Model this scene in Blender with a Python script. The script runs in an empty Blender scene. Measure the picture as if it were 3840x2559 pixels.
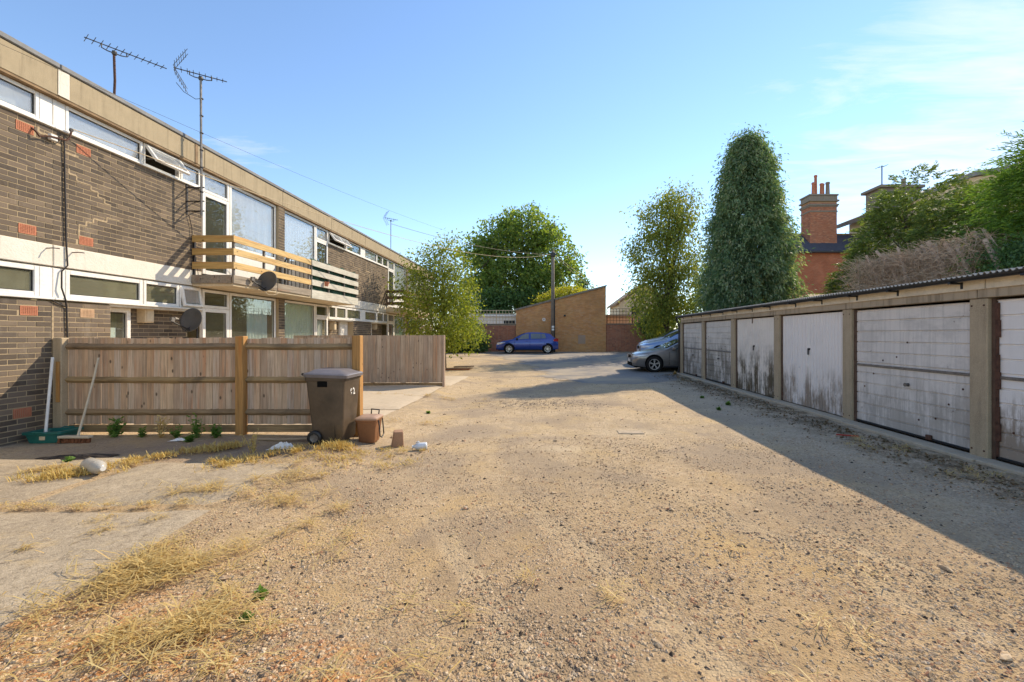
import bpy, math, random
import numpy as np
from mathutils import Vector, Matrix
random.seed(11)
RNG = np.random.default_rng(7)
R = math.radians
scene = bpy.context.scene
COL = scene.collection

# ------------------------------------------------------------------ camera, sky, sun, exposure
cam_d = bpy.data.cameras.new('camera'); cam = bpy.data.objects.new('camera', cam_d); COL.objects.link(cam)
cam.location = (0, 0, 1.6); cam.rotation_euler = (R(90), 0, 0)
cam_d.sensor_fit = 'HORIZONTAL'; cam_d.sensor_width = 36; cam_d.lens = 15.91
cam_d.shift_x = -0.0314; cam_d.shift_y = -0.0064
cam_d.clip_start = 0.05; cam_d.clip_end = 3000
scene.camera = cam
SUN_DIR = Vector((-0.95, -0.92, -1.0)).normalized()          # the way the light travels
SUN_EL = math.asin(-SUN_DIR.z); SUN_AZ = math.atan2(-SUN_DIR.x, -SUN_DIR.y)
sun_d = bpy.data.lights.new('sun', 'SUN'); sun = bpy.data.objects.new('sun', sun_d); COL.objects.link(sun)
sun.rotation_euler = SUN_DIR.to_track_quat('-Z', 'Y').to_euler(); sun.location = (30, 30, 40)
sun_d.energy = 3.45; sun_d.angle = R(0.5); sun_d.color = (1.0, 0.85, 0.64)
world = bpy.data.worlds.new('World'); scene.world = world; world.use_nodes = True
wn = world.node_tree; wn.nodes.clear()
def wnode(t, **k):
    n = wn.nodes.new(t)
    for a, v in k.items(): setattr(n, a, v)
    return n
SKY_STRENGTH = 0.145
sky = wnode('ShaderNodeTexSky', sky_type='NISHITA', sun_disc=False, sun_elevation=SUN_EL, sun_rotation=SUN_AZ,
            altitude=0, air_density=1.0, dust_density=0.0, ozone_density=3.0)
bg = wnode('ShaderNodeBackground'); bg.inputs['Strength'].default_value = SKY_STRENGTH
wo = wnode('ShaderNodeOutputWorld')
tc = wnode('ShaderNodeTexCoord'); sp = wnode('ShaderNodeSeparateXYZ'); wn.links.new(tc.outputs['Generated'], sp.inputs[0])
def wmath(op, a, b=None, clamp=False):
    n = wnode('ShaderNodeMath', operation=op, use_clamp=clamp)
    for i, v in enumerate((a, b)):
        if v is None: continue
        if isinstance(v, (int, float)): n.inputs[i].default_value = v
        else: wn.links.new(v, n.inputs[i])
    return n.outputs[0]
zc = wmath('MAXIMUM', sp.outputs[2], 0.03)
cx = wmath('DIVIDE', sp.outputs[0], zc); cy = wmath('DIVIDE', sp.outputs[1], zc)     # a flat cloud layer overhead
cv = wnode('ShaderNodeCombineXYZ'); wn.links.new(cx, cv.inputs[0]); wn.links.new(cy, cv.inputs[1])
mp = wnode('ShaderNodeMapping'); mp.inputs['Rotation'].default_value = (0, 0, R(28)); mp.inputs['Scale'].default_value = (1.0, 2.6, 1)
wn.links.new(cv.outputs[0], mp.inputs[0])
n1 = wnode('ShaderNodeTexNoise'); n1.inputs['Scale'].default_value = 1.3; n1.inputs['Detail'].default_value = 9
n1.inputs['Roughness'].default_value = 0.62; n1.inputs['Distortion'].default_value = 0.5
wn.links.new(mp.outputs[0], n1.inputs['Vector'])
n2 = wnode('ShaderNodeTexNoise'); n2.inputs['Scale'].default_value = 0.33; n2.inputs['Detail'].default_value = 2
wn.links.new(cv.outputs[0], n2.inputs['Vector'])
# a bank of thin cloud drifting in from the sunny side, a few shreds elsewhere
bank = wmath('MULTIPLY', wmath('SUBTRACT', cx, wmath('MULTIPLY', cy, 0.42)), 0.30)
bank = wmath('MINIMUM', wmath('MAXIMUM', bank, -0.12), 0.30)
thr = wmath('ADD', n1.outputs[0], bank)
thr = wmath('ADD', thr, wmath('MULTIPLY', wmath('SUBTRACT', n2.outputs[0], 0.5), 0.25))
sx_, sy_ = wmath('SUBTRACT', cx, -1.72), wmath('SUBTRACT', cy, 2.5)          # one small shred low over the roofs
sd_ = wmath('ADD', wmath('MULTIPLY', wmath('MULTIPLY', sx_, sx_), 3.0), wmath('MULTIPLY', wmath('MULTIPLY', sy_, sy_), 5.0))
thr = wmath('ADD', thr, wmath('MULTIPLY', wmath('SUBTRACT', 1.0, sd_, True), 0.24))
mask = wmath('MULTIPLY', wmath('SUBTRACT', thr, 0.62), 3.0, True)
hz = wmath('MULTIPLY', wmath('SUBTRACT', sp.outputs[2], 0.10), 5.0, True)
mask = wmath('MULTIPLY', wmath('MULTIPLY', mask, hz), 0.62)
mx = wnode('ShaderNodeMix', data_type='RGBA'); wn.links.new(mask, mx.inputs['Factor'])
wn.links.new(sky.outputs[0], mx.inputs['A']); mx.inputs['B'].default_value = (4.9, 4.75, 4.6, 1)
wn.links.new(mx.outputs['Result'], bg.inputs['Color']); wn.links.new(bg.outputs[0], wo.inputs[0])
vs = scene.view_settings
vs.view_transform = 'Standard'; vs.look = 'None'; vs.gamma = 1; vs.use_curve_mapping = False; vs.exposure = 0.82
scene.render.engine = 'CYCLES'
scene.cycles.max_bounces = 10; scene.cycles.diffuse_bounces = 6; scene.cycles.transparent_max_bounces = 12

# ------------------------------------------------------------------ helpers: objects
OFF = {}                                     # world offset of each root
def tag(o, label=None, cat=None, group=None, kind=None):
    if label: o['label'] = label
    if cat: o['category'] = cat
    if group: o['group'] = group
    if kind: o['kind'] = kind
    return o
def thing(name, label, cat, loc=(0, 0, 0), rz=0, group=None, local=False):
    o = bpy.data.objects.new(name, None); COL.objects.link(o); o.location = loc; o.rotation_euler = (0, 0, rz)
    o.empty_display_size = 0.2
    OFF[o.name] = Vector((0, 0, 0)) if local else Vector(loc)
    return tag(o, label, cat, group)
class MB:
    """collects simple shapes and links them as ONE mesh object"""
    def __init__(s): s.v = []; s.f = []; s.m = []; s.mi = 0
    def add(s, vs, fs):
        b = len(s.v); s.v.extend([tuple(p) for p in vs]); s.f.extend([tuple(b + i for i in f) for f in fs]); s.m.extend([s.mi] * len(fs))
        return s
    def box(s, x0, x1, y0, y1, z0, z1):
        if x0 > x1: x0, x1 = x1, x0
        if y0 > y1: y0, y1 = y1, y0
        if z0 > z1: z0, z1 = z1, z0
        return s.add([(x0,y0,z0),(x1,y0,z0),(x1,y1,z0),(x0,y1,z0),(x0,y0,z1),(x1,y0,z1),(x1,y1,z1),(x0,y1,z1)],
                     [(0,3,2,1),(4,5,6,7),(0,1,5,4),(1,2,6,5),(2,3,7,6),(3,0,4,7)])
    def bbox(s, x0, x1, y0, y1, z0, z1, c=0.01):
        """box with chamfered upright and long edges"""
        if x0 > x1: x0, x1 = x1, x0
        if y0 > y1: y0, y1 = y1, y0
        if z0 > z1: z0, z1 = z1, z0
        vs = []
        for z, k in ((z0, c), (z0 + c, 0), (z1 - c, 0), (z1, c)):
            for (x, y) in ((x0+c,y0+k),(x1-c,y0+k),(x1-k,y0+c),(x1-k,y1-c),(x1-c,y1-k),(x0+c,y1-k),(x0+k,y1-c),(x0+k,y0+c)): vs.append((x,y,z))
        fs = [tuple(range(7,-1,-1)), tuple(range(24,32))]
        for r in range(3):
            for i in range(8):
                j = (i+1) % 8; fs.append((r*8+i, r*8+j, r*8+8+j, r*8+8+i))
        return s.add(vs, fs)
    def obox(s, c, size, M3):
        hx, hy, hz = size[0]/2, size[1]/2, size[2]/2; c = Vector(c)
        p = [c + M3 @ Vector((a*hx, b*hy, d*hz)) for d in (-1,1) for (a,b) in ((-1,-1),(1,-1),(1,1),(-1,1))]
        return s.add(p, [(0,3,2,1),(4,5,6,7),(0,1,5,4),(1,2,6,5),(2,3,7,6),(3,0,4,7)])
    def beam(s, p0, p1, w, h, up=(0,0,1)):
        p0, p1 = Vector(p0), Vector(p1); d = (p1-p0); L = d.length; d.normalize()
        u = Vector(up); sx = d.cross(u)
        if sx.length < 1e-4: sx = d.cross(Vector((1,0,0)))
        sx.normalize(); uz = sx.cross(d)
        return s.obox((p0+p1)/2, (w, L, h), Matrix((sx, d, uz)).transposed())
    def tube(s, pts, r, n=8, cap=True):
        pts = [Vector(p) for p in pts]; k = len(pts)
        rs = r if isinstance(r, (list, tuple)) else [r]*k
        base = len(s.v); prev = None; vs = []
        for i, p in enumerate(pts):
            d = (pts[min(i+1,k-1)] - pts[max(i-1,0)]).normalized()
            if prev is None:
                a = d.cross(Vector((0,0,1)))
                if a.length < 1e-3: a = d.cross(Vector((1,0,0)))
            else: a = prev - d*prev.dot(d)
            a.normalize(); prev = a; b = d.cross(a)
            for j in range(n):
                t = 2*math.pi*j/n; vs.append(p + (a*math.cos(t) + b*math.sin(t))*rs[i])
        fs = []
        for i in range(k-1):
            for j in range(n):
                j2 = (j+1) % n; fs.append((i*n+j, i*n+j2, (i+1)*n+j2, (i+1)*n+j))
        if cap: fs.append(tuple(range(n-1,-1,-1))); fs.append(tuple((k-1)*n+j for j in range(n)))
        return s.add(vs, fs)
    def lathe(s, prof, c, axis=(0,0,1), n=20, closed=False):
        c = Vector(c); ax = Vector(axis).normalized(); a = ax.cross(Vector((0,0,1)))
        if a.length < 1e-3: a = Vector((1,0,0))
        a.normalize(); b = ax.cross(a); vs = []; k = len(prof)
        for (r, h) in prof:
            for j in range(n):
                t = 2*math.pi*j/n; vs.append(c + ax*h + (a*math.cos(t)+b*math.sin(t))*r)
        fs = []
        for i in range(k-1):
            for j in range(n):
                j2 = (j+1) % n; fs.append((i*n+j, i*n+j2, (i+1)*n+j2, (i+1)*n+j))
        if not closed:
            fs.append(tuple(range(n-1,-1,-1))); fs.append(tuple((k-1)*n+j for j in range(n)))
        return s.add(vs, fs)
    def prism(s, poly, axis, a0, a1):
        """poly: 2D outline; axis 'x','y','z' is the extrusion axis"""
        def P(u, v, a): return {'x': (a,u,v), 'y': (u,a,v), 'z': (u,v,a)}[axis]
        n = len(poly); vs = [P(u,v,a0) for u,v in poly] + [P(u,v,a1) for u,v in poly]
        fs = [tuple(range(n-1,-1,-1)), tuple(range(n,2*n))] + [(i,(i+1)%n,n+(i+1)%n,n+i) for i in range(n)]
        return s.add(vs, fs)
    def quad(s, a, b, c, d): return s.add([a,b,c,d], [(0,1,2,3)])
    def grid(s, rows):
        m, n = len(rows), len(rows[0])
        return s.add([p for r in rows for p in r], [(i*n+j, i*n+j+1, (i+1)*n+j+1, (i+1)*n+j) for i in range(m-1) for j in range(n-1)])
    def build(s, name, mats, parent=None, smooth=False, label=None, recalc=True):
        if not isinstance(mats, (list, tuple)): mats = [mats]
        if parent is not None: off = OFF[parent.name]
        else:
            a = np.array(s.v); off = Vector(((a[:,0].min()+a[:,0].max())/2, (a[:,1].min()+a[:,1].max())/2, a[:,2].min()))
        me = bpy.data.meshes.new(name)
        me.from_pydata([(p[0]-off.x, p[1]-off.y, p[2]-off.z) for p in s.v], [], s.f)
        for m in mats: me.materials.append(m)
        if len(mats) > 1: me.polygons.foreach_set('material_index', s.m)
        if smooth: me.polygons.foreach_set('use_smooth', [True]*len(me.polygons))
        if recalc:
            import bmesh
            bm = bmesh.new(); bm.from_mesh(me); bmesh.ops.recalc_face_normals(bm, faces=bm.faces); bm.to_mesh(me); bm.free()
        me.update()
        o = bpy.data.objects.new(name, me); COL.objects.link(o)
        if parent is not None: o.parent = parent; OFF[o.name] = off
        else: o.location = off; OFF[o.name] = off
        if label: o['label'] = label
        return o
def np_mesh(name, V, nper, mats, parent=None, kind=None, off=None, smooth=False):
    """V: (N*nper,3) array of separate polygons with nper corners"""
    V = np.asarray(V, dtype=np.float32); N = len(V)//nper
    if parent is not None: off = OFF[parent.name]
    elif off is None: off = Vector((0,0,0))
    V = V - np.array(off, dtype=np.float32)
    me = bpy.data.meshes.new(name); me.vertices.add(len(V)); me.vertices.foreach_set('co', V.ravel())
    me.loops.add(len(V)); me.loops.foreach_set('vertex_index', np.arange(len(V), dtype=np.int32))
    me.polygons.add(N); me.polygons.foreach_set('loop_start', np.arange(N, dtype=np.int32)*nper)
    me.materials.append(mats); me.update(calc_edges=True)
    o = bpy.data.objects.new(name, me); COL.objects.link(o)
    if parent is not None: o.parent = parent
    else: o.location = off
    OFF[o.name] = Vector(off)
    if kind: o['kind'] = kind
    return o
def copy_obj(o, parent=None):
    c = o.copy(); COL.objects.link(c)
    if parent is not None: c.parent = parent
    OFF[c.name] = OFF.get(o.name, Vector((0,0,0)))
    return c
def copy_tree(o, parent=None):
    c = copy_obj(o, parent)
    for ch in list(o.children): copy_tree(ch, c)
    return c
def sst(a, b, x):
    t = min(1.0, max(0.0, (x-a)/(b-a))); return t*t*(3-2*t)
def gz(x, y):
    """height of the ground"""
    return 0.25*sst(3.8, 5.2, x)*sst(19.2, 22.6, y)*(1-sst(27, 31, y)) + 0.30*sst(17, 33, y) + 0.10*sst(-2.1, -2.9, x)*sst(1.0, 6.0, y)*(1-sst(14, 20, y)) \
        + 0.012*math.sin(1.7*x+0.6*y)*math.sin(0.9*y-0.4*x) + 0.006*math.sin(4.1*x+2)*math.sin(3.3*y)

# ------------------------------------------------------------------ helpers: materials
class NT:
    def __init__(s, name):
        s.mat = bpy.data.materials.new(name); s.mat.use_nodes = True; s.t = s.mat.node_tree; s.t.nodes.clear()
        s.out = s.t.nodes.new('ShaderNodeOutputMaterial'); s._pos = None
    def node(s, t, ins=None, **k):
        n = s.t.nodes.new(t)
        for a, v in k.items(): setattr(n, a, v)
        for a, v in (ins or {}).items(): s.set(n.inputs[a], v)
        return n
    def set(s, sock, v):
        if isinstance(v, bpy.types.NodeSocket): s.t.links.new(v, sock)
        elif isinstance(v, (tuple, list)) and sock.type == 'RGBA' and len(v) == 3: sock.default_value = (*v, 1)
        else: sock.default_value = v
    def pos(s):
        if s._pos is None: s._pos = s.node('ShaderNodeNewGeometry').outputs['Position']
        return s._pos
    def objc(s): return s.node('ShaderNodeTexCoord').outputs['Object']
    def orand(s): return s.node('ShaderNodeObjectInfo').outputs['Random']
    def isl(s): return s.node('ShaderNodeNewGeometry').outputs['Random Per Island']
    def sep(s, v):
        n = s.node('ShaderNodeSeparateXYZ'); s.set(n.inputs[0], v); return n.outputs
    def comb(s, x, y, z): return s.node('ShaderNodeCombineXYZ', {0: x, 1: y, 2: z}).outputs[0]
    def mapp(s, v, scale=(1,1,1), loc=(0,0,0), rot=(0,0,0)):
        return s.node('ShaderNodeMapping', {'Vector': v, 'Scale': scale, 'Location': loc, 'Rotation': rot}).outputs[0]
    def vadd(s, a, b): return s.node('ShaderNodeVectorMath', {0: a, 1: b}, operation='ADD').outputs[0]
    def m(s, op, a, b=0.0, clamp=False): return s.node('ShaderNodeMath', {0: a, 1: b}, operation=op, use_clamp=clamp).outputs[0]
    def noise(s, v, scale, detail=4, rough=0.55, dist=0.0):
        return s.node('ShaderNodeTexNoise', {'Vector': v, 'Scale': scale, 'Detail': detail, 'Roughness': rough, 'Distortion': dist}).outputs[0]
    def voro(s, v, scale, feature='F1', out='Distance'):
        return s.node('ShaderNodeTexVoronoi', {'Vector': v, 'Scale': scale}, feature=feature).outputs[out]
    def ramp(s, f, stops, interp='LINEAR'):
        n = s.node('ShaderNodeValToRGB', {'Fac': f}); cr = n.color_ramp; cr.interpolation = interp
        while len(cr.elements) < len(stops): cr.elements.new(0.5)
        for e, (p, c) in zip(cr.elements, stops):
            e.position = p; e.color = (*c, 1) if isinstance(c, (tuple, list)) else (c, c, c, 1)
        return n.outputs[0]
    def mix(s, f, a, b, mode='MIX'):
        n = s.node('ShaderNodeMix', data_type='RGBA', blend_type=mode); s.set(n.inputs['Factor'], f); s.set(n.inputs['A'], a); s.set(n.inputs['B'], b)
        return n.outputs['Result']
    def bump(s, h, strength=0.5, dist=0.02, normal=None):
        n = s.node('ShaderNodeBump', {'Height': h, 'Strength': strength, 'Distance': dist})
        if normal is not None: s.set(n.inputs['Normal'], normal)
        return n.outputs[0]
    def done(s, col, rough=0.85, spec=0.3, metal=0.0, normal=None, **k):
        b = s.node('ShaderNodeBsdfPrincipled', {'Base Color': col, 'Roughness': rough, 'Specular IOR Level': spec, 'Metallic': metal})
        if normal is not None: s.set(b.inputs['Normal'], normal)
        for a, v in k.items(): s.set(b.inputs[a.replace('_', ' ')], v)
        s.set(s.out.inputs[0], b.outputs[0]); s.bsdf = b
        return s.mat
def plain(name, c, rough=0.6, spec=0.4, metal=0.0, var=0.25, scale=6.0, bump=0.15, **k):
    """a colour with wear: two octaves of blotches plus fine relief"""
    t = NT(name); p = t.pos()
    f = t.noise(p, scale, 6, 0.6); g = t.noise(p, scale*9, 3, 0.6)
    c0 = tuple(x*(1-var) for x in c); c1 = tuple(min(1, x*(1+var*0.7)) for x in c)
    col = t.mix(t.ramp(f, [(0.3, 0.0), (0.7, 1.0)]), c0, c1)
    col = t.mix(t.m('MULTIPLY', t.ramp(g, [(0.45, 0.0), (0.75, 1.0)]), 0.35), col, tuple(x*0.6 for x in c))
    return t.done(col, rough, spec, metal, t.bump(g, bump, 0.004), **k)
MAT = {}
def brick_mat(name, cols, dirt=(0.16,0.13,0.10)):
    t = NT(name); p = t.pos()
    r = t.m('FRACT', t.m('ADD', t.orand(), t.isl()))
    n = len(cols); col = t.ramp(r, [(i/(n-1), c) for i, c in enumerate(cols)])
    f = t.noise(p, 22, 5, 0.65); g = t.noise(p, 110, 3, 0.7); h = t.noise(p, 1.1, 4, 0.6)
    col = t.mix(t.m('MULTIPLY', t.ramp(f, [(0.42, 0.0), (0.75, 1.0)]), 0.45), col, dirt)
    col = t.mix(t.m('MULTIPLY', t.ramp(h, [(0.45, 0.0), (0.72, 1.0)]), 0.45), col, tuple(min(0.7, c*1.5) for c in cols[-1]))
    col = t.mix(t.m('MULTIPLY', t.ramp(t.noise(p, 0.45, 5, 0.7), [(0.50, 0.0), (0.68, 1.0)]), 0.4), col, tuple(c*0.5 for c in cols[0]))
    if dirt[0] == 0.16: col = t.mix(t.m('MULTIPLY', t.ramp(t.noise(t.mapp(p, (3, 3, 0.8)), 1.0, 6, 0.7), [(0.56, 0.0), (0.74, 1.0)]), 0.4), col, (0.40,0.34,0.26))
    return t.done(col, 0.92, 0.2, 0, t.bump(t.mix(0.5, f, g), 0.5, 0.006))
MAT['brick_dark'] = brick_mat('dark_brick', [(0.085,0.066,0.05),(0.14,0.108,0.08),(0.185,0.142,0.104),(0.105,0.085,0.068),(0.22,0.167,0.118),(0.145,0.114,0.088),(0.075,0.061,0.05)])
MAT['brick_tan'] = brick_mat('tan_brick', [(0.58,0.265,0.095),(0.66,0.315,0.125),(0.70,0.36,0.15),(0.50,0.235,0.10),(0.66,0.38,0.20),(0.60,0.28,0.105)], (0.40,0.225,0.13))
MAT['brick_red'] = brick_mat('red_brick', [(0.44,0.15,0.08),(0.52,0.20,0.105),(0.36,0.125,0.075),(0.56,0.26,0.15),(0.44,0.17,0.10),(0.26,0.12,0.085)], (0.22,0.12,0.085))
MAT['brick_house'] = brick_mat('house_brick', [(0.40,0.105,0.05),(0.46,0.13,0.06),(0.36,0.09,0.045),(0.44,0.15,0.08)], (0.3,0.11,0.07))
def mortar_mat(name, c, c2):
    t = NT(name); p = t.pos(); f = t.noise(p, 3.0, 5, 0.6); g = t.noise(p, 130, 2, 0.6)
    return t.done(t.mix(f, c, c2), 0.95, 0.1, 0, t.bump(g, 0.6, 0.006))
MAT['mortar'] = mortar_mat('mortar', (0.46,0.355,0.22), (0.36,0.28,0.18))
MAT['mortar_far'] = mortar_mat('far_mortar', (0.46,0.31,0.18), (0.38,0.26,0.15))
MAT['mortar_red'] = mortar_mat('red_wall_mortar', (0.48,0.35,0.25), (0.38,0.27,0.2))
def render_mat():
    t = NT('white_render'); p = t.pos(); f = t.noise(p, 30, 5, 0.7); g = t.noise(p, 1.4, 5, 0.6); z = t.sep(p)[2]
    col = t.mix(t.ramp(g, [(0.35, 0.0), (0.75, 1.0)]), (0.74,0.70,0.62), (0.64,0.59,0.50))
    st = t.noise(t.mapp(p, (14, 14, 0.9)), 1.0, 4, 0.6)
    col = t.mix(t.m('MULTIPLY', t.ramp(st, [(0.55, 0.0), (0.8, 1.0)]), 0.4), col, (0.42,0.37,0.29))
    return t.done(col, 0.9, 0.2, 0, t.bump(f, 0.7, 0.012))
MAT['render'] = render_mat()
def concrete_mat(name, c, streak=0.5, scale=5, pebble=0.0):
    t = NT(name); p = t.pos(); f = t.noise(p, scale, 6, 0.65); g = t.noise(p, 90, 3, 0.7)
    st = t.noise(t.mapp(p, (11, 11, 0.8)), 1.0, 5, 0.65)
    col = t.mix(f, tuple(x*0.78 for x in c), tuple(x*1.16 for x in c))
    col = t.mix(t.m('MULTIPLY', t.ramp(st, [(0.5, 0.0), (0.72, 1.0)]), streak), col, tuple(x*0.38 for x in c))
    col = t.mix(t.m('MULTIPLY', t.ramp(g, [(0.5, 0.0), (0.75, 1.0)]), 0.3), col, tuple(x*0.45 for x in c))
    h = g
    if pebble:
        v = t.voro(p, 95); col = t.mix(t.m('MULTIPLY', t.ramp(v, [(0.15, 1.0), (0.45, 0.0)]), pebble), col, tuple(min(1, x*1.5) for x in c)); h = t.mix(0.5, g, v)
    return t.done(col, 0.93, 0.2, 0, t.bump(h, 0.5, 0.006))
MAT['fascia'] = concrete_mat('weathered_concrete', (0.40,0.325,0.215), 0.45)
MAT['post_conc'] = concrete_mat('pebbly_concrete', (0.46,0.36,0.235), 0.45, 5, 0.5)
MAT['lintel'] = concrete_mat('stained_lintel', (0.48,0.385,0.27), 0.85, 3)
MAT['slab_conc'] = concrete_mat('slab_concrete', (0.55,0.45,0.32), 0.2)
MAT['stone'] = concrete_mat('grey_stone', (0.27,0.23,0.18), 0.4)
MAT['upvc'] = plain('white_frame', (0.82,0.79,0.73), 0.35, 0.5, var=0.10, scale=2.5, bump=0.03)
MAT['upvc_old'] = plain('old_white_paint', (0.66,0.60,0.50), 0.6, 0.4, var=0.25, scale=4, bump=0.2)
MAT['seal'] = plain('rubber_seal', (0.02,0.02,0.02), 0.6)
MAT['soffit'] = plain('brown_soffit', (0.26,0.17,0.09), 0.8, var=0.4)
MAT['cream'] = plain('cream_paint', (0.62,0.50,0.33), 0.7, var=0.2, scale=3)
MAT['lead'] = plain('grey_felt', (0.20,0.20,0.20), 0.7, var=0.3, scale=2)
MAT['terracotta'] = plain('terracotta', (0.50,0.19,0.105), 0.85, var=0.2)
MAT['terracotta_pale'] = plain('pale_terracotta', (0.55,0.36,0.22), 0.85, var=0.2)
MAT['black'] = plain('black_plastic', (0.012,0.012,0.013), 0.45, 0.5, var=0.2)
MAT['void'] = plain('dark_void', (0.006,0.006,0.006), 0.9, 0.1)
MAT['cable'] = plain('black_cable', (0.025,0.02,0.018), 0.6)
MAT['rust'] = plain('rusty_steel', (0.11,0.05,0.03), 0.85, var=0.5, scale=20, bump=0.5)
MAT['galv'] = plain('dull_steel', (0.22,0.20,0.18), 0.5, 0.5, 0.6, var=0.4, scale=12)
MAT['alu'] = plain('aerial_metal', (0.09,0.085,0.08), 0.5, 0.5, 0.5, var=0.3)
MAT['interior'] = plain('interior_wall', (0.58,0.50,0.34), 0.9, var=0.15, scale=1)
MAT['dish'] = plain('dark_grey_dish', (0.10,0.098,0.095), 0.5, 0.4, var=0.25, scale=5)
def glass_mat(name, tint, refl=1.5, body=0.0, bodyc=(0.5,0.5,0.5)):
    t = NT(name); p = t.pos()
    f0 = ((refl-1)/(refl+1))**2; fac_ = t.node('ShaderNodeLayerWeight', {'Blend': 0.5}).outputs['Facing']
    fr = t.m('ADD', f0, t.m('MULTIPLY', 1-f0, t.m('POWER', fac_, 5.0)))
    tr = t.node('ShaderNodeBsdfTransparent', {'Color': (*tint, 1)})
    nn = t.bump(t.noise(p, 1.2, 2), 0.05, 0.05)
    gl = t.node('ShaderNodeBsdfGlossy', {'Roughness': 0.015, 'Color': (0.95,0.95,0.95,1), 'Normal': nn})
    sh = tr.outputs[0]
    if body:
        df = t.node('ShaderNodeBsdfDiffuse', {'Color': (*bodyc, 1)})
        dirt = t.m('MULTIPLY', t.ramp(t.noise(p, 5, 5, 0.6), [(0.3, 0.6), (0.8, 1.0)]), body)  # diffuse body paints reflections and room light into the glass
        mm = t.node('ShaderNodeMixShader', {0: dirt, 1: sh, 2: df.outputs[0]}); sh = mm.outputs[0]
    mm = t.node('ShaderNodeMixShader', {0: fr, 1: sh, 2: gl.outputs[0]})
    t.set(t.out.inputs[0], mm.outputs[0]); return t.mat
MAT['glass'] = glass_mat('window_glass', (0.95,0.97,0.95), 1.75, 0.07, (0.5,0.5,0.42))
MAT['glass_low'] = glass_mat('kitchen_glass', (0.93,0.95,0.93), 1.7, 0.30, (0.40,0.385,0.27))
MAT['glass_haze'] = glass_mat('sky_veiled_glass', (0.93,0.95,0.95), 2.0, 0.34, (0.62,0.66,0.70))  # grey-blue body paints the sky reflected in the upper panes
MAT['car_glass'] = glass_mat('car_glass', (0.22,0.25,0.25), 1.9)
def cloth_mat(name, c):
    t = NT(name); p = t.pos(); f = t.noise(t.mapp(p, (4, 14, 0.8)), 1.0, 4)
    col = t.mix(f, tuple(x*0.85 for x in c), c)
    d = t.node('ShaderNodeBsdfDiffuse', {'Color': col}); r = t.node('ShaderNodeBsdfTranslucent', {'Color': col})
    mm = t.node('ShaderNodeMixShader', {0: 0.15, 1: d.outputs[0], 2: r.outputs[0]}); t.set(t.out.inputs[0], mm.outputs[0]); return t.mat
MAT['net'] = cloth_mat('white_net', (0.74,0.75,0.76)); MAT['blind'] = cloth_mat('reflection_blind', (0.50,0.51,0.52))
MAT['curtain'] = cloth_mat('pale_blue_curtain', (0.70,0.78,0.75)); MAT['curtain_g'] = cloth_mat('pale_green_curtain', (0.52,0.64,0.55))
MAT['curtain_t'] = cloth_mat('beige_curtain', (0.52,0.42,0.26))
def wood_mat(name, cols, dirt=(0.07,0.055,0.04), knots=True, dirtamt=0.6, axis=2, rough=0.85):
    """sawn timber with grain running along the given axis of the board"""
    t = NT(name); oc = t.objc(); r = t.orand(); k = t.isl()
    rr = t.m('FRACT', t.m('ADD', r, k))
    base = t.ramp(rr, [(i/(len(cols)-1), c) for i, c in enumerate(cols)])
    v = t.vadd(t.pos(), t.comb(t.m('MULTIPLY', rr, 37.0), t.m('MULTIPLY', rr, 19.0), t.m('MULTIPLY', rr, 53.0)))
    sc = [70, 70, 70]; sc[axis] = 2.2
    g = t.noise(t.mapp(v, tuple(sc)), 1.0, 6, 0.65, 0.6); b = t.noise(v, 2.2, 4, 0.6)
    col = t.mix(t.m('MULTIPLY', t.ramp(g, [(0.42, 0.0), (0.68, 1.0)]), 0.7), base, tuple(x*0.5 for x in cols[0]))
    sl = [9, 9, 9]; sl[axis] = 0.7; st_ = t.noise(t.mapp(v, tuple(sl)), 1.0, 4, 0.6)
    if knots: col = t.mix(t.m('MULTIPLY', t.ramp(st_, [(0.52, 0.0), (0.68, 1.0)]), 0.55), col, (cols[0][0]*0.85, cols[0][1]*0.52, cols[0][2]*0.34))
    if knots: sd_ = [26, 26, 26]; sd_[axis] = 0.9; col = t.mix(t.m('MULTIPLY', t.ramp(t.noise(t.mapp(v, tuple(sd_), (3, 7, 5)), 1.0, 5, 0.7), [(0.50, 0.0), (0.64, 1.0)]), 0.65), col, tuple(x*0.36 for x in cols[0]))
    col = t.mix(t.m('MULTIPLY', t.ramp(b, [(0.45, 0.0), (0.8, 1.0)]), dirtamt), col, dirt)
    if knots:
        sk = [15, 15, 15]; sk[axis] = 8
        kn = t.voro(t.mapp(v, tuple(sk)), 0.5); col = t.mix(t.ramp(kn, [(0.07, 1.0), (0.14, 0.0)]), col, tuple(x*0.22 for x in cols[0]))
    return t.done(col, rough, 0.25, 0, t.bump(g, 0.4, 0.004))
MAT['fence'] = wood_mat('weathered_fence_wood', [(0.66,0.47,0.31),(0.46,0.33,0.235),(0.72,0.56,0.41),(0.62,0.38,0.21),(0.58,0.48,0.39),(0.74,0.52,0.32),(0.50,0.385,0.30)], (0.18,0.13,0.09), True, 0.3)
MAT['fence_grey'] = wood_mat('greyed_fence_wood', [(0.54,0.42,0.30),(0.42,0.32,0.235),(0.62,0.49,0.36),(0.50,0.36,0.24)], (0.15,0.11,0.08), True, 0.25)
MAT['rail'] = wood_mat('mossy_rail_wood', [(0.32,0.215,0.125),(0.40,0.275,0.13),(0.26,0.185,0.12)], (0.07,0.055,0.04), False, 1.0, 0)
MAT['new_post'] = wood_mat('new_orange_post', [(0.52,0.29,0.10),(0.50,0.27,0.095)], (0.36,0.2,0.08), True, 0.4)
MAT['new_plank'] = wood_mat('new_softwood_plank', [(0.70,0.49,0.22),(0.64,0.43,0.18),(0.74,0.54,0.27)], (0.42,0.27,0.12), True, 0.35, 1)
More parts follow.
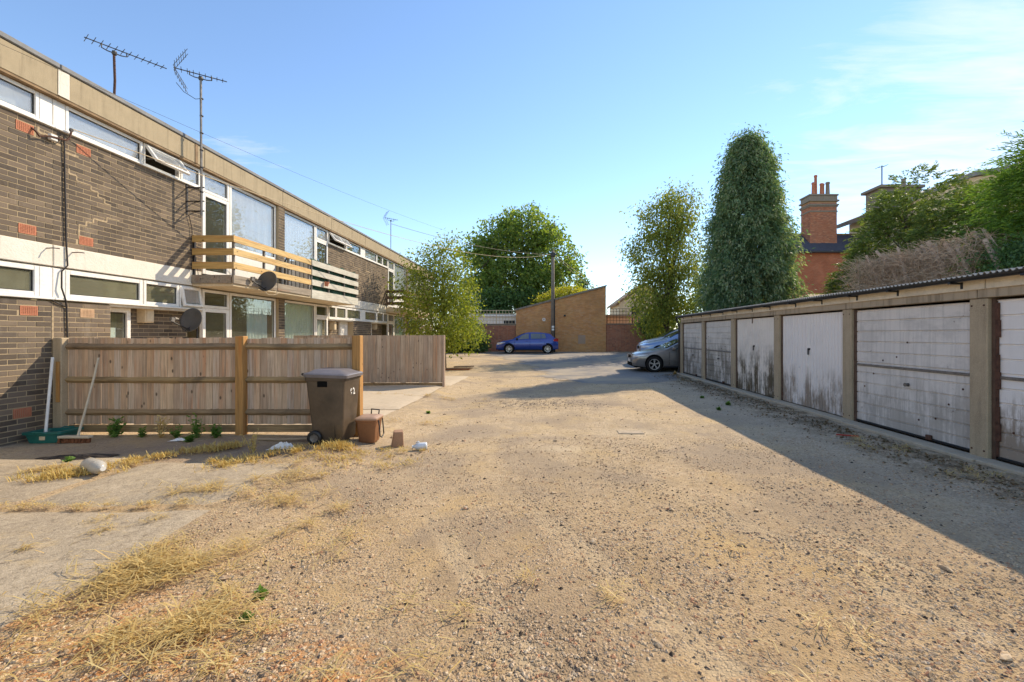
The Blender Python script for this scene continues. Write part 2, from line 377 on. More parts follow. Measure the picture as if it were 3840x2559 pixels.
MAT['new_plank_x'] = wood_mat('new_softwood_end_plank', [(0.56,0.35,0.12),(0.60,0.39,0.14),(0.62,0.41,0.15)], (0.36,0.21,0.08), True, 0.35, 0)  # grain along the end planks; their shade is put into the darker colour
MAT['cream_w'] = plain('cream_white_board', (0.78,0.67,0.50), 0.65, 0.35, var=0.2, scale=2.5)
MAT['old_plank'] = wood_mat('grey_weathered_plank', [(0.30,0.25,0.19),(0.36,0.30,0.23),(0.25,0.20,0.155)], (0.12,0.1,0.08), True, 0.5, 1)
MAT['white_plank'] = wood_mat('peeling_white_plank', [(0.60,0.57,0.48),(0.54,0.50,0.42),(0.64,0.60,0.52)], (0.25,0.22,0.17), False, 0.5, 1)
MAT['brown_plank'] = wood_mat('brown_stained_plank', [(0.16,0.10,0.06),(0.20,0.125,0.075)], (0.06,0.045,0.03), False, 0.5, 0)
MAT['stick'] = wood_mat('pale_stick', [(0.50,0.38,0.24),(0.45,0.34,0.22)], (0.2,0.15,0.1), False, 0.4, 0)
MAT['handle'] = plain('pale_broom_handle', (0.58,0.49,0.35), 0.6, var=0.15)
MAT['bristle'] = plain('red_brown_bristle', (0.22,0.085,0.035), 0.9, var=0.5, scale=40, bump=0.8)
def leaf_mat(name, stops, trans=0.45, tint=(1.3,1.35,0.6)):
    stops = [tuple(min(0.6, c*1.45) for c in s_) for s_ in stops]
    t = NT(name); r = t.isl(); p = t.pos(); f = t.noise(p, 0.8, 3)
    col = t.ramp(t.m('ADD', t.m('MULTIPLY', r, 0.7), t.m('MULTIPLY', f, 0.35)), [(i/(len(stops)-1), c) for i, c in enumerate(stops)])
    d = t.node('ShaderNodeBsdfPrincipled', {'Base Color': col, 'Roughness': 0.55, 'Specular IOR Level': 0.3})
    tl = t.node('ShaderNodeBsdfTranslucent', {'Color': t.mix(1.0, col, tint, 'MULTIPLY')})
    mm = t.node('ShaderNodeMixShader', {0: trans, 1: d.outputs[0], 2: tl.outputs[0]}); t.set(t.out.inputs[0], mm.outputs[0]); return t.mat
MAT['leaf_oak'] = leaf_mat('broad_leaf', [(0.055,0.095,0.032),(0.095,0.145,0.04),(0.15,0.195,0.048),(0.22,0.245,0.06)], 0.6)
MAT['leaf_shrub'] = leaf_mat('yellow_green_leaf', [(0.09,0.12,0.02),(0.14,0.17,0.028),(0.20,0.22,0.035),(0.27,0.26,0.05)])
MAT['leaf_birch'] = leaf_mat('birch_leaf', [(0.07,0.105,0.025),(0.12,0.15,0.03),(0.19,0.20,0.04),(0.26,0.245,0.05)])
MAT['leaf_ivy'] = leaf_mat('ivy_leaf', [(0.04,0.08,0.03),(0.065,0.115,0.035),(0.10,0.15,0.045)], 0.35)
MAT['leaf_yellow'] = leaf_mat('golden_leaf', [(0.20,0.20,0.025),(0.28,0.26,0.03),(0.35,0.30,0.04)])
MAT['leaf_conifer'] = leaf_mat('cypress_spray', [(0.055,0.10,0.052),(0.08,0.135,0.07),(0.115,0.165,0.088),(0.16,0.18,0.11)], 0.45)
MAT['leaf_conifer_tip'] = leaf_mat('cypress_tip', [(0.13,0.19,0.10),(0.18,0.235,0.125),(0.23,0.26,0.15),(0.27,0.245,0.165)], 0.4)  # young tips, made paler to paint the light caught by the sprays
MAT['leaf_yew'] = leaf_mat('yew_needle', [(0.05,0.075,0.025),(0.08,0.115,0.03),(0.13,0.165,0.038),(0.17,0.18,0.045)], 0.3)
MAT['leaf_lime'] = leaf_mat('lime_conifer_frond', [(0.04,0.08,0.02),(0.08,0.14,0.025),(0.14,0.22,0.03),(0.20,0.28,0.04)], 0.3)
MAT['weed'] = leaf_mat('weed_leaf', [(0.06,0.12,0.03),(0.10,0.18,0.04),(0.15,0.22,0.05)])
MAT['straw'] = leaf_mat('dry_straw', [(0.41,0.275,0.085),(0.43,0.31,0.115),(0.43,0.34,0.155),(0.41,0.25,0.07)], 0.3, (1.15,1.0,0.8))
MAT['straw_o'] = leaf_mat('orange_dry_grass', [(0.40,0.24,0.07),(0.46,0.31,0.09),(0.48,0.34,0.12),(0.36,0.22,0.08)], 0.3, (1.15,0.98,0.8))
MAT['bark'] = plain('bark', (0.11,0.085,0.06), 0.95, 0.1, var=0.5, scale=12, bump=0.8)
MAT['twig'] = plain('dead_twig', (0.58,0.41,0.27), 0.9, 0.15, var=0.35, scale=10, bump=0.4)
MAT['stub'] = plain('cut_branch', (0.55,0.385,0.27), 0.9, 0.15, var=0.35, scale=9, bump=0.6)

# ------------------------------------------------------------------ ground
def yard_mat():
    t = NT('gravelly_dirt'); p = t.pos(); x, y, z = t.sep(p)
    big = t.noise(p, 0.55, 6, 0.65, 0.5); mid = t.noise(p, 2.4, 6, 0.65, 0.3); fine = t.noise(p, 38, 4, 0.7)
    tr = t.noise(t.mapp(p, (1.6, 0.28, 1), rot=(0, 0, R(-14))), 1.0, 5, 0.6, 0.6)             # wheel tracks run down the yard
    v1 = t.voro(p, 55); vc = t.voro(p, 55, 'F1', 'Color'); v2 = t.voro(p, 21); vc2 = t.sep(t.voro(p, 21, 'F1', 'Color'))[0]
    dirt = t.mix(t.ramp(mid, [(0.3, 0.0), (0.7, 1.0)]), (0.47,0.35,0.20), (0.66,0.51,0.32))
    stone = t.mix(t.sep(vc)[0], (0.24,0.19,0.145), (0.68,0.55,0.41))
    stone = t.mix(t.ramp(t.sep(vc)[1], [(0.80, 0.0), (0.86, 1.0)]), stone, (0.42,0.23,0.14))
    amt = t.ramp(t.m('ADD', t.m('MULTIPLY', mid, 0.45), t.m('MULTIPLY', tr, 0.6)), [(0.40, 0.0), (0.58, 1.0)])
    near = t.m('SUBTRACT', 1.0, t.ramp(t.m('DIVIDE', y, 20.0), [(0.15, 0.0), (0.75, 1.0)]))
    amt = t.m('MULTIPLY', amt, t.m('ADD', 0.45, t.m('MULTIPLY', near, 0.5)))
    peb = t.ramp(v1, [(0.36, 1.0), (0.52, 0.0)])
    col = t.mix(t.m('MULTIPLY', peb, amt), dirt, stone)
    col = t.mix(t.m('MULTIPLY', t.m('MULTIPLY', t.ramp(vc2, [(0.86, 0.0), (0.88, 1.0)]), t.ramp(v2, [(0.22, 1.0), (0.3, 0.0)])), 0.8), col, (0.09,0.07,0.055))
    col = t.mix(t.m('MULTIPLY', t.ramp(fine, [(0.48, 0.0), (0.68, 1.0)]), 0.5), col, (0.21,0.155,0.10))
    mic_shade = t.noise(p, 130, 3, 0.75); col = t.mix(t.m('MULTIPLY', t.ramp(mic_shade, [(0.52, 0.0), (0.66, 1.0)]), 0.6), col, (0.16,0.12,0.08))  # fine dark speckle painting tiny shadows between the grains
    grit = t.noise(p, 11, 12, 0.86); col = t.mix(t.m('MULTIPLY', t.ramp(grit, [(0.53, 0.0), (0.60, 1.0)]), 0.55), col, (0.20,0.15,0.10)); col = t.mix(t.m('MULTIPLY', t.ramp(grit, [(0.40, 1.0), (0.47, 0.0)]), 0.45), col, (0.66,0.53,0.37))
    yl = t.noise(p, 0.95, 5, 0.62, 0.6); col = t.mix(t.m('MULTIPLY', t.ramp(yl, [(0.53, 0.0), (0.66, 1.0)]), 0.6), col, (0.56,0.405,0.20))
    col = t.mix(t.m('MULTIPLY', t.ramp(big, [(0.47, 0.0), (0.60, 1.0)]), 0.85), col, t.mix(t.noise(p, 24, 6, 0.8), (0.17,0.13,0.09), (0.52,0.41,0.29)))
    nr2 = t.m('SUBTRACT', 1.0, t.ramp(t.m('DIVIDE', t.m('ADD', y, t.m('MULTIPLY', big, 3.0)), 12.0), [(0.30, 0.0), (0.72, 1.0)])); col = t.mix(t.m('MULTIPLY', nr2, 0.85), col, (0.84,0.76,0.65), 'MULTIPLY')       # darker, browner fines at the near end
    # wheel ruts curving in from the near right
    u = t.m('ADD', t.m('MULTIPLY', t.m('SUBTRACT', x, 1.91), 0.901), t.m('MULTIPLY', t.m('SUBTRACT', y, 3.32), 0.433)); u = t.m('ADD', u, t.m('MULTIPLY', t.m('SUBTRACT', mid, 0.5), 0.12))
    rut = None
    for off, wd in ((0.0, 0.13), (0.42, 0.10), (-1.45, 0.13), (-2.3, 0.12)):
        r_ = t.m('MULTIPLY', t.m('SUBTRACT', 1.0, t.m('DIVIDE', t.m('ABSOLUTE', t.m('SUBTRACT', u, off)), wd), True), 2.5, True); rut = r_ if rut is None else t.m('MAXIMUM', rut, r_)
    rut = t.m('MULTIPLY', t.m('MULTIPLY', rut, t.m('SUBTRACT', 1.0, t.m('DIVIDE', t.m('SUBTRACT', y, 3.4), 2.2), True)), t.ramp(t.noise(p, 1.7, 5, 0.65), [(0.38, 0.1), (0.58, 1.0)]))
    tread = t.m('ADD', 0.5, t.m('MULTIPLY', t.m('SINE', t.m('MULTIPLY', u, 150.0)), 0.5))
    col = t.mix(t.m('MULTIPLY', rut, 0.75), col, t.mix(t.m('MULTIPLY', tread, t.noise(p, 9, 3)), (0.56,0.425,0.255), (0.34,0.255,0.16)))
    # rusty red ballast along the near left edge, moss and grit along the garages, crushed stone by the garage row painted paler to lift its shade
    def blob(cx_, cy_, rx, ry):
        a = t.m('DIVIDE', t.m('SUBTRACT', x, cx_), rx); b = t.m('DIVIDE', t.m('SUBTRACT', y, cy_), ry)
        d = t.m('ADD', t.m('MULTIPLY', a, a), t.m('MULTIPLY', b, b)); return t.m('SUBTRACT', 1.0, d, True)
    red = t.m('MAXIMUM', t.m('MAXIMUM', blob(-2.2, 2.25, 1.1, 0.6), blob(1.1, 1.95, 0.5, 0.18)), blob(-1.1, 2.15, 0.45, 0.28))
    red = t.m('MULTIPLY', red, t.ramp(t.noise(p, 7, 5, 0.7), [(0.46, 0.0), (0.58, 1.0)]))
    col = t.mix(t.m('MULTIPLY', t.m('POWER', red, 0.7), 0.7), col, (0.56,0.235,0.07))
    edge = t.ramp(t.m('ADD', x, t.m('MULTIPLY', t.m('SUBTRACT', big, 0.5), 1.6)), [(0.0, 0.0), (1.0, 1.0)])
    gs = t.m('MULTIPLY', t.m('SUBTRACT', x, 2.9), 0.75, True)
    gs = t.m('MULTIPLY', gs, t.ramp(big, [(0.3, 1.0), (0.75, 0.55)]))
    col = t.mix(t.m('MULTIPLY', gs, 0.75), col, t.mix(t.sep(vc)[0], (0.40,0.315,0.22), (0.72,0.58,0.42)))
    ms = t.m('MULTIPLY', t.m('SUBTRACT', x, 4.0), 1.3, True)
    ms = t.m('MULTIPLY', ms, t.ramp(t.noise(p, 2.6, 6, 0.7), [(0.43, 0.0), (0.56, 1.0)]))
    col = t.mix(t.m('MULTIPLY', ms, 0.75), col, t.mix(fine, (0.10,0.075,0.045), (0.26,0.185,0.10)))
    dark = t.m('MULTIPLY', blob(-0.1, 10.4, 1.9, 0.9), t.ramp(t.noise(p, 6, 5, 0.7), [(0.45, 0.0), (0.6, 1.0)]))
    col = t.mix(t.m('MULTIPLY', dark, 0.75), col, (0.14,0.12,0.10))
    pale = t.m('MULTIPLY', t.m('MAXIMUM', blob(1.4, 7.4, 0.75, 0.35), blob(0.3, 6.3, 0.5, 0.25)), t.ramp(mid, [(0.3, 0.3), (0.6, 1.0)]))
    col = t.mix(t.m('MULTIPLY', pale, 0.8), col, (0.55,0.44,0.29))
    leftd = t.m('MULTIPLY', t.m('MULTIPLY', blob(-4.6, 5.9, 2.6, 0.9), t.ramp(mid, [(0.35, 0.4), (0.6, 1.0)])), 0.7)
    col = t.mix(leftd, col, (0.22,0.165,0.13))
    h = t.m('ADD', t.m('MULTIPLY', t.m('MULTIPLY', peb, amt), 0.5), t.m('ADD', t.m('MULTIPLY', t.noise(p, 90, 3, 0.75), 0.7), t.m('SUBTRACT', t.m('MULTIPLY', mid, 0.8), t.m('MULTIPLY', rut, 0.9))))
    return t.done(col, 0.97, 0.12, 0, t.bump(h, 0.7, 0.016))
def axis_lines(a, b, c, d, fine):
    l = [a, a*0.5+b*0.5]; l += list(np.arange(b, c+1e-6, fine)); l += [c*0.5+d*0.5, d]; return sorted(set(l))
def sheet(name, xs, ys, mat, dz=0.0):
    mb = MB(); mb.grid([[(x, y, gz(x, y)+dz) for x in xs] for y in ys]); o = mb.build(name, mat, None, True, recalc=False)
    return tag(o, kind='structure')
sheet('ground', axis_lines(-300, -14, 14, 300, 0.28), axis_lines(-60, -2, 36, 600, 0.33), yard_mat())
def slab_mat():
    t = NT('old_slab'); p = t.pos(); f = t.noise(p, 1.3, 6, 0.65); g = t.noise(p, 75, 4, 0.8); v = t.voro(p, 95); vc = t.sep(t.voro(p, 95, 'F1', 'Color'))
    col = t.mix(t.ramp(f, [(0.3, 0.0), (0.7, 1.0)]), (0.33,0.265,0.185), (0.47,0.385,0.27))
    col = t.mix(t.m('MULTIPLY', t.ramp(v, [(0.3, 1.0), (0.5, 0.0)]), 0.75), col, t.mix(vc[0], (0.15,0.12,0.09), (0.66,0.55,0.40)))
    col = t.mix(t.m('MULTIPLY', t.ramp(g, [(0.52, 0.0), (0.7, 1.0)]), 0.55), col, (0.17,0.13,0.09))
    grit = t.noise(p, 14, 12, 0.86); col = t.mix(t.m('MULTIPLY', t.ramp(grit, [(0.53, 0.0), (0.60, 1.0)]), 0.6), col, (0.16,0.125,0.085)); col = t.mix(t.m('MULTIPLY', t.ramp(grit, [(0.40, 1.0), (0.47, 0.0)]), 0.45), col, (0.62,0.51,0.36))
    st = t.noise(p, 4.5, 5, 0.7); col = t.mix(t.m('MULTIPLY', t.ramp(st, [(0.55, 0.0), (0.72, 1.0)]), 0.4), col, (0.62,0.45,0.22))
    return t.done(col, 0.96, 0.12, 0, t.bump(g, 0.8, 0.008))
SLAB = slab_mat()
def slab(name, x0, x1, y0, y1, mat, dz=0.022, wob=0.03):
    nx = max(3, int((x1-x0)/0.16)); ny = max(3, int((y1-y0)/0.16)); rows = []
    for j in range(ny+1):
        row = []
        for i in range(nx+1):
            x = x0+(x1-x0)*i/nx; y = y0+(y1-y0)*j/ny
            ex = wob*math.sin(y*7.3+x0)*math.sin(y*2.9) if i == nx else 0; ey = wob*0.6*math.sin(x*6.1+y0) if j in (0, ny) else 0
            low = 0.03 if (i in (0, nx) or j in (0, ny)) else 0
            row.append((x+ex, y+ey, gz(x, y)+dz-low))
        rows.append(row)
    mb = MB(); mb.grid(rows); return tag(mb.build(name, mat, None, True, recalc=False), kind='structure')
slab('pavement', -7.25, -2.86, 1.2, 3.98, SLAB); slab('pavement', -7.25, -4.75, 4.03, 5.55, SLAB); slab('pavement', -4.70, -2.9, 4.03, 5.35, SLAB)
slab('path', -7.1, -2.95, 6.95, 9.0, MAT['slab_conc'], 0.03, 0.02); slab('path', -7.1, -2.9, 9.03, 13.2, MAT['slab_conc'], 0.036, 0.02)
slab('path', -7.1, -2.75, 13.25, 16.6, MAT['slab_conc'], 0.03, 0.02)
def tarmac_mat():
    t = NT('old_tarmac'); p = t.pos(); f = t.noise(p, 0.7, 6, 0.6); g = t.noise(p, 70, 3, 0.7); c = t.noise(p, 0.35, 4, 0.6)
    col = t.mix(t.ramp(f, [(0.3, 0.0), (0.7, 1.0)]), (0.21,0.195,0.18), (0.31,0.285,0.25))
    col = t.mix(t.m('MULTIPLY', t.ramp(c, [(0.45, 0.0), (0.62, 1.0)]), 0.75), col, (0.46,0.365,0.24))
    col = t.mix(t.m('MULTIPLY', t.ramp(g, [(0.5, 0.0), (0.75, 1.0)]), 0.4), col, (0.08,0.075,0.07))
    return t.done(col, 0.93, 0.2, 0, t.bump(g, 0.6, 0.008))
rows = []
rj = random.Random(3)
for k in range(150):
    y = 14.6 + (33.4-14.6)*k/149
    xl = np.interp(y, [14.6, 15.4, 17, 20, 24, 28, 33.4], [1.9, 0.9, 0.1, -0.3, -1.2, -3.0, -4.4]) + 0.20*math.sin(y*2.1)+0.14*math.sin(y*5.3+1)+0.10*math.sin(y*13.7)+rj.uniform(-0.16, 0.16)
    xr = np.interp(y, [14.6, 15.6, 17.5, 18.3, 19, 33.4], [2.9, 4.6, 5.1, 5.3, 13.5, 13.5])
    rows.append([(xl+(xr-xl)*i/24, y, gz(xl+(xr-xl)*i/24, y)+0.006) for i in range(25)])
mb = MB(); mb.grid(rows); tag(mb.build('road', tarmac_mat(), None, True, recalc=False), kind='structure')
# garage apron: a narrow raised strip of concrete under the doors
mb = MB()
for k in range(7):
    y0 = 0.62+2.53*k; mb.bbox(5.36+0.03*(k%2), 5.62, y0, y0+2.515, -0.05, 0.045-0.004*(k%3), 0.012)
tag(mb.build('kerb', MAT['slab_conc']), kind='structure')
# ------------------------------------------------------------------ the apartment block
XW = -7.3                                           # brick face
block = thing('apartment_block', 'long two-storey brown brick block with flat concrete-edged roof and shared balconies', 'building', (-10.5, 15.0, 0.0))
def part(mb, name, mat, parent=None, **k): return mb.build(name, mat, parent or block, **k)
PIERS = [0.97, 12.47, 23.97]; HALF = 5.75
def yy(P, sg, u): return P+sg*u
def yr(P, sg, u0, u1):
    a, b = yy(P, sg, u0), yy(P, sg, u1); return (a, b) if a < b else (b, a)
# core: floors, back wall, party walls, roof
mb = MB(); mb.box(-12.5, XW-0.02, -4.78, 29.7, 2.60, 2.88); part(mb, 'floor', MAT['slab_conc'])
mb = MB(); mb.box(-12.5, -7.62, -4.78, 29.7, -0.2, 0.12); part(mb, 'floor', MAT['slab_conc'])
mb = MB(); mb.box(-14, -7.34, -4.9, 29.8, 5.17, 5.50); part(mb, 'roof', MAT['lead'])
mb = MB()
mb.box(-14, -12.5, -4.9, 29.8, -0.3, 5.17)
for P in PIERS:
    mb.box(-12.4, -7.62, P-0.08, P+0.08, 0.12, 2.6); mb.box(-12.4, -7.62, P-0.08, P+0.08, 2.88, 5.16)
    for sg in (-1, 1):
        yb = P+sg*HALF
        if sg == 1: mb.box(-12.4, -7.62, yb-0.08, yb+0.08, 0.12, 2.6); mb.box(-12.4, -7.62, yb-0.08, yb+0.08, 2.88, 5.16)
        a, b = yr(P, sg, 0.09, 5.66); mb.box(-10.0, -9.85, a, b, 0.12, 2.6); mb.box(-10.0, -9.85, a, b, 2.88, 5.16)
mb.box(-14, -7.32, -4.9, -4.78, -0.3, 5.16); mb.box(-14, -7.32, 29.72, 29.8, -0.3, 5.16)
pb = mb
for k_ in range(0, len(pb.v), 8):
    q_ = MB(); q_.add(pb.v[k_:k_+8], [(0,3,2,1),(4,5,6,7),(0,1,5,4),(1,2,6,5),(2,3,7,6),(3,0,4,7)]); part(q_, 'wall', MAT['interior'])
# mortar backing of every brick face; bricks stand proud of it
mw = MB(); FACES = []              # (y0,y1,z0,z1,x)
for P in PIERS:
    for sg in (-1, 1):
        a, b = yr(P, sg, 2.83, HALF); mw.box(XW-0.002, XW-0.25, a, b, 2.93, 4.66); FACES.append((a, b, 2.935, 4.66, XW))
        a, b = yr(P, sg, 4.85, HALF); mw.box(XW-0.0022, XW-0.33, a, b, -0.3, 2.09); FACES.append((a, b, -0.10, 2.09, XW))
        a, b = yr(P, sg, 2.83, 4.22); mw.box(XW-0.302, XW-0.5, a, b, -0.3, 2.09); FACES.append((a, b, -0.10, 2.09, XW-0.3))
    mw.box(XW+0.068, XW-0.25, P-0.145, P+0.145, -0.3, 2.575); FACES.append((P-0.145, P+0.145, -0.1, 2.57, XW+0.07))
    mw.box(XW+0.068, XW-0.25, P-0.1452, P+0.1452, 2.885, 5.13); FACES.append((P-0.145, P+0.145, 2.9, 5.12, XW+0.07))
for k_ in range(0, len(mw.v), 8):
    q_ = MB(); q_.add(mw.v[k_:k_+8], [(0,3,2,1),(4,5,6,7),(0,1,5,4),(1,2,6,5),(2,3,7,6),(3,0,4,7)]); part(q_, 'wall', MAT['mortar'])
AIR = [(6.25,4.42,4.59,'t'),(7.06,4.42,4.59,'t'),(6.28,3.0,3.17,'t'),(7.10,3.0,3.17,'t'),(6.30,1.87,2.04,'t'),(7.12,1.87,2.04,'p'),(6.22,0.43,0.6,'t')]
def snap_(z0):
    b_, c_ = (2.935, 1.725/23) if z0 > 2.5 else (-0.10, 2.19/29)
    k_ = round((z0-b_)/c_); return b_+k_*c_+0.004, b_+(k_+2)*c_-0.004
AIR = [(y, *snap_(z0), k) for (y, z0, z1, k) in AIR]
bricks = []
for (a, b, z0, z1, x) in FACES:
    n = int((z1-z0)/0.075)
    ch = (z1-z0)/n
    for c in range(n):
        zc_ = z0+(c+0.5)*ch; y = a - (0.1125 if c % 2 else 0.0)
        while y < b-0.01:
            s0, s1 = max(y+0.007, a+0.003), min(y+0.219, b-0.003); y += 0.225
            if s1-s0 < 0.04: continue
            ym = (s0+s1)/2
            segs = [(s0, s1)]
            if x == XW:
                for ay, az0, az1, _ in AIR:
                    if az0-0.01 < zc_ < az1+0.01:
                        nx_ = []
                        for (p0_, p1_) in segs:
                            if p1_ < ay-0.008 or p0_ > ay+0.228: nx_.append((p0_, p1_)); continue
                            if ay-0.010-p0_ > 0.03: nx_.append((p0_, ay-0.010))
                            if p1_-(ay+0.230) > 0.03: nx_.append((ay+0.230, p1_))
                        segs = nx_
            if b-a > 1 and x == XW and s0 < 5.0 and s1 < 5.4: 
                if s1 < 4.2: continue
            for (p0_, p1_) in segs: bricks.append(((p0_+p1_)/2, zc_, x, p1_-p0_, ch-0.0135))
def brick_geo(mb, ym, z, x, L, h, jx, rot):
    c, s = math.cos(rot), math.sin(rot)
    mb.obox((x-0.03+jx, ym, z), (0.06, L, h), Matrix(((1,0,0),(0,c,-s),(0,s,c))))
vis = [q for q in bricks if q[0] > 5.55 and q[0] < 9.8 and q[2] == XW and (q[1] > 0.05)]
vis.sort(key=lambda q: -1.0/(q[0]+0.0))
vis.sort(key=lambda q: q[0])
near = [q for q in vis if abs(q[3]-0.212) < 0.004][:298]; nearset = set(near)
bm_ = MB(); brick_geo(bm_, 0, 0, 0, 0.215, 0.064, 0, 0)
proto = None
for (ym, z, x, L, h) in near:
    loc = Vector((x+random.uniform(0.0, 0.004), ym, z))
    if proto is None:
        m0 = MB(); brick_geo(m0, 0, 0, 0, 0.212, 0.0615, 0, 0)
        me = bpy.data.meshes.new('brick'); me.from_pydata(m0.v, [], m0.f); me.materials.append(MAT['brick_dark']); me.update()
        proto = me
    o = bpy.data.objects.new('brick', proto); COL.objects.link(o); o.parent = block; o.location = loc-OFF[block.name]
    o.rotation_euler = (random.uniform(-.006, .006), random.uniform(-.012, .012), random.uniform(-.006, .006))
mb = MB()
for q in bricks:
    if q not in nearset: brick_geo(mb, *q, random.uniform(0.0, 0.004), random.uniform(-.007, .007))
o = part(mb, 'brick', MAT['brick_dark'], recalc=False, label='brown bricks farther along the wall'); o['kind'] = 'stuff'
# stepped pale repairs of the cracked joints
def repair(pts, w=0.022):
    m = MB()
    for (ya, za), (yb, zb) in zip(pts, pts[1:]):
        k = w*random.uniform(0.7, 1.3)
        if abs(yb-ya) > abs(zb-za): m.box(XW-0.012, XW+0.004, ya, yb, za-k/2, za+k/2)
        else: m.box(XW-0.012, XW+0.0045, ya-k/2, ya+k/2, za, zb)
    return part(m, 'mortar_repair', MAT['repair'])
MAT['repair'] = plain('pale_repair_mortar', (0.43,0.33,0.21), 0.95, 0.1, var=0.35, scale=20, bump=0.6)
def stair(y, z, n, dy, dz):
    p = [(y, z)]
    for i in range(n):
        z += dz; p.append((y, z)); y += dy*random.choice((1, 1, 2)); p.append((y, z))
    return p
random.seed(5)
repair(stair(6.53, 4.60, 3, 0.1125, -0.075), 0.03); repair(stair(6.95, 4.15, 5, 0.1125, -0.075), 0.022); pp = stair(7.10, 3.25, 4, 0.1125, 0.075); repair(pp); repair([(7.10, 3.25), (7.10, 3.1)], 0.03)
repair(stair(17.0, 4.5, 3, 0.3, -0.15)); repair([(18.55, 4.55), (18.55, 4.2), (18.95, 4.2), (18.95, 3.5), (18.75, 3.5), (18.75, 3.0)], 0.04)
repair([(6.72, 2.02), (6.72, 1.3)], 0.02)
random.seed(11)
# terracotta air bricks with a grid of holes
for (y0, z0, z1, kind) in AIR:
    m = MB(); y1 = y0+0.22; zb0, zb1 = z0+0.004, z1-0.006; xo = XW+0.006
    m.box(XW-0.05, XW-0.012, y0, y1, zb0, zb1)
    ny, nz = 9, 6
    for i in range(ny+1):
        w = 0.016 if i in (0, ny) else 0.009; yc = y0+0.008+(0.204)*i/ny; m.box(XW-0.012, xo, yc-w/2, yc+w/2, zb0, zb1)
    for i in range(nz+1):
        w = 0.014 if i in (0, nz) else 0.008; zz = zb0+0.007+(zb1-zb0-0.014)*i/nz; m.box(XW-0.0115, xo-0.0006, y0, y1, zz-w/2, zz+w/2)
    m.mi = 1; m.box(XW-0.0125, XW-0.0112, y0+0.01, y1-0.01, zb0+0.01, zb1-0.01)
    part(m, 'air_brick', [MAT['terracotta' if kind == 't' else 'terracotta_pale'], MAT['void']], label='pale sandy air brick' if kind == 'p' else None)
# concrete fascia, felt edge, soffit, render band
for P in PIERS:
    for sg in (-1, 1):
        for (u0, u1) in ((0.0, 2.87), (2.87, 5.75)):
            a, b = yr(P, sg, u0, u1); m = MB(); m.bbox(XW+0.10, XW-0.05, a+0.006, b-0.006, 5.14, 5.535, 0.006); part(m, 'fascia_panel', MAT['fascia'])
        a, b = yr(P, sg, 0, HALF); m = MB(); m.bbox(XW+0.125, XW-0.3, a+0.003, b-0.003, 5.54, 5.62, 0.012); part(m, 'roof_edge', MAT['lead'])
        m = MB(); m.box(XW+0.09, XW-0.1, a+0.002, b-0.002, 5.105, 5.138); part(m, 'soffit', MAT['soffit'])
        a, b = yr(P, sg, 2.84, 5.745); m = MB(); m.bbox(XW+0.012, XW-0.2, a, b, 2.615, 2.932, 0.008); part(m, 'render_band', MAT['render'])
m = MB(); m.box(XW+0.104, XW+0.108, 6.70, 6.86, 5.15, 5.53); part(m, 'patch', MAT['render'], label='white painted patch over a fascia joint')
m = MB(); m.box(XW+0.103, XW+0.112, 9.33, 9.40, 5.145, 5.53); part(m, 'joint_strip', MAT['soffit'])

# ---- windows
def frame_mb(y0, y1, z0, z1, x, w=0.05, d=0.07, mull=()):
    m = MB(); xo, xi = x+0.006, x-d
    m.bbox(xo, xi, y0, y0+w, z0, z1, 0.006); m.bbox(xo, xi, y1-w, y1, z0, z1, 0.006)
    m.bbox(xo-0.001, xi, y0+w, y1-w, z0, z0+w, 0.006); m.bbox(xo-0.001, xi, y0+w, y1-w, z1-w, z1, 0.006)
    for u in mull: m.bbox(xo-0.002, xi, u-w/2, u+w/2, z0+w, z1-w, 0.006)
    return m
def pane(parent, y0, y1, z0, z1, x, mat='glass', lean=None):
    m = MB(); s = 0.012
    m.box(x-0.03, x-0.036, y0, y1, z0, z1); o = m.build('pane', MAT[mat], parent)
    q = MB()
    q.box(x-0.018, x-0.029, y0, y0+s, z0, z1); q.box(x-0.018, x-0.029, y1-s, y1, z0, z1); q.box(x-0.0185, x-0.029, y0+s, y1-s, z0, z0+s); q.box(x-0.0185, x-0.029, y0+s, y1-s, z1-s, z1)
    q.build('seal', MAT['seal'], parent)
    return o
def drape(parent, y0, y1, z0, z1, x, mat, amp=0.03, pitch=0.16, name='curtain'):
    m = MB(); n = max(8, int((y1-y0)/0.02)); rows = []
    ph = random.uniform(0, 6)
    for k in range(5):
        z = z1+(z0-z1)*k/4; a = amp*(0.5+0.5*k/4)
        rows.append([(x+a*math.sin(ph+2*math.pi*i*(y1-y0)/n/pitch+0.8*math.sin(i*0.11))*1.0, y0+(y1-y0)*i/n, z) for i in range(n+1)])
    m.grid(rows); return m.build(name, MAT[mat], parent, True, recalc=False)
def window(y0, y1, z0, z1, x=XW, glass='glass', mull=(), w=0.05, fm='upvc', label=None, blind=None, name='window'):
    o = frame_mb(y0, y1, z0, z1, x, w, mull=mull).build(name, MAT[fm], block, label=label)
    ed = [y0+w-w/2] + list(mull) + [y1-w/2]
    for a, b in zip(ed, ed[1:]): pane(o, a+w/2, b-w/2, z0+w, z1-w, x, glass)
    if blind: drape(o, y0+0.03, y1-0.03, z0+0.02, z1-0.02, x-0.13, blind, 0.012, 0.22)
    return o
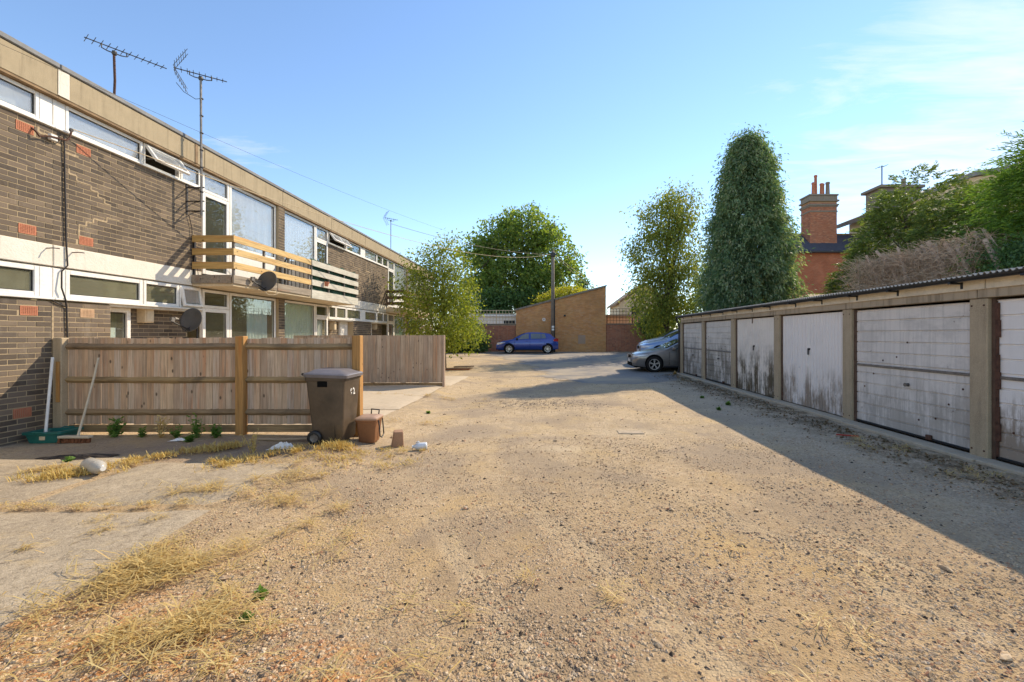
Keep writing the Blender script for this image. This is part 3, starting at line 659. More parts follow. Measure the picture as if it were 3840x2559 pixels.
def open_window(y0, y1, z0, z1, ang, x=XW, label=None, mull=()):
    """top-hung light pushed open; hinge along the head"""
    o = frame_mb(y0, y1, z0, z1, x, 0.035).build('window', MAT['upvc'], block, label=label)
    c, s = math.cos(ang), math.sin(ang); zt = z1-0.02
    def T(p):                                           # swing about the head
        dx, dz = p[0]-x, p[2]-zt; return (x+0.012+dx*c-dz*s, p[1], zt+dx*s+dz*c)
    m = frame_mb(y0+0.02, y1-0.02, z0+0.02, z1-0.02, x+0.01, 0.045, 0.045, mull); m.v = [T(p) for p in m.v]; m.build('sash', MAT['upvc'], o)
    ed = [y0+0.0425]+list(mull)+[y1-0.0425]
    for a, b in zip(ed, ed[1:]):
        g = MB(); g.box(x-0.01, x-0.016, a+0.0225, b-0.0225, z0+0.065, z1-0.065); g.v = [T(p) for p in g.v]; g.build('pane', MAT['glass_haze'], o)
    st = MB(); e = T((x, y0+0.03, z0+0.05)); st.tube([(x-0.03, y0+0.05, z0+0.12), e], 0.006, 6); e = T((x, y1-0.03, z0+0.05)); st.tube([(x-0.03, y1-0.05, z0+0.12), e], 0.006, 6)
    st.build('stay', MAT['galv'], o)
    return o
ZU0, ZU1, ZL0, ZL1 = 4.70, 5.10, 2.15, 2.585
for pi, P in enumerate(PIERS):
    for sg in (-1, 1):
        h = (pi, sg)
        if pi == 0 and sg == -1: continue
        # upper clerestory strip
        a, b = yr(P, sg, 4.24, 5.57); window(a, b, ZU0, ZU1, glass='glass_haze' if h != (1, 1) else 'glass', blind='net' if h in ((1, -1), (0, 1)) else None)  # nets added behind these panes for the brightness of reflected sky
        if h == (1, 1) or h == (2, 1):
            a, b = yr(P, sg, 2.86, 4.22); open_window(a, b, ZU0, ZU1, R(38), mull=((a+b)/2,), label='double top-hung window pushed open')
        elif h == (1, -1):
            a, b = yr(P, sg, 3.40, 4.22); open_window(a, b, ZU0, ZU1, R(36), label='top-hung window pushed open')
            a, b = yr(P, sg, 2.86, 3.38); window(a, b, ZU0, ZU1, glass='glass_haze', blind='net')
        else:
            a, b = yr(P, sg, 3.55, 4.22); window(a, b, ZU0, ZU1); a, b = yr(P, sg, 2.86, 3.53); window(a, b, ZU0, ZU1)
        # lower clerestory strip
        a, b = yr(P, sg, 4.24, 5.57); window(a, b, ZL0, ZL1, w=0.065, glass='glass_low')
        a, b = yr(P, sg, 3.42, 4.22); window(a, b, ZL0, ZL1, w=0.055, glass='glass_low')
        a, b = yr(P, sg, 2.86, 3.40)
        if h == (1, -1): open_window(a, b, ZL0, ZL1, R(9), label='small kitchen window slightly open'); drape(block, a+0.06, b-0.06, ZL0+0.05, ZL1-0.03, XW-0.14, 'curtain_t', 0.012, 0.07)
        else: window(a, b, ZL0, ZL1, w=0.055)
        for (z0, z1) in ((ZU0, ZU1), (ZL0, ZL1)):        # white infill panels at the party line, sill and head boards
            a, b = yr(P, sg, 5.575, HALF-0.004); m = MB(); m.bbox(XW+0.004, XW-0.06, a, b, z0, z1, 0.005); part(m, 'infill_panel', MAT['upvc'])
            a, b = yr(P, sg, 2.84, HALF-0.002); m = MB(); m.bbox(XW+0.04, XW-0.1, a, b, z0-0.035, z0-0.003, 0.006); part(m, 'sill', MAT['upvc'])
        a, b = yr(P, sg, 2.84, 4.86); m = MB(); m.box(XW-0.012, XW-0.5, a, b, ZL0-0.075, ZL0-0.037); part(m, 'soffit', MAT['upvc_old'])
        a, b = yr(P, sg, 2.84, HALF-0.002); m = MB(); m.box(XW-0.02, XW-0.3, a, b, ZL1+0.003, 2.613); part(m, 'head_board', MAT['upvc_old'])
        # tall balcony window with its glazed door, upstairs and down
        for fl in (0, 1):
            zb, zh, tr = ((2.93, 5.10, 4.66), (0.14, 2.57, 2.17))[fl]
            sill = (3.62, 0.72)[fl]
            a, b = yr(P, sg, 0.16, 1.96)
            blind = {(0,1,-1): 'blind', (0,1,1): 'net', (1,1,1): 'curtain', (0,2,-1): 'curtain_g', (1,2,-1): 'curtain_g'}.get((fl, pi, sg))  # the pale blind is added to imitate the reflection on bare glass
            wdw = window(a, b, sill, zh, glass='glass_haze' if fl == 0 else 'glass', w=0.06, label='large picture window onto the balcony' if fl == 0 else 'large ground floor picture window')
            if blind: drape(wdw, a+0.03, b-0.03, sill-0.1, zh-0.03, XW-0.10, blind, 0.02 if fl == 0 else 0.035, 0.3 if blind == 'blind' else 0.14)
            if (fl, pi, sg) == (1, 1, -1): drape(wdw, a+0.72, b-0.25, sill-0.1, zh-0.03, XW-0.10, 'curtain', 0.04, 0.13)
            m = MB(); m.bbox(XW+0.002, XW-0.08, a, b, zb-0.04, sill-0.004, 0.006); part(m, 'spandrel', MAT['upvc'])
            a, b = yr(P, sg, 1.985, 2.80)
            d = frame_mb(a, b, zb-0.03, tr, XW, 0.085).build('door', MAT['upvc'], block, label='white glazed balcony door' if fl == 0 else 'white glazed garden door')
            pane(d, a+0.085, b-0.085, zb+0.05, tr-0.085, XW, 'glass')
            hm = MB(); yh = a+0.042 if sg == 1 else b-0.042
            hm.box(XW+0.006, XW+0.035, yh-0.012, yh+0.012, (zb+tr)/2-0.35, (zb+tr)/2-0.22); hm.build('handle', MAT['upvc'], d)
            if (fl, pi, sg) == (1, 1, 1): drape(d, a+0.08, b-0.08, 0.2, tr-0.05, XW-0.15, 'net', 0.02, 0.12)
            window(a, b, tr+0.004, zh, glass='glass_haze' if fl == 0 else 'glass', w=0.06, label='transom light above a glazed door', blind='blind' if h == (1, -1) and fl == 0 else None)
            m = MB(); yv = yy(P, sg, 1.9725); m.box(XW+0.003, XW-0.075, yv-0.0115, yv+0.0115, zb-0.04, zh); part(m, 'mullion', MAT['upvc_old'])
        # recessed front door with its frame, meter cupboard on the recessed brick
        a, b = yr(P, sg, 4.24, 4.84)
        xd = XW-0.22
        d = frame_mb(a, b, 0.12, 2.07, xd, 0.075, 0.08).build('door', MAT['upvc'], block, label='recessed white front door with obscure glass' if h == (1, -1) else 'recessed plain white front door')
        m = MB(); m.box(xd-0.03, xd-0.07, a+0.075, b-0.075, 0.2, 1.15 if h == (1, -1) else 1.99); m.build('door_panel', MAT['upvc'], d)
        if h == (1, -1):
            pane(d, a+0.09, b-0.09, 1.16, 1.98, xd, 'glass'); drape(d, a+0.08, a+0.42, 1.1, 1.72, xd-0.1, 'curtain', 0.006, 0.3)
        m = MB(); m.box(xd+0.006, xd+0.04, b-0.06, b-0.035, 1.05, 1.18); m.build('handle', MAT['galv'], d)
    if pi:                                               # pale meter boxes
        for (u, zb) in ((-3.95, 1.82), (3.6, 1.75)):
            m = MB(); m.bbox(XW-0.3, XW-0.12, P+u-0.09, P+u+0.09, zb, zb+0.32, 0.01); o = part(m, 'meter_box', MAT['cream'])
            m = MB(); m.bbox(XW-0.119, XW-0.108, P+u-0.075, P+u+0.075, zb+0.02, zb+0.30, 0.004); m.build('lid', MAT['cream'], o)
# stub bars left in the render band
for y in (6.62, 6.98, 19.0):
    m = MB(); m.tube([(XW-0.02, y, 2.86), (XW+0.10, y+0.02, 2.87), (XW+0.16, y+0.05, 2.865)], 0.008, 6); part(m, 'bracket', MAT['rust'])
# ---- balconies, one across each pair of homes
XB = -6.44
for pi, P in enumerate(PIERS):
    if pi == 0: continue
    bal = MB(); bal.bbox(XB, XW+0.013, P-3.1, P+3.1, 2.60, 2.80, 0.008); b_ = part(bal, 'balcony', MAT['cream'], label='shared balcony with new softwood rails on its near half' if pi == 1 else 'shared balcony with brown plank rails')
    m = MB(); m.box(XB-0.03, XW+0.02, P-3.07, P+3.07, 2.803, 2.815); m.build('deck', MAT['lead'], b_)
    for side in (-1, 1):
        ys = (P-3.1, P-0.02) if side == -1 else (P+0.02, P+3.1)
        km = 'old_plank' if (pi, side) == (1, -1) else 'white_plank' if pi == 1 else 'cream'
        # edge boards
        if side == -1:
            m = MB(); m.bbox(XB+0.004, XB+0.034, ys[0]-0.03, ys[0]+1.5, 2.655, 2.83, 0.005); m.build('edge_board', MAT[km], b_)
            m = MB(); m.bbox(XB+0.004, XB+0.034, ys[0]+1.52, ys[1], 2.655, 2.83, 0.005); m.build('edge_board', MAT[km], b_)
            m = MB(); m.bbox(XW+0.02, XB-0.02, ys[0]-0.034, ys[0]-0.004, 2.652, 2.832, 0.005); m.build('edge_board', MAT[km], b_)
        else:
            m = MB(); m.bbox(XB+0.004, XB+0.034, ys[0], ys[1]+0.03, 2.60, 2.84, 0.005); m.build('edge_board', MAT[km], b_)
            m = MB(); m.bbox(XW+0.02, XB-0.02, ys[1]+0.004, ys[1]+0.034, 2.60, 2.84, 0.005); m.build('edge_board', MAT[km], b_)
        pm = {(1,-1): 'new_plank', (1,1): 'white_plank'}.get((pi, side), 'brown_plank')
        ye = ys[0]-0.02 if side == -1 else ys[1]+0.02
        for k, zc_ in enumerate((3.575, 3.31, 3.04)):
            hh = 0.07 if side == -1 else 0.08
            j = random.uniform(-0.01, 0.01)
            m = MB(); m.bbox(XB+0.012, XB+0.037, ys[0]-(0.035 if side == -1 else -0.004), ys[1]+(0.035 if side == 1 else -0.004), zc_-hh+j, zc_+hh+j, 0.004); m.build('rail_plank', MAT[pm], b_)
            m = MB(); m.bbox(XW+0.03, XB+0.008, ye-0.012, ye+0.013, zc_-hh+j-0.003, zc_+hh+j-0.003, 0.004); m.build('rail_plank', MAT[pm] if pm != 'new_plank' else MAT['new_plank_x'] if 'new_plank_x' in MAT else MAT[pm], b_)
        for y in ([ys[0]+0.03, ys[0]+1.05, ys[0]+2.05, ys[1]-0.05] if side == -1 else [ys[0]+0.05, ys[0]+1.05, ys[0]+2.1, ys[1]-0.03]):
            m = MB(); m.box(XB-0.035, XB+0.008, y-0.02, y+0.02, 2.815, 3.64); m.build('post', MAT['galv'], b_)
        m = MB(); y = ys[0]+0.03 if side == -1 else ys[1]-0.03; m.box(XW+0.015, XW+0.05, y-0.018, y+0.018, 2.815, 3.66); m.build('post', MAT['black'], b_)
        if (pi, side) == (1, 1):                          # green sheet tied behind the white rails
            m = MB(); rows = []
            for k in range(9):
                z = 2.84+0.86*k/8; rows.append([(XB-0.05+0.012*math.sin(i*1.3+k*0.9), ys[0]+0.04+(ys[1]-ys[0]-0.08)*i/30, z+(0.03*math.sin(i*0.7) if k == 8 else 0)) for i in range(31)])
            m.grid(rows); m.build('green_sheet', plain('green_mesh_sheet', (0.035,0.085,0.055), 0.8, 0.2, var=0.4, scale=5), b_)
    # divider across the balcony
    m = MB(); rows = []
    for y_, x_ in ((0, 0),):
        m.box(XW+0.03, XB-0.06, P-0.012, P+0.012, 2.82, 3.62)
    m.build('divider', MAT['upvc_old'], b_)
    if pi == 1:
        for y in (11.55, 11.75, 11.95, 12.15, 12.35):
            m = MB(); m.tube([(XB-0.12, y, 2.82), (XB-0.12, y, 3.55)], 0.009, 6); m.build('baluster', MAT['cable'], b_)
        m = MB(); m.tube([(XB-0.12, 11.45, 2.82), (XB-0.12, 11.45, 3.45), (XB-0.12, 11.55, 3.58), (XB-0.12, 12.4, 3.58)], 0.02, 8); m.build('handrail', MAT['cable'], b_)

# ------------------------------------------------------------------ things fixed to the block
# surface cable running down the wall
m = MB(); m.tube([(XW+0.025, 6.86, 4.60), (XW+0.02, 6.87, 4.2), (XW+0.022, 6.88, 3.6), (XW+0.02, 6.89, 3.1), (XW+0.03, 6.89, 2.9), (XW+0.035, 6.90, 2.65), (XW+0.03, 6.82, 2.55), (XW+0.05, 6.80, 2.3), (XW+0.045, 6.86, 2.13), (XW+0.02, 6.90, 2.0), (XW+0.02, 6.92, 1.2), (XW+0.02, 6.92, 0.2)], 0.011, 7)
m.tube([(XW+0.022, 6.65, 2.13), (XW+0.022, 6.78, 2.06), (XW+0.022, 6.90, 2.02)], 0.009, 6)
tag(m.build('cable', MAT['cable']), 'black cable running down the brown brick wall beside the white boards', 'cable')
t = thing('cable_bracket', 'rusty hook bracket with white junction box and drooping cable high on the brick wall', 'bracket', (XW, 6.70, 4.45))
m = MB(); m.tube([(XW-0.01, 6.44, 4.55), (XW+0.05, 6.45, 4.50), (XW+0.07, 6.48, 4.44), (XW+0.08, 6.62, 4.50), (XW+0.09, 6.83, 4.53), (XW+0.09, 6.88, 4.60), (XW+0.09, 6.90, 4.69)], 0.013, 7); m.build('hook', MAT['rust'], t)
m = MB(); m.lathe([(0.026, -0.012), (0.03, 0), (0.026, 0.012)], (XW+0.09, 6.90, 4.715), (1, 0, 0), 12); m.build('insulator', MAT['cable'], t)
m = MB(); m.bbox(XW+0.02, XW+0.075, 6.63, 6.73, 4.46, 4.55, 0.008); m.build('junction_box', MAT['upvc'], t)
def dish(loc, nrm, w, h, arm, label, pole=None):
    t = thing('satellite_dish', label, 'satellite dish', loc)
    n = Vector(nrm).normalized(); a = n.cross(Vector((0,0,1))).normalized(); b = a.cross(n)
    c = Vector(loc); m = MB(); rows = []
    for k in range(9):
        r = k/8; rows.append([c+a*(w/2*r*math.cos(q))+b*(h/2*r*math.sin(q))+n*(0.055*r*r) for q in [2*math.pi*j/32 for j in range(33)]])
    for k in range(9):
        r = 1-k/8; rows.append([c+a*(w/2*r*math.cos(q))+b*(h/2*r*math.sin(q))+n*(0.055*r*r-0.012) for q in [2*math.pi*j/32 for j in range(33)]])
    m.grid(rows); m.build('reflector', MAT['dish'], t, True)
    m = MB(); p0 = c-b*h*0.44+n*0.02; p1 = c-b*h*0.26+n*arm
    m.tube([p0, p1], 0.014, 8); m.tube([c-b*h*0.3+n*0.04, p0+n*0.1-b*0.02], 0.008, 6); m.build('arm', MAT['black'], t)
    m = MB(); m.tube([p1-n*0.03+b*0.07, p1+b*0.075-n*0.11], [0.035, 0.022], 10); m.beam(p1+b*0.0, p1+b*0.08, 0.05, 0.07, n); m.build('receiver', MAT['galv'], t)
    m = MB(); m.tube([c-n*0.005, c-n*0.09], 0.04, 10)
    for q in (pole or []): pass
    if pole: m.tube(pole, 0.018, 8)
    m.build('mount', MAT['black'], t)
    return t
dish((-6.24, 10.25, 2.79), (-0.22, -0.93, 0.22), 0.52, 0.47, 0.42, 'grey satellite dish on the front edge of the timber-railed balcony', [(-6.24, 10.33, 2.79), (-6.28, 10.38, 2.70), (-6.41, 10.38, 2.68)])
dish((-7.02, 9.05, 1.88), (-0.15, -0.93, 0.2), 0.50, 0.48, 0.42, 'dark satellite dish low on a pole beside the ground floor door', [(-7.02, 9.14, 1.9), (-7.02, 9.16, 1.6), (-7.02, 9.16, 0.1)])
m = MB(); m.tube([(-6.26, 10.15, 2.56), (-6.22, 10.2, 2.50), (-6.16, 10.3, 2.50), (-6.13, 10.42, 2.54), (-6.2, 10.45, 2.62), (-6.40, 10.45, 2.66)], 0.007, 6)
tag(m.build('cable', MAT['cream']), 'loop of pale cable hanging under the satellite dish on the balcony', 'cable')
def aerial(label, base, top, boom0, boom1, nel, elen, mat, refl=False, ring=(), bend=0.0):
    t = thing('tv_aerial', label, 'tv aerial', base)
    b, tp = Vector(base), Vector(top); m = MB()
    pts = [b.lerp(tp, k/6)+Vector((bend*math.sin(k*1.9), 0, 0)) for k in range(7)]
    m.tube(pts, 0.021, 8); m.build('mast', MAT[mat], t)
    if ring:
        for z in ring:
            m = MB(); m.lathe([(0.021, -0.015), (0.033, -0.01), (0.033, 0.01), (0.021, 0.015)], (b.x+(tp.x-b.x)*(z-b.z)/(tp.z-b.z), b.y, z), n=10); m.build('tape', MAT['cable'], t)
    p0, p1 = Vector(boom0), Vector(boom1); d = (p1-p0).normalized(); side = d.cross(Vector((0,0,1))).normalized()
    m = MB(); m.tube([p0, p1], 0.0095, 6); m.build('boom', MAT['alu'], t)
    mid = p0.lerp(p1, 0.42); 
    m = MB(); a0 = tp-d*0.18; a1 = tp+d*0.18; zu = Vector((0,0,0.10)); m.tube([a0+zu, a0+Vector((0,0,0.02)), tp-d*0.1, tp+d*0.1, a1+Vector((0,0,0.02)), a1+zu], 0.011, 6); m.lathe([(0.035,-0.03),(0.045,0),(0.035,0.04)], tp, n=10); m.build('cradle', MAT['alu'], t)
    for k in range(nel):
        q = p0.lerp(p1, (k+0.15)/nel+0.01); L = elen*(1-0.35*k/nel)
        m = MB(); m.tube([q-side*L/2, q+side*L/2], 0.0055, 5); m.lathe([(0.012,-0.012),(0.012,0.012)], q, d, 6); m.build('element', MAT['alu'], t)
    if refl:
        for s in (1, -1):
            m = MB()
            for k in range(6):
                r = 0.08+0.065*k; c = p0-d*0.02+Vector((0,0,s*r*0.85))-d*(-0.5*r)*1.0
                m.tube([c-side*0.17, c+side*0.17], 0.005, 5)
            e = p0+d*0.22+Vector((0,0,s*0.40))
            m.tube([p0-side*0.1, e-side*0.1], 0.005, 5); m.tube([p0+side*0.1, e+side*0.1], 0.005, 5); m.build('reflector', MAT['alu'], t)
    return t
aerial('rusty roof mast carrying the long many-element tv aerial', (-8.35, 8.80, 5.50), (-8.30, 8.74, 7.03), (-8.54, 8.40, 7.12), (-7.84, 9.40, 7.12), 12, 0.34, 'rust', bend=0.008)
t = aerial('tall banded aerial mast fixed to brackets beside the balcony door', (-6.98, 9.22, 4.02), (-6.98, 9.20, 6.80), (-7.33, 8.95, 6.88), (-6.63, 9.46, 6.88), 9, 0.26, 'galv', True, (4.5, 5.0, 5.35, 5.7, 6.05, 6.4))
m = MB(); m.tube([(-6.98, 9.21, 6.4), (-7.05, 9.15, 6.36), (-7.2, 9.04, 6.45), (-7.3, 8.98, 6.6)], 0.006, 5); m.build('lead', MAT['cable'], t)
m = MB()
for z in (4.12, 4.32, 4.60): m.tube([(XW-0.01, 9.24, z), (-6.94, 9.24, z)], 0.013, 6); m.tube([(XW-0.01, 9.44, z+0.03), (-6.96, 9.24, z)], 0.009, 6)
m.box(XW-0.002, XW+0.014, 9.22, 9.26, 4.05, 4.68); m.build('wall_bracket', MAT['cable'], t)
m = MB(); m.tube([(-7.27, 9.26, 4.05), (-7.27, 9.34, 3.8), (-7.27, 9.36, 3.4), (-7.2, 9.4, 3.0), (-7.2, 9.42, 2.83)], 0.007, 5); m.build('lead', MAT['cable'], t)
aerial('small distant tv aerial on a slim pole at the far end of the roof', (-8.3, 24.5, 5.5), (-8.3, 24.5, 7.75), (-8.55, 24.2, 7.85), (-8.0, 24.75, 7.85), 7, 0.4, 'galv', True)
# ------------------------------------------------------------------ garden fences
def fence_bay(parent, x0, x1, y, zb, zt, bw, mat, jitter=0.006, rear=False, slits=()):
    n = max(1, int(round((x1-x0)/bw)))
    for i in range(n):
        a = x0+(x1-x0)*i/n; b = x0+(x1-x0)*(i+1)/n+0.012; j = random.uniform(-jitter, jitter)
        m = MB(); z0 = zb+random.uniform(-0.008, 0.008); z1 = zt+j; l = random.uniform(-0.004, 0.004)
        y0 = y+random.uniform(-0.002, 0.002)
        ys = -1 if rear else 1
        lap = 0 if (i in slits) else 1; e = b-0.017-(0.0 if lap else 0.004)
        # feather-edge board in plan: face, deep joint, then the edge lapped behind the next board
        P4 = [(a, y0-0.006), (e, y0), (e, y0+0.012)]+([(b+0.004, y0+0.016), (b+0.004, y0+0.021)] if lap else [(e-0.002, y0+0.014)])+[(a, y0+0.011)]
        if rear: P4 = [(p[0], p[1]) for p in P4]
        n_ = len(P4); m.add([(p[0]+l, p[1], z0) for p in P4]+[(p[0], p[1], z1) for p in P4], [tuple(range(n_-1,-1,-1)), tuple(range(n_, 2*n_))]+[(q, (q+1) % n_, n_+(q+1) % n_, n_+q) for q in range(n_)])
        m.build('fence_board', MAT[mat], parent)
def arris(parent, x0, x1, y, z, sag=0.012):
    m = MB(); n = 18; rows = []
    for (dy, dz) in ((0, 0.045), (-0.046, 0.006), (-0.05, -0.012), (-0.012, -0.05), (0, -0.05), (0, 0.045)):
        rows.append([(x0+(x1-x0)*i/n, y+dy+random.uniform(-.003, .003)*(dy < 0), z+dz-sag*math.sin(math.pi*i/n)*0.5+0.002*math.sin(i*1.3+z*9)+random.uniform(-.004, .004)) for i in range(n+1)])
    m.grid(rows); m.add([r[0] for r in rows[:5]], [(0,1,2,3,4)]); m.add([r[-1] for r in rows[:5]], [(4,3,2,1,0)])
    return m.build('rail', MAT['rail'], parent)
FY = 6.80
fence = thing('garden_fence', 'weathered close-board fence with mossy rails and two new orange posts', 'fence', (-5.0, FY, 0.1))
for (a, b) in ((-7.14, -4.585), (-4.455, -2.855)):
    fence_bay(fence, a, b, FY, 0.255, 1.545, 0.10, 'fence', slits=(0, 4) if a < -5 else (11,), jitter=0.011)
    for z in (1.425, 0.925, 0.44): arris(fence, a-0.01, b+0.01, FY-0.001, z, random.uniform(0.0, 0.02))
    m = MB(); m.bbox(a, b, FY-0.012, FY+0.02, 0.135, 0.243, 0.005); m.build('gravel_board', MAT['rail'], fence)
m = MB(); m.bbox(-4.58, -4.46, FY-0.10, FY+0.02, 0.0, 1.575, 0.008); m.build('post', MAT['new_post'], fence, label='new orange timber post in the middle')
m = MB(); m.bbox(-2.85, -2.73, FY-0.10, FY+0.03, 0.0, 1.585, 0.008); m.build('post', MAT['new_post'], fence, label='new orange timber post at the free end')
m = MB(); m.bbox(-7.285, -7.15, FY-0.10, FY+0.02, 0.0, 1.55, 0.01); m.build('post', MAT['post_conc'], fence, label='grey concrete post against the brick wall')
m = MB(); m.bbox(-7.21, -7.165, FY-0.125, FY-0.101, 0.6, 1.2, 0.004); m.build('batten', MAT['new_post'], fence)
FY2 = 13.0
f2 = thing('garden_fence', 'greyed plain board fence farther off behind the bins', 'fence', (-5.0, FY2, 0.05))
fence_bay(f2, -7.2, -2.93, FY2, 0.215, 1.575, 0.135, 'fence_grey', 0.004)
for z in (1.35, 0.85, 0.35): arris(f2, -7.2, -2.93, FY2+0.085, z)
m = MB(); m.bbox(-7.2, -2.93, FY2+0.02, FY2+0.05, 0.06, 0.205, 0.005); m.build('gravel_board', MAT['rail'], f2)
m = MB(); m.bbox(-2.925, -2.86, FY2-0.02, FY2+0.08, 0.0, 1.58, 0.006); m.build('post', MAT['fence'], f2)
m = MB(); m.bbox(-5.0, -4.9, FY2+0.055, FY2+0.14, 0.0, 1.52, 0.006); m.build('post', MAT['rail'], f2)
# ------------------------------------------------------------------ things by the fence
def pt(x, y, dz=0): return (x, y, gz(x, y)+dz)
gb = gz(-3.0, 6.4)
SQ = lambda o: [setattr(v_.co, 'x', v_.co.x*0.9) for v_ in o.data.vertices]
BIN = plain('brown_bin_plastic', (0.085,0.060,0.038), 0.45, 0.5, var=0.5, scale=3.0, bump=0.15)
BINL = plain('faded_bin_lid', (0.16,0.145,0.15), 0.45, 0.5, var=0.2, scale=3, bump=0.1)
bn = thing('wheelie_bin', 'brown wheelie bin with grey lid and white number, parked against the fence', 'bin', (-2.98, 6.40, gb))
def rr(cx_, cy_, w, d, r, n=5):
    p = []
    for (sx, sy, a0) in ((1,1,0),(-1,1,90),(-1,-1,180),(1,-1,270)):
        for k in range(n): a = R(a0+90*k/(n-1)); p.append((cx_+sx*(w/2-r)+r*math.cos(a), cy_+sy*(d/2-r)+r*math.sin(a)))
    return p
rows = []
for (z, w, d, ox) in ((0.035, 0.46, 0.44, 0.02), (0.06, 0.49, 0.46, 0.02), (0.30, 0.535, 0.485, 0.012), (0.80, 0.625, 0.54, 0.0), (0.90, 0.645, 0.55, 0.0), (0.905, 0.675, 0.575, 0.0), (0.955, 0.68, 0.58, 0.0), (0.96, 0.62, 0.52, 0.0)):
    r_ = rr(-2.97+ox, 6.40, w, d, 0.05); rows.append([(x, y, gb+z) for x, y in r_+[r_[0]]])
m = MB(); m.grid(rows); m.add([p for p in rows[0][:-1]], [tuple(range(len(rows[0])-1))])
b_ = m.build('body', BIN, bn, True)
b_.modifiers.new('edges', 'EDGE_SPLIT').split_angle = R(35)
m = MB()      # black plate paints the shaded recess under the rim; rib along the lower corner
m.bbox(-3.09, -2.93, 6.118, 6.128, gb+0.815, gb+0.895, 0.003); m.build('grip_shade', MAT['void'], bn)
m = MB(); m.add([(-2.83, 6.168, gb+0.05), (-2.805, 6.168, gb+0.05), (-2.822, 6.150, gb+0.30), (-2.83, 6.185, gb+0.05)], [(0,1,2),(1,3,2),(3,0,2),(0,3,1)]); m.build('foot_rib', MAT['black'], bn)
rows = []
for (z, w, d, ox) in ((0.945, 0.725, 0.60, 0.0), (0.985, 0.735, 0.61, 0.0), (1.0, 0.70, 0.58, 0.0), (1.012, 0.60, 0.48, -0.01), (1.045, 0.46, 0.36, -0.02), (1.052, 0.40, 0.30, -0.02)):
    r_ = rr(-2.965+ox, 6.40, w, d, 0.06); rows.append([(x, y, gb+z-0.03*(x+2.97)*1.0) for x, y in r_+[r_[0]]])
m = MB(); m.grid(rows); m.add([p for p in rows[-1][:-1]], [tuple(range(len(rows[-1])-1))]); m.add([p for p in rows[0][:-1]], [tuple(range(len(rows[0])-1))])
ld = m.build('lid', BINL, bn, True); ld.modifiers.new('edges', 'EDGE_SPLIT').split_angle = R(30)
m = MB(); m.tube([(-3.38, 6.17, gb+0.99), (-3.38, 6.63, gb+0.99)], 0.018, 10)
for y in (6.22, 6.58): m.beam((-3.39, y, gb+0.985), (-3.27, y, gb+0.965), 0.05, 0.04)
m.build('handle', MAT['black'], bn)
for y in (6.14, 6.66):
    m = MB(); c = (-3.17, y, gb+0.10); ax = (0, 1, 0)
    m.lathe([(0.055,-0.022),(0.085,-0.026),(0.10,-0.012),(0.10,0.012),(0.085,0.026),(0.055,0.022)], c, ax, 22, True); w_ = m.build('wheel', MAT['black'], bn, True)
    m = MB(); m.lathe([(0.0,-0.014),(0.02,-0.018),(0.058,-0.012),(0.066,-0.022),(0.068,0.0),(0.058,0.012),(0.0,0.014)], c, ax, 18, True); m.build('hub', MAT['galv'], w_, True)
m = MB(); m.tube([(-3.17, 6.15, gb+0.10), (-3.17, 6.65, gb+0.10)], 0.014, 8); m.build('axle', MAT['galv'], bn)
for o in bn.children:
    if o.name.split('.')[0] in ('body', 'lid', 'grip_shade', 'foot_rib'): SQ(o)
def bin_fix(o, x0=-0.02):
    n_ = o.name.split('.')[0]
    if n_ in ('body', 'lid', 'grip_shade', 'foot_rib'):
        for v_ in o.data.vertices: v_.co.x = v_.co.x*0.92; v_.co.z *= 0.97
    elif n_ == 'handle':
        for v_ in o.data.vertices: v_.co.x += 0.085; v_.co.z *= 0.97
    elif n_ in ('wheel', 'axle'):
        o.location.x += 0.055
for o in bn.children: bin_fix(o)
# painted number on the end panel
for k, ch in enumerate('62'):
    cu = bpy.data.curves.new('number', 'FONT'); cu.body = ch; cu.size = 0.125; cu.extrude = 0.0012; cu.offset = 0.003
    tmp = bpy.data.objects.new('number', cu); COL.objects.link(tmp); bpy.context.view_layer.update()
    me = bpy.data.meshes.new_from_object(tmp); bpy.data.objects.remove(tmp)
    o = bpy.data.objects.new('number', me); COL.objects.link(o); me.materials.clear(); me.materials.append(MAT['upvc']); o.parent = bn
    o.rotation_euler = (R(90), 0, R(90)); o.rotation_euler = (R(84), R(0), R(90)); zz = 0.66
    o.location = ((-2.97+0.315-bn.location.x)*0.83+0.004, 6.33+0.085*k-bn.location.y, zz)
# food caddy
g2 = gz(-2.55, 6.52)
CAD = plain('brown_caddy_plastic', (0.26,0.115,0.05), 0.5, 0.4, var=0.2, scale=5)
CADL = plain('faded_caddy_lid', (0.42,0.27,0.18), 0.5, 0.4, var=0.15, scale=5)
cd = thing('food_caddy', 'small brown food waste caddy with carrying handle beside the big bin', 'bin', (-2.53, 6.55, g2))
rows = []
for (z, w) in ((0.0, 0.21), (0.02, 0.225), (0.30, 0.275), (0.305, 0.30), (0.335, 0.305), (0.34, 0.27)):
    r_ = rr(-2.53, 6.55, w, w*1.02, 0.03); rows.append([(x, y, g2+z) for x, y in r_+[r_[0]]])
m = MB(); m.grid(rows); m.add(rows[0][:-1], [tuple(range(20))]); m.build('body', CAD, cd, True).modifiers.new('e', 'EDGE_SPLIT').split_angle = R(35)
rows = []
for (z, w) in ((0.335, 0.315), (0.355, 0.315), (0.365, 0.29), (0.378, 0.20)):
    r_ = rr(-2.53, 6.55, w, w*1.02, 0.035); rows.append([(x, y, g2+z+0.02*(y-6.55)) for x, y in r_+[r_[0]]])
m = MB(); m.grid(rows); m.add(rows[-1][:-1], [tuple(range(20))]); m.add(rows[0][:-1], [tuple(range(20))]); m.build('lid', CADL, cd, True).modifiers.new('e', 'EDGE_SPLIT').split_angle = R(30)
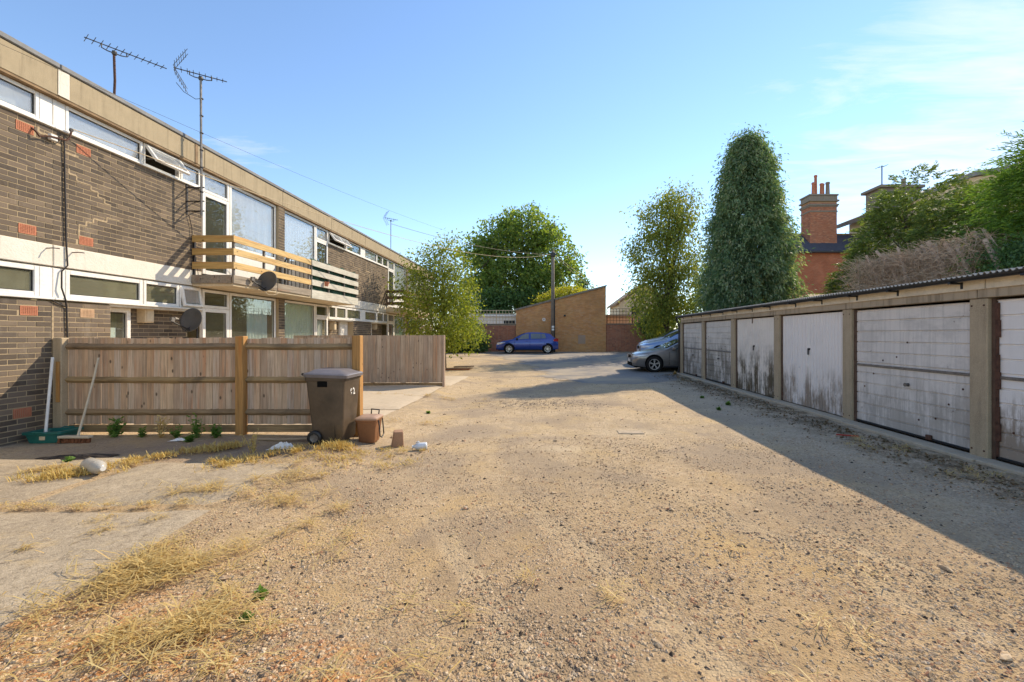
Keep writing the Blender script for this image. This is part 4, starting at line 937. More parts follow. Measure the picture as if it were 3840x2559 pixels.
m = MB(); m.tube([(-2.455, 6.705, g2+0.335), (-2.445, 6.71, g2+0.43), (-2.56, 6.715, g2+0.44), (-2.565, 6.71, g2+0.34)], 0.011, 8); m.build('latch_handle', MAT['black'], cd)
m = MB(); m.tube([(-2.375, 6.48, g2+0.32), (-2.35, 6.46, g2+0.22), (-2.335, 6.44, g2+0.10), (-2.345, 6.54, g2+0.06), (-2.345, 6.62, g2+0.10), (-2.365, 6.62, g2+0.32)], 0.009, 8); m.build('carry_handle', MAT['black'], cd)
# upturned square pot
g3 = gz(-2.1, 6.5); BEI = plain('beige_pot', (0.34,0.20,0.12), 0.75, 0.3, var=0.2, scale=6)
m = MB(); rows = []
for (z, w) in ((0.0, 0.17), (0.03, 0.17), (0.031, 0.163), (0.215, 0.128), (0.23, 0.118)):
    r_ = rr(0, 0, w, w, 0.015); rows.append([(x+0.05*z, y, z) for x, y in r_+[r_[0]]])
m.grid(rows); m.add(rows[-1][:-1], [tuple(range(20))]); M_ = Matrix.Rotation(R(20), 3, 'Z') @ Matrix.Rotation(R(7), 3, 'X')
m.v = [tuple(M_ @ Vector(p)+Vector((-2.10, 6.48, g3-0.005))) for p in m.v]
tag(m.build('plant_pot', BEI), 'upturned square beige plant pot on the dirt right of the caddy', 'plant pot')
# milk bottle, lying
MILK = plain('milky_plastic', (0.66,0.70,0.74), 0.3, 0.5, var=0.08, scale=8)
bt = thing('plastic_bottle', 'empty milk bottle lying on its side on the gravel right of the pot', 'bottle', pt(-1.72, 6.25))
zb = gz(-1.72, 6.25)+0.052; ax = Vector((-0.98, -0.15, -0.03)).normalized(); c0 = Vector((-1.62, 6.27, zb))
m = MB(); m.lathe([(0.0,0.0),(0.046,0.004),(0.050,0.02),(0.049,0.11),(0.042,0.145),(0.026,0.168),(0.021,0.172),(0.021,0.186)], c0, ax, 16); m.build('body', MILK, bt, True)
m = MB(); m.tube([c0+ax*0.10+Vector((0,0.0,0.045)), c0+ax*0.12+Vector((0,0.0,0.066)), c0+ax*0.15+Vector((0,0,0.05))], 0.009, 8); m.build('grip', MILK, bt, True)
m = MB(); m.lathe([(0.0,0.187),(0.022,0.187),(0.022,0.202),(0.0,0.203)], c0, ax, 14, True); m.build('cap', MAT['upvc'], bt)
# big clear bottle half hidden in dry grass
big = thing('plastic_bottle', 'large cloudy water bottle lying among the dry grass near the left edge', 'bottle', pt(-4.85, 4.9))
zb = gz(-4.85, 4.9)+0.085; ax = Vector((0.88, -0.44, 0.0)).normalized(); c0 = Vector((-5.02, 4.98, zb))
CLOUD = plain('cloudy_plastic', (0.62,0.58,0.50), 0.2, 0.6, var=0.06, scale=9, bump=0.3, Transmission_Weight=0.3)
m = MB(); m.lathe([(0.0,0.0),(0.06,0.006),(0.076,0.03),(0.07,0.06),(0.076,0.09),(0.069,0.11),(0.076,0.14),(0.069,0.16),(0.076,0.22),(0.064,0.28),(0.036,0.315),(0.02,0.33)], c0, ax, 20); m.build('body', CLOUD, big, True)
m = MB(); m.lathe([(0.0,0.365),(0.024,0.365),(0.024,0.331),(0.0,0.331)], c0, ax, 14, True); m.build('cap', MAT['upvc'], big)
# green recycling box, pole, broom
gx = thing('recycling_box', 'shallow green plastic recycling box in the corner of wall and fence', 'box', pt(-6.93, 6.42))
gg = gz(-6.93, 6.42); GRN = plain('green_plastic', (0.015,0.14,0.115), 0.45, 0.5, var=0.3, scale=6)
m = MB(); rows = []
for (z, w, d) in ((0.0,0.44,0.27),(0.13,0.50,0.32),(0.131,0.55,0.36),(0.16,0.555,0.365),(0.161,0.49,0.31),(0.02,0.42,0.25)):
    r_ = rr(-6.96, 6.42, w, d, 0.05); rows.append([(x, y, gg+z+0.01*math.sin(9*x)) for x, y in r_+[r_[0]]])
m.grid(rows); m.add(rows[0][:-1], [tuple(range(20))]); m.add(rows[-1][:-1], [tuple(range(20))]); m.build('body', GRN, gx, True).modifiers.new('e', 'EDGE_SPLIT').split_angle = R(35)
for y in (6.238, 6.602):
    m = MB(); m.tube([(-7.05, y, gg+0.15), (-7.03, y+(0.03 if y > 6.4 else -0.03), gg+0.165), (-6.89, y+(0.03 if y > 6.4 else -0.03), gg+0.165), (-6.87, y, gg+0.15)], 0.009, 6); m.build('lip_handle', GRN, gx)
m = MB(); m.box(-6.99, -6.91, 6.262, 6.266, gg+0.05, gg+0.10); m.build('sticker', MAT['cream'], gx)
m = MB(); m.tube([(-7.06, 6.40, gg+0.03), (-7.115, 6.50, gg+0.6), (-7.17, 6.60, gg+1.18)], 0.018, 10)
tag(m.build('pole', MAT['upvc']), 'slim white pole standing in the green box against the fence post', 'pole')
br = thing('broom', 'yard broom with pale handle leaning on the fence, red-brown head on the ground', 'broom', pt(-6.48, 6.30))
gh = gz(-6.48, 6.3)
m = MB(); m.tube([(-6.49, 6.30, gh+0.09), (-6.52, 6.45, gh+0.5), (-6.56, 6.60, gh+0.9), (-6.585, 6.685, gh+1.16)], [0.015, 0.014, 0.014, 0.013], 10); m.build('handle', MAT['handle'], br)
m = MB(); m.bbox(-6.74, -6.30, 6.255, 6.335, gh+0.065, gh+0.10, 0.008); m.build('head', MAT['handle'], br)
m = MB()
for k in range(130):
    x = random.uniform(-6.735, -6.305); y = random.uniform(6.262, 6.328); dx = random.uniform(-.02, .02); dy = random.uniform(-.025, .01)
    m.tube([(x, y, gh+0.068), (x+dx, y+dy, gh+0.002)], [0.006, 0.008], 4)
m.build('bristles', MAT['bristle'], br)
m = MB(); m.tube([pt(-4.05, 6.42, 0.02), pt(-3.7, 6.38, 0.025), pt(-3.28, 6.36, 0.045)], 0.017, 8)
tag(m.build('wooden_pole', MAT['stick']), 'thin wooden pole lying on the dirt left of the wheelie bin', 'pole')
def crumple(name, c, sx, sy, h, mat, label, cat, seed):
    rnd = random.Random(seed); m = MB(); n = 14; rows = []
    hs = [[rnd.random() for _ in range(n+1)] for _ in range(n+1)]
    for j in range(n+1):
        row = []
        for i in range(n+1):
            u, v = i/n*2-1, j/n*2-1; d = max(0.0, 1-(u*u+v*v)**0.5)
            ang = math.atan2(v, u); k = 1+0.25*math.sin(3*ang+seed)+0.15*math.sin(7*ang)
            row.append((c[0]+sx*u*k, c[1]+sy*v*k, gz(c[0]+sx*u*k, c[1]+sy*v*k)+0.012+h*(d**0.5)*(0.35+0.65*hs[j][i])))
        rows.append(row)
    m.grid(rows); return tag(m.build(name, mat, None, False, recalc=False), label, cat)
crumple('plastic_bag', (-3.42, 5.95), 0.13, 0.09, 0.10, MAT['upvc'], 'crumpled white plastic bag on the dirt left of the bin wheel', 'plastic bag', 3)
crumple('paper_scrap', (-5.1, 6.32), 0.09, 0.05, 0.04, MAT['upvc'], 'scrap of white paper on the dirt below the middle of the fence', 'litter', 8)
crumple('plastic_sheet', (-5.65, 5.45), 0.38, 0.13, 0.05, plain('dirty_black_sheet', (0.04,0.032,0.028), 0.6, 0.3, var=0.5, scale=14, bump=0.5), 'flattened sheet of black plastic on the slabs at left', 'plastic sheet', 5)
RED = plain('red_plastic', (0.42,0.05,0.03), 0.5)
m = MB(); m.beam(pt(4.62, 7.16, 0.02), pt(4.88, 7.02, 0.02), 0.025, 0.02); tag(m.build('plastic_strip', RED), 'short red plastic strip lying in front of the last post before the big grey door', 'litter')
# pile of old boards by the shrub
for k, (x, y, a, L, z, lb) in enumerate(((-3.95, 20.2, 4, 1.5, 0.05, 'longest dark old board in the heap beyond the far fence'), (-3.8, 19.9, -8, 1.1, 0.03, 'front reddish board in the heap beyond the far fence'), (-3.6, 20.3, 12, 0.9, 0.12, 'short top board in the heap beyond the far fence'))):
    m = MB(); c, s = math.cos(R(a)), math.sin(R(a)); zz = gz(x, y)+z
    m.beam((x-c*L/2, y-s*L/2, zz), (x+c*L/2, y+s*L/2, zz+0.02), 0.14, 0.05); tag(m.build('old_board', MAT['rail'] if k != 1 else MAT['bristle']), lb, 'board', 'heap of old boards')
m = MB(); m.lathe([(0.0,0.0),(0.30,0.0),(0.31,0.012),(0.26,0.014),(0.25,0.006),(0.0,0.008)], pt(0.62, 16.2, 0.002), n=24, closed=True); tag(m.build('drain_cover', MAT['lintel']), 'round pale drain cover set in the dirt near the tarmac edge', 'drain cover')
m = MB(); m.bbox(1.2, 1.62, 7.28, 7.52, gz(1.4, 7.4)-0.02, gz(1.4, 7.4)+0.014, 0.008); tag(m.build('drain_cover', MAT['lintel']), 'small square metal cover in the pale patch of the yard', 'drain cover')
# flower pot hung on the white balcony rails
m = MB(); m.lathe([(0.045,0.0),(0.062,0.10),(0.07,0.10),(0.07,0.13),(0.058,0.13),(0.04,0.02)], (-6.33, 13.15, 3.0), (0.12, 0.05, 1), 16)
tag(m.build('plant_pot', MAT['terracotta']), 'terracotta pot hanging on the white balcony rail', 'plant pot')

# ------------------------------------------------------------------ garages
GX = 5.6; N = 7; Y0 = 0.62; MOD = 2.53
gar = thing('garage_block', 'row of lock-up garages with concrete posts, old metal doors and corrugated roof', 'garage', (8.0, 9.4, 0.0))
GE = Y0+N*MOD
def door_mat(name, base, grime, amt, hz, rustc=(0.14,0.07,0.035), streak=0.5):
    t = NT(name); p = t.pos(); x, y, z = t.sep(p)
    f = t.noise(p, 2.2, 6, 0.65); st = t.noise(t.mapp(p, (1, 15, 0.7)), 1.0, 5, 0.7); g = t.noise(p, 45, 3, 0.7)
    col = t.mix(f, tuple(c*0.88 for c in base), base)
    col = t.mix(t.m('MULTIPLY', t.ramp(st, [(0.48, 0.0), (0.75, 1.0)]), streak), col, tuple(c*0.45 for c in base))
    low = t.m('SUBTRACT', 1.0, t.m('DIVIDE', z, hz), True)
    low = t.m('POWER', low, 0.65); blot = t.noise(t.mapp(p, (1, 2.6, 1.3)), 1.0, 8, 0.72); strk = t.noise(t.mapp(p, (1, 18, 0.7)), 1.0, 6, 0.75)
    lf = t.m('MULTIPLY', t.m('MULTIPLY', low, 1.6, True), t.ramp(t.m('ADD', t.m('ADD', t.m('MULTIPLY', blot, 0.6), t.m('MULTIPLY', strk, 0.4)), t.m('MULTIPLY', low, 0.10)), [(0.50, 0.0), (0.60, 1.0)]))
    pt_ = t.noise(t.mapp(p, (1, 1.7, 2.6), (3, 9, 4)), 1.0, 6, 0.7); col = t.mix(t.m('MULTIPLY', t.ramp(pt_, [(0.50, 0.0), (0.64, 1.0)]), streak), col, tuple(c*0.62 for c in base))
    col = t.mix(t.m('MULTIPLY', lf, amt), col, grime)
    rs = t.noise(p, 7, 5, 0.75); col = t.mix(t.m('MULTIPLY', t.ramp(rs, [(0.66, 0.0), (0.72, 1.0)]), 0.8), col, rustc)
    return t.done(col, 0.6, 0.35, 0, t.bump(g, 0.12, 0.003))
DM = {'grey': door_mat('weathered_grey_door', (0.80,0.73,0.65), (0.26,0.22,0.165), 0.5, 1.1, streak=0.5),
      'grey2': door_mat('patched_grey_door', (0.76,0.69,0.60), (0.18,0.15,0.11), 0.85, 1.6, streak=0.6),
      'white': door_mat('white_garage_door', (0.92,0.85,0.78), (0.26,0.185,0.12), 0.85, 0.95, streak=0.10),
      'dirty': door_mat('mouldy_white_door', (0.90,0.81,0.70), (0.12,0.09,0.05), 1.0, 1.35, streak=0.25)}
TIMB = plain('dark_timber', (0.12,0.07,0.045), 0.8, var=0.4, scale=10)
kinds = ['white', 'white', 'grey', 'white', 'dirty', 'grey2', 'grey2']
pat = ['h', 'h', 'h', 'v', 'v', 'h', 'h']
labels = ['white horizontal-ribbed door nearest the camera', 'white ribbed door at the right edge of the picture with a rusty edge strip', 'big grey horizontally ribbed door with rust holes', 'clean white vertically ribbed door', 'white vertically ribbed door with brown mould', 'grey patched door with dark stains', 'grey farthest door']
GW = 2.24
for k in range(N):
    ya = Y0+MOD*k; yp = ya; yd0 = ya+0.29-0.0; yd1 = ya+MOD-0.005
    if k == 0: pass
    # concrete post, then timber jambs, then the door
    m = MB(); m.bbox(GX-0.02, GX+0.16, ya+0.02, ya+0.265, -0.05, 2.06, 0.012); pst = m.build('post', MAT['post_conc'], gar)
    for zz in (0.12, 1.97):
        for yv in (ya+0.06, ya+0.225):
            bm2 = MB(); bm2.lathe([(0.012,0),(0.012,0.006),(0.0,0.008)], (GX-0.02, yv, zz), (-1,0,0), 8); bm2.build('bolt', MAT['rust'], pst)
    m = MB(); m.bbox(GX+0.03, GX+0.10, ya+0.268, ya+0.30, 0.0, 2.05, 0.004); m.build('jamb', TIMB, gar); m = MB(); m.bbox(GX+0.03, GX+0.10, yd1-0.03, yd1+0.02, 0.0, 2.05, 0.004); m.build('jamb', TIMB, gar)
    a, b = ya+0.303, yd1-0.033; z0, z1 = 0.05, 2.03; xf = GX+0.05
    m = MB()
    if pat[k] == 'h':
        # pressed sheet with horizontal swages
        prof = [(z0, 0.0)]
        nr = 11; hh = (z1-z0)/nr
        for r_ in range(nr):
            zr = z0+hh*r_; prof += [(zr+hh-0.034, 0.0), (zr+hh-0.028, 0.012), (zr+hh-0.012, 0.012), (zr+hh-0.004, -0.006), (zr+hh, 0.0)]
        rows = [[(xf+d, a, z) for z, d in prof], [(xf+d, b, z) for z, d in prof]]
        m.grid(rows); m.box(xf+0.03, xf+0.035, a, b, z0, z1)
    else:
        nr = 22; w_ = (b-a)/nr; prof = [(a, 0.0)]
        for r_ in range(nr):
            yr_ = a+w_*r_; prof += [(yr_+w_-0.024, 0.0), (yr_+w_-0.018, 0.013), (yr_+w_-0.006, 0.013), (yr_+w_, 0.0)]
        rows = [[(xf+d, y, z0) for y, d in prof], [(xf+d, y, z1) for y, d in prof]]
        m.grid(rows); m.box(xf+0.03, xf+0.035, a, b, z0, z1)
    dr = m.build('garage_door', DM[kinds[k]], gar, label=labels[k])
    if pat[k] == 'h':
        m = MB(); m.bbox(xf-0.018, xf+0.004, a+0.01, b-0.01, 1.045, 1.085, 0.004); m.build('joint_bar', MAT['galv'], dr)
        for q in range(9):
            yv = a+0.12+(b-a-0.24)*abs(((q*0.37)%1)); zv = 0.3+1.4*((q*0.61+0.2*k)%1)
            m = MB(); m.lathe([(0.016,0),(0.014,0.005),(0.0,0.006)], (xf-0.001, yv, zv), (-1,0,0), 8); m.build('rivet', MAT['rust'], dr)
        m = MB(); yc = (a+b)/2-0.06; m.lathe([(0.028,0),(0.028,0.012),(0.012,0.014),(0.012,0.04),(0.03,0.044),(0.03,0.056),(0.0,0.058)], (xf-0.004, yc, 0.82), (-1,0,0), 12); m.build('handle', MAT['galv'], dr)
        m = MB(); m.bbox(xf-0.05, xf+0.0, (a+b)/2-0.5, (a+b)/2-0.42, 0.06, 0.13, 0.006); m.build('latch', MAT['rust'], dr)
        m = MB(); m.bbox(xf-0.02, xf+0.002, a, b, z0, z0+0.035, 0.004); m.build('bottom_rail', MAT['black'], dr)
    else:
        m = MB(); yc = (a+b)/2+0.06; m.bbox(xf-0.012, xf+0.004, yc-0.06, yc+0.02, 1.27, 1.31, 0.003); m.bbox(xf-0.03, xf-0.012, yc-0.03, yc+0.005, 1.17, 1.30, 0.004); m.build('handle', MAT['black'], dr)
        m = MB(); m.bbox(xf-0.016, xf+0.002, b-0.012, b+0.01, 0.16, 0.24, 0.004); m.build('hinge', MAT['rust'], dr)
        m = MB(); m.bbox(xf-0.008, xf+0.002, a, a+0.012, z0, z1, 0.003); m.build('edge_strip', MAT['upvc_old'], dr)
    if k == 1:
        m = MB()
        for q in range(9):
            z_a = 0.06+q*0.215; m.bbox(xf-0.02-0.006*(q % 3), xf-0.001, b-0.03-0.012*((q*2) % 3), b+0.004, z_a, z_a+0.2145, 0.004)
        m.build('edge_strip', MAT['rust'], dr)
    if k == 4:
        m = MB(); m.tube([(xf-0.01, (a+b)/2+0.12, 2.03), (xf-0.014, (a+b)/2+0.12, 1.9)], 0.012, 6); m.build('bolt', MAT['rust'], dr)
    # lintel, fascia board, roof sheet
    m = MB(); m.bbox(GX-0.035, GX+0.15, ya+0.145, ya+MOD+0.135, 2.065, 2.195, 0.008); m.build('lintel', MAT['lintel'], gar)
    m = MB(); m.bbox(GX-0.065, GX-0.03, ya+0.01, ya+MOD-0.003, 2.175, 2.325, 0.005); m.build('fascia_board', MAT['cream_w'] if 'cream_w' in MAT else MAT['cream'], gar)
    m = MB(); nn = int(MOD/0.0125); ROOF = MAT.setdefault('asb', concrete_mat('corrugated_sheet', (0.46,0.42,0.36), 0.4, 6))
    top, bot = [], []
    js = random.uniform(-0.008, 0.008)
    for i in range(nn+1):
        y = ya+(MOD+0.03)*i/nn; c_ = 0.02*math.cos(2*math.pi*y/0.076)
        top.append([(GX-0.20+js, y, 2.345+c_+0.006*(k%2)), (GX+2.4, y, 2.40+c_+0.006*(k%2)), (GX+5.1, y, 2.45+c_+0.006*(k%2))])
        bot.append([(p[0], p[1], p[2]-0.007) for p in top[-1]])
    m.grid(top); m.grid([r[::-1] for r in bot]); m.grid([[r[0] for r in bot], [r[0] for r in top]]); m.build('roof_sheet', ROOF, gar, recalc=False)
m = MB(); m.bbox(GX-0.02, GX+0.16, GE+0.02, GE+0.265, -0.05, 2.06, 0.012); m.build('post', MAT['post_conc'], gar)
WL = concrete_mat('garage_wall', (0.30,0.25,0.19), 0.4)
for bx_ in [(GX+0.16, GX+5.0, GE+0.03, GE+0.15, -0.2, 2.36), (GX+4.9, GX+5.0, Y0, GE+0.028, -0.2, 2.42), (GX+0.16, GX+4.9, Y0-0.1, Y0-0.002, -0.2, 2.36)]+[(GX+0.2, GX+4.89, Y0+MOD*k+0.1, Y0+MOD*k+0.2, -0.2, 2.3) for k in range(1, N)]:
    m = MB(); m.box(*bx_); m.build('wall', WL, gar)
# gutter in overlapping lengths with brackets
for k in range(4):
    ya = Y0+k*4.5; yb = min(ya+4.55, GE+0.28); m = MB(); rows = []; r0 = 0.052; zc_ = 2.335-0.004*k
    for ang in range(0, 181, 15):
        a = R(180+ang); rows.append([(GX-0.175+r0*math.cos(a), y, zc_+r0*math.sin(a)-0.004*math.sin(y*0.9)) for y in np.linspace(ya, yb, 12)])
    for ang in range(180, -1, -15):
        a = R(180+ang); rows.append([(GX-0.175+(r0-0.006)*math.cos(a), y, zc_+(r0-0.006)*math.sin(a)-0.004*math.sin(y*0.9)) for y in np.linspace(ya, yb, 12)])
    m.grid(rows); m.build('gutter', MAT['black'], gar, True)
for k in range(18):
    y = Y0+0.5+k*0.99+random.uniform(-.08, .08); m = MB(); m.bbox(GX-0.245, GX-0.066, y-0.02, y+0.02, 2.262, 2.285, 0.003); m.bbox(GX-0.075, GX-0.064, y-0.018, y+0.018, 2.20, 2.29, 0.003); m.build('gutter_bracket', MAT['black'], gar)
m = MB(); m.tube([(GX-0.175, GE+0.22, 2.30), (GX-0.15, GE+0.24, 2.15), (GX-0.06, GE+0.26, 2.0), (GX-0.06, GE+0.26, 0.15), (GX-0.10, GE+0.26, 0.04)], 0.035, 10); m.build('downpipe', MAT['black'], gar)
# ------------------------------------------------------------------ far walls, shed, pole
def brick_panel(mb, x0, x1, y, ztop, zb, L=0.215, ch=0.075, face=-1, axis='x', flem=False):
    """bricks on a wall face; ztop is a function of the coordinate along the wall"""
    k = 0; z = zb
    while True:
        zc_ = z+ch/2; xs = x0-(0.1125 if k % 2 else 0); i = 0; any_ = False
        while xs < x1-0.01:
            l = L if not flem or (i+k) % 2 else 0.1025
            a, b = max(xs+0.005, x0), min(xs+l, x1); xs += l+0.01; i += 1
            if b-a < 0.03 or z+ch > ztop((a+b)/2): continue
            any_ = True; j = random.uniform(-0.003, 0.003)
            if axis == 'x': q = sorted((y+face*(0.004+j), y-face*0.04)); mb.box(a, b, q[0], q[1], z+0.006, z+ch-0.006)
            else: q = sorted((y+face*(0.004+j), y-face*0.04)); mb.box(q[0], q[1], a, b, z+0.006, z+ch-0.006)
        z += ch; k += 1
        if not any_ and k > 3 and z > zb+6: break
        if z > zb+14: break
    return mb
WY = 34.0; zg = gz(0, WY)-0.05
sh = thing('brick_outbuilding', 'tall tan brick outbuilding with a single sloping roof at the end of the yard', 'outbuilding', (1.3, WY+1.5, zg))
xl, xr = -2.12, 4.64
def stop(x): return 3.42+(x-xl)/(xr-xl)*1.78
m = MB(); m.prism([(xl+0.002, zg), (xr-0.002, zg), (xr-0.002, stop(xr)), (xl+0.002, stop(xl))], 'y', WY+0.004, WY+4); m.build('wall', MAT['mortar_far'], sh)
m = brick_panel(MB(), xl, xr, WY, stop, zg); brick_panel(m, WY+0.01, WY+4, xr, lambda v: stop(xr), zg, face=1, axis='y')
o = m.build('brick', MAT['brick_tan'], sh, recalc=False); o['kind'] = 'stuff'
m = MB(); m.prism([(xl-0.1, stop(xl)-0.005), (xr+0.06, stop(xr)+0.035), (xr+0.06, stop(xr)+0.12), (xl-0.1, stop(xl)+0.08)], 'y', WY-0.09, WY+4.1); m.build('roof', MAT['lead'], sh)
m = MB()
n = 23
for i in range(n):
    a = xl-0.08+(xr+0.1-xl)*i/n; b = a+(xr+0.1-xl)/n-0.012; m.prism([(a, stop(a)-0.03), (b, stop(b)-0.03), (b, stop(b)+0.10), (a, stop(a)+0.085)], 'y', WY-0.12, WY-0.09)
m.build('verge_tile', MAT['stone'], sh)
m = MB(); m.lathe([(0.0,0),(0.05,0.0),(0.055,0.025),(0.12,0.035),(0.13,0.0)], (-0.02, WY, 2.72), (0,-1,0), 20, True); m.build('vent', MAT['upvc'], sh)
m = MB(); m.bbox(1.47, 1.62, WY-0.16, WY, 2.95, 3.08, 0.02); m.build('lamp', MAT['black'], sh)
m = MB(); m.box(2.55, 3.1, WY-0.012, WY-0.004, 0.9, 1.55); m.build('patch', MAT['mortar_red'], sh)
WLABEL = {}
def low_wall(x0, x1, zt, label, cop):
    w = thing('brick_wall', label, 'wall', ((x0+x1)/2, WY+0.25, zg))
    m = MB(); m.box(x0, x1, WY+0.154, WY+0.35, zg, zt); m.build('wall', MAT['mortar_red'], w)
    m = brick_panel(MB(), x0, x1, WY+0.15, lambda v: zt, zg, flem=True); o = m.build('brick', MAT['brick_red'], w, recalc=False); o['kind'] = 'stuff'
    m = MB()
    for i in range(int((x1-x0)/0.45)+1):
        a = x0+0.45*i; b = min(a+0.444, x1)
        if b-a > 0.05: m.bbox(a, b, WY+0.09, WY+0.41, zt+0.003, zt+0.07, 0.01)
    m.build('coping', MAT[cop], w); return w
lw = low_wall(-7.6, -2.14, 2.33, 'red brick garden wall with white trellis left of the outbuilding', 'stone')
rw = low_wall(4.66, 8.9, 2.34, 'red brick garden wall with dark trellis right of the outbuilding', 'stone')
m = MB(); m.bbox(8.9, 9.25, WY+0.02, WY+0.42, zg, 2.55, 0.02); m.build('pier', MAT['mortar_red'], rw)
def trellis(x0, x1, z0, z1, mat, label, cell=0.24, tops=None):
    t = thing('trellis', label, 'trellis', ((x0+x1)/2, WY+0.25, z0)); n = int(round((x1-x0)/cell)); k = int(round((z1-z0)/cell))
    for i in range(n+1):
        x = x0+(x1-x0)*i/n; w = 0.035 if i % 8 == 0 else 0.014; m = MB(); m.box(x-w, x+w, WY+0.235-(0.02 if i % 8 == 0 else 0), WY+0.25, z0, z1); m.build('upright' if i % 8 else 'post', mat, t)
    for j in range(k+1):
        z = z0+(z1-z0)*j/k; w = 0.022 if j in (k, k-1) and tops else 0.013; m = MB(); m.box(x0, x1, WY+0.2505, WY+0.265, z-w, z+w); m.build('lath', mat, t)
trellis(-7.4, -2.2, 2.41, 3.42, MAT['cream'], 'pale square trellis on the wall left of the outbuilding', tops=True)
trellis(4.75, 8.6, 2.42, 3.55, plain('dark_trellis_wood', (0.10,0.075,0.05), 0.9), 'dark square trellis on the wall right of the outbuilding')
# white garden building seen through the trellis, and a pale wall behind the dark one
t = thing('garden_building', 'low white garden building behind the pale trellis', 'garden building', (-4.6, 38.0, 0.3))
m = MB(); m.box(-8.5, -1.5, 37, 40.5, 0.2, 3.05); m.build('wall', MAT['upvc'], t)
m = MB(); m.bbox(-8.7, -1.3, 36.8, 40.7, 3.053, 3.22, 0.02); m.build('roof', MAT['upvc'], t)
m = MB(); m.box(-3.3, -2.4, 36.97, 36.996, 1.9, 2.75); m.box(-2.3, -1.6, 36.97, 36.996, 1.9, 2.75); m.build('window', MAT['black'], t)
t = thing('garden_building', 'low pinkish walled building with flat roof behind the dark trellis', 'garden building', (7.0, 39.0, 0.3))
m = MB(); m.box(5.0, 10.0, 38, 41, 0.2, 3.1); m.build('wall', MAT['terracotta_pale'], t); m = MB(); m.bbox(4.8, 10.2, 37.8, 41.2, 3.103, 3.25, 0.02); m.build('roof', MAT['stone'], t)
t = thing('house', 'far house with a pale gable showing above the dark trellis', 'house', (10.2, 58, 0.3))
m = MB(); m.prism([(9.6, 0.3), (16, 0.3), (16, 5.6), (12.8, 7.9), (9.6, 5.6)], 'y', 58, 66); m.build('wall', MAT['cream'], t)
m = MB(); m.prism([(9.2, 5.35), (12.8, 7.95), (16.4, 5.35), (16.4, 5.6), (12.8, 8.25), (9.2, 5.6)], 'y', 57.7, 66.3); m.build('roof', MAT['soffit'], t)
m = MB(); m.box(11.2, 12.2, 57.96, 57.99, 3.8, 5.2); m.build('window', MAT['black'], t)
# utility pole with its wires
PX, PY = 0.64, 33.2
up = thing('utility_pole', 'tall wooden utility pole with fanning wires in front of the brick outbuilding', 'utility pole', (PX, PY, gz(PX, PY)))
m = MB(); m.tube([(PX, PY, 0.1), (PX, PY, 4), (PX, PY, 7.75)], [0.15, 0.13, 0.11], 12); m.build('pole', wood_mat('grey_pole_wood', [(0.22,0.18,0.14),(0.25,0.2,0.155)], (0.09,0.07,0.055), False, 0.5), up, True)
m = MB(); m.bbox(PX-0.16, PX+0.16, PY-0.16, PY+0.16, 7.3, 7.6, 0.03); m.tube([(PX-0.25, PY, 7.45), (PX+0.25, PY, 7.45)], 0.04, 8); m.build('terminal_box', MAT['black'], up)
m = MB(); m.tube([(PX+0.13, PY-0.1, 0.3), (PX+0.13, PY-0.1, 4.2)], 0.035, 8); m.build('cable_guard', MAT['black'], up)
for z in (2.15, 1.95): 
    m = MB(); m.box(PX-0.09, PX+0.09, PY-0.165, PY-0.15, z-0.06, z+0.08); m.build('sign_plate', MAT['upvc'], up)
def wire(p0, p1, sag, label, r=0.012, mat='cream', shared=None):
    p0, p1 = Vector(p0), Vector(p1); m = MB()
    m.tube([p0.lerp(p1, k/24)-Vector((0,0,sag*4*(k/24)*(1-k/24))) for k in range(25)], r, 5)
    return tag(m.build('overhead_wire', MAT[mat]), label, 'wire', 'wires from the utility pole')
wire((PX-0.1, PY, 7.5), (XW+0.09, 6.92, 4.74), 0.9, 'overhead wire sagging from the pole to the hook on the brick wall', 0.008, 'cream')
wire((PX-0.12, PY, 7.55), (-7.05, 4.2, 5.2), 0.75, 'overhead wire from the pole crossing in front of the concrete fascia', 0.0025, 'cable')
wire((PX+0.1, PY, 7.5), (10.6, 57.9, 6.2), 0.5, 'upper overhead wire running right from the pole towards the far gabled house', 0.012)
wire((PX+0.1, PY, 7.42), (10.2, 57.9, 5.6), 0.6, 'lower overhead wire running right from the pole towards the far gabled house', 0.012)
wire((PX-0.1, PY, 7.45), (-8.3, 24.5, 7.6), 0.35, 'pale overhead wire from the pole to the small distant aerial on the roof', 0.012)
# ------------------------------------------------------------------ houses behind the garages
vh = thing('brick_house', 'tall red brick house with slate roof and clustered chimney pots behind the cypress', 'house', (27.0, 44.0, 0))
m = MB(); m.box(21.8, 33.0, 42.0, 50.0, -0.1, 9.35); m.build('wall', MAT['mortar_far'], vh)
m = brick_panel(MB(), 21.8, 28.5, 42.0, lambda v: 9.3, 3.8); brick_panel(m, 42.0, 45.0, 21.8, lambda v: 9.3, 3.8, axis='y'); o = m.build('brick', MAT['brick_house'], vh, recalc=False); o['kind'] = 'stuff'
SL = concrete_mat('blue_slate', (0.085,0.085,0.105), 0.3, 8)
m = MB()      # slate courses laid as overlapping strips
for k in range(16):
    f0, f1 = k/16, (k+1.12)/16; ya, za = 41.7+2.6*f0, 9.30+2.05*f0; yb, zb_ = 41.7+2.6*f1, 9.30+2.05*f1
    for i in range(26):
        x0 = 21.5+0.36*f0*6+0.44*i+(0.22 if k % 2 else 0)
        if x0 > 33: break
        dz = random.uniform(0.02, 0.035); m.add([(x0,ya,za+dz),(x0+0.43,ya,za+dz),(x0+0.43,yb,zb_+0.012),(x0,yb,zb_+0.012),(x0,ya,za),(x0+0.43,ya,za)], [(0,1,2,3),(4,5,1,0)])
o = m.build('slate', SL, vh, recalc=False); o['kind'] = 'stuff'
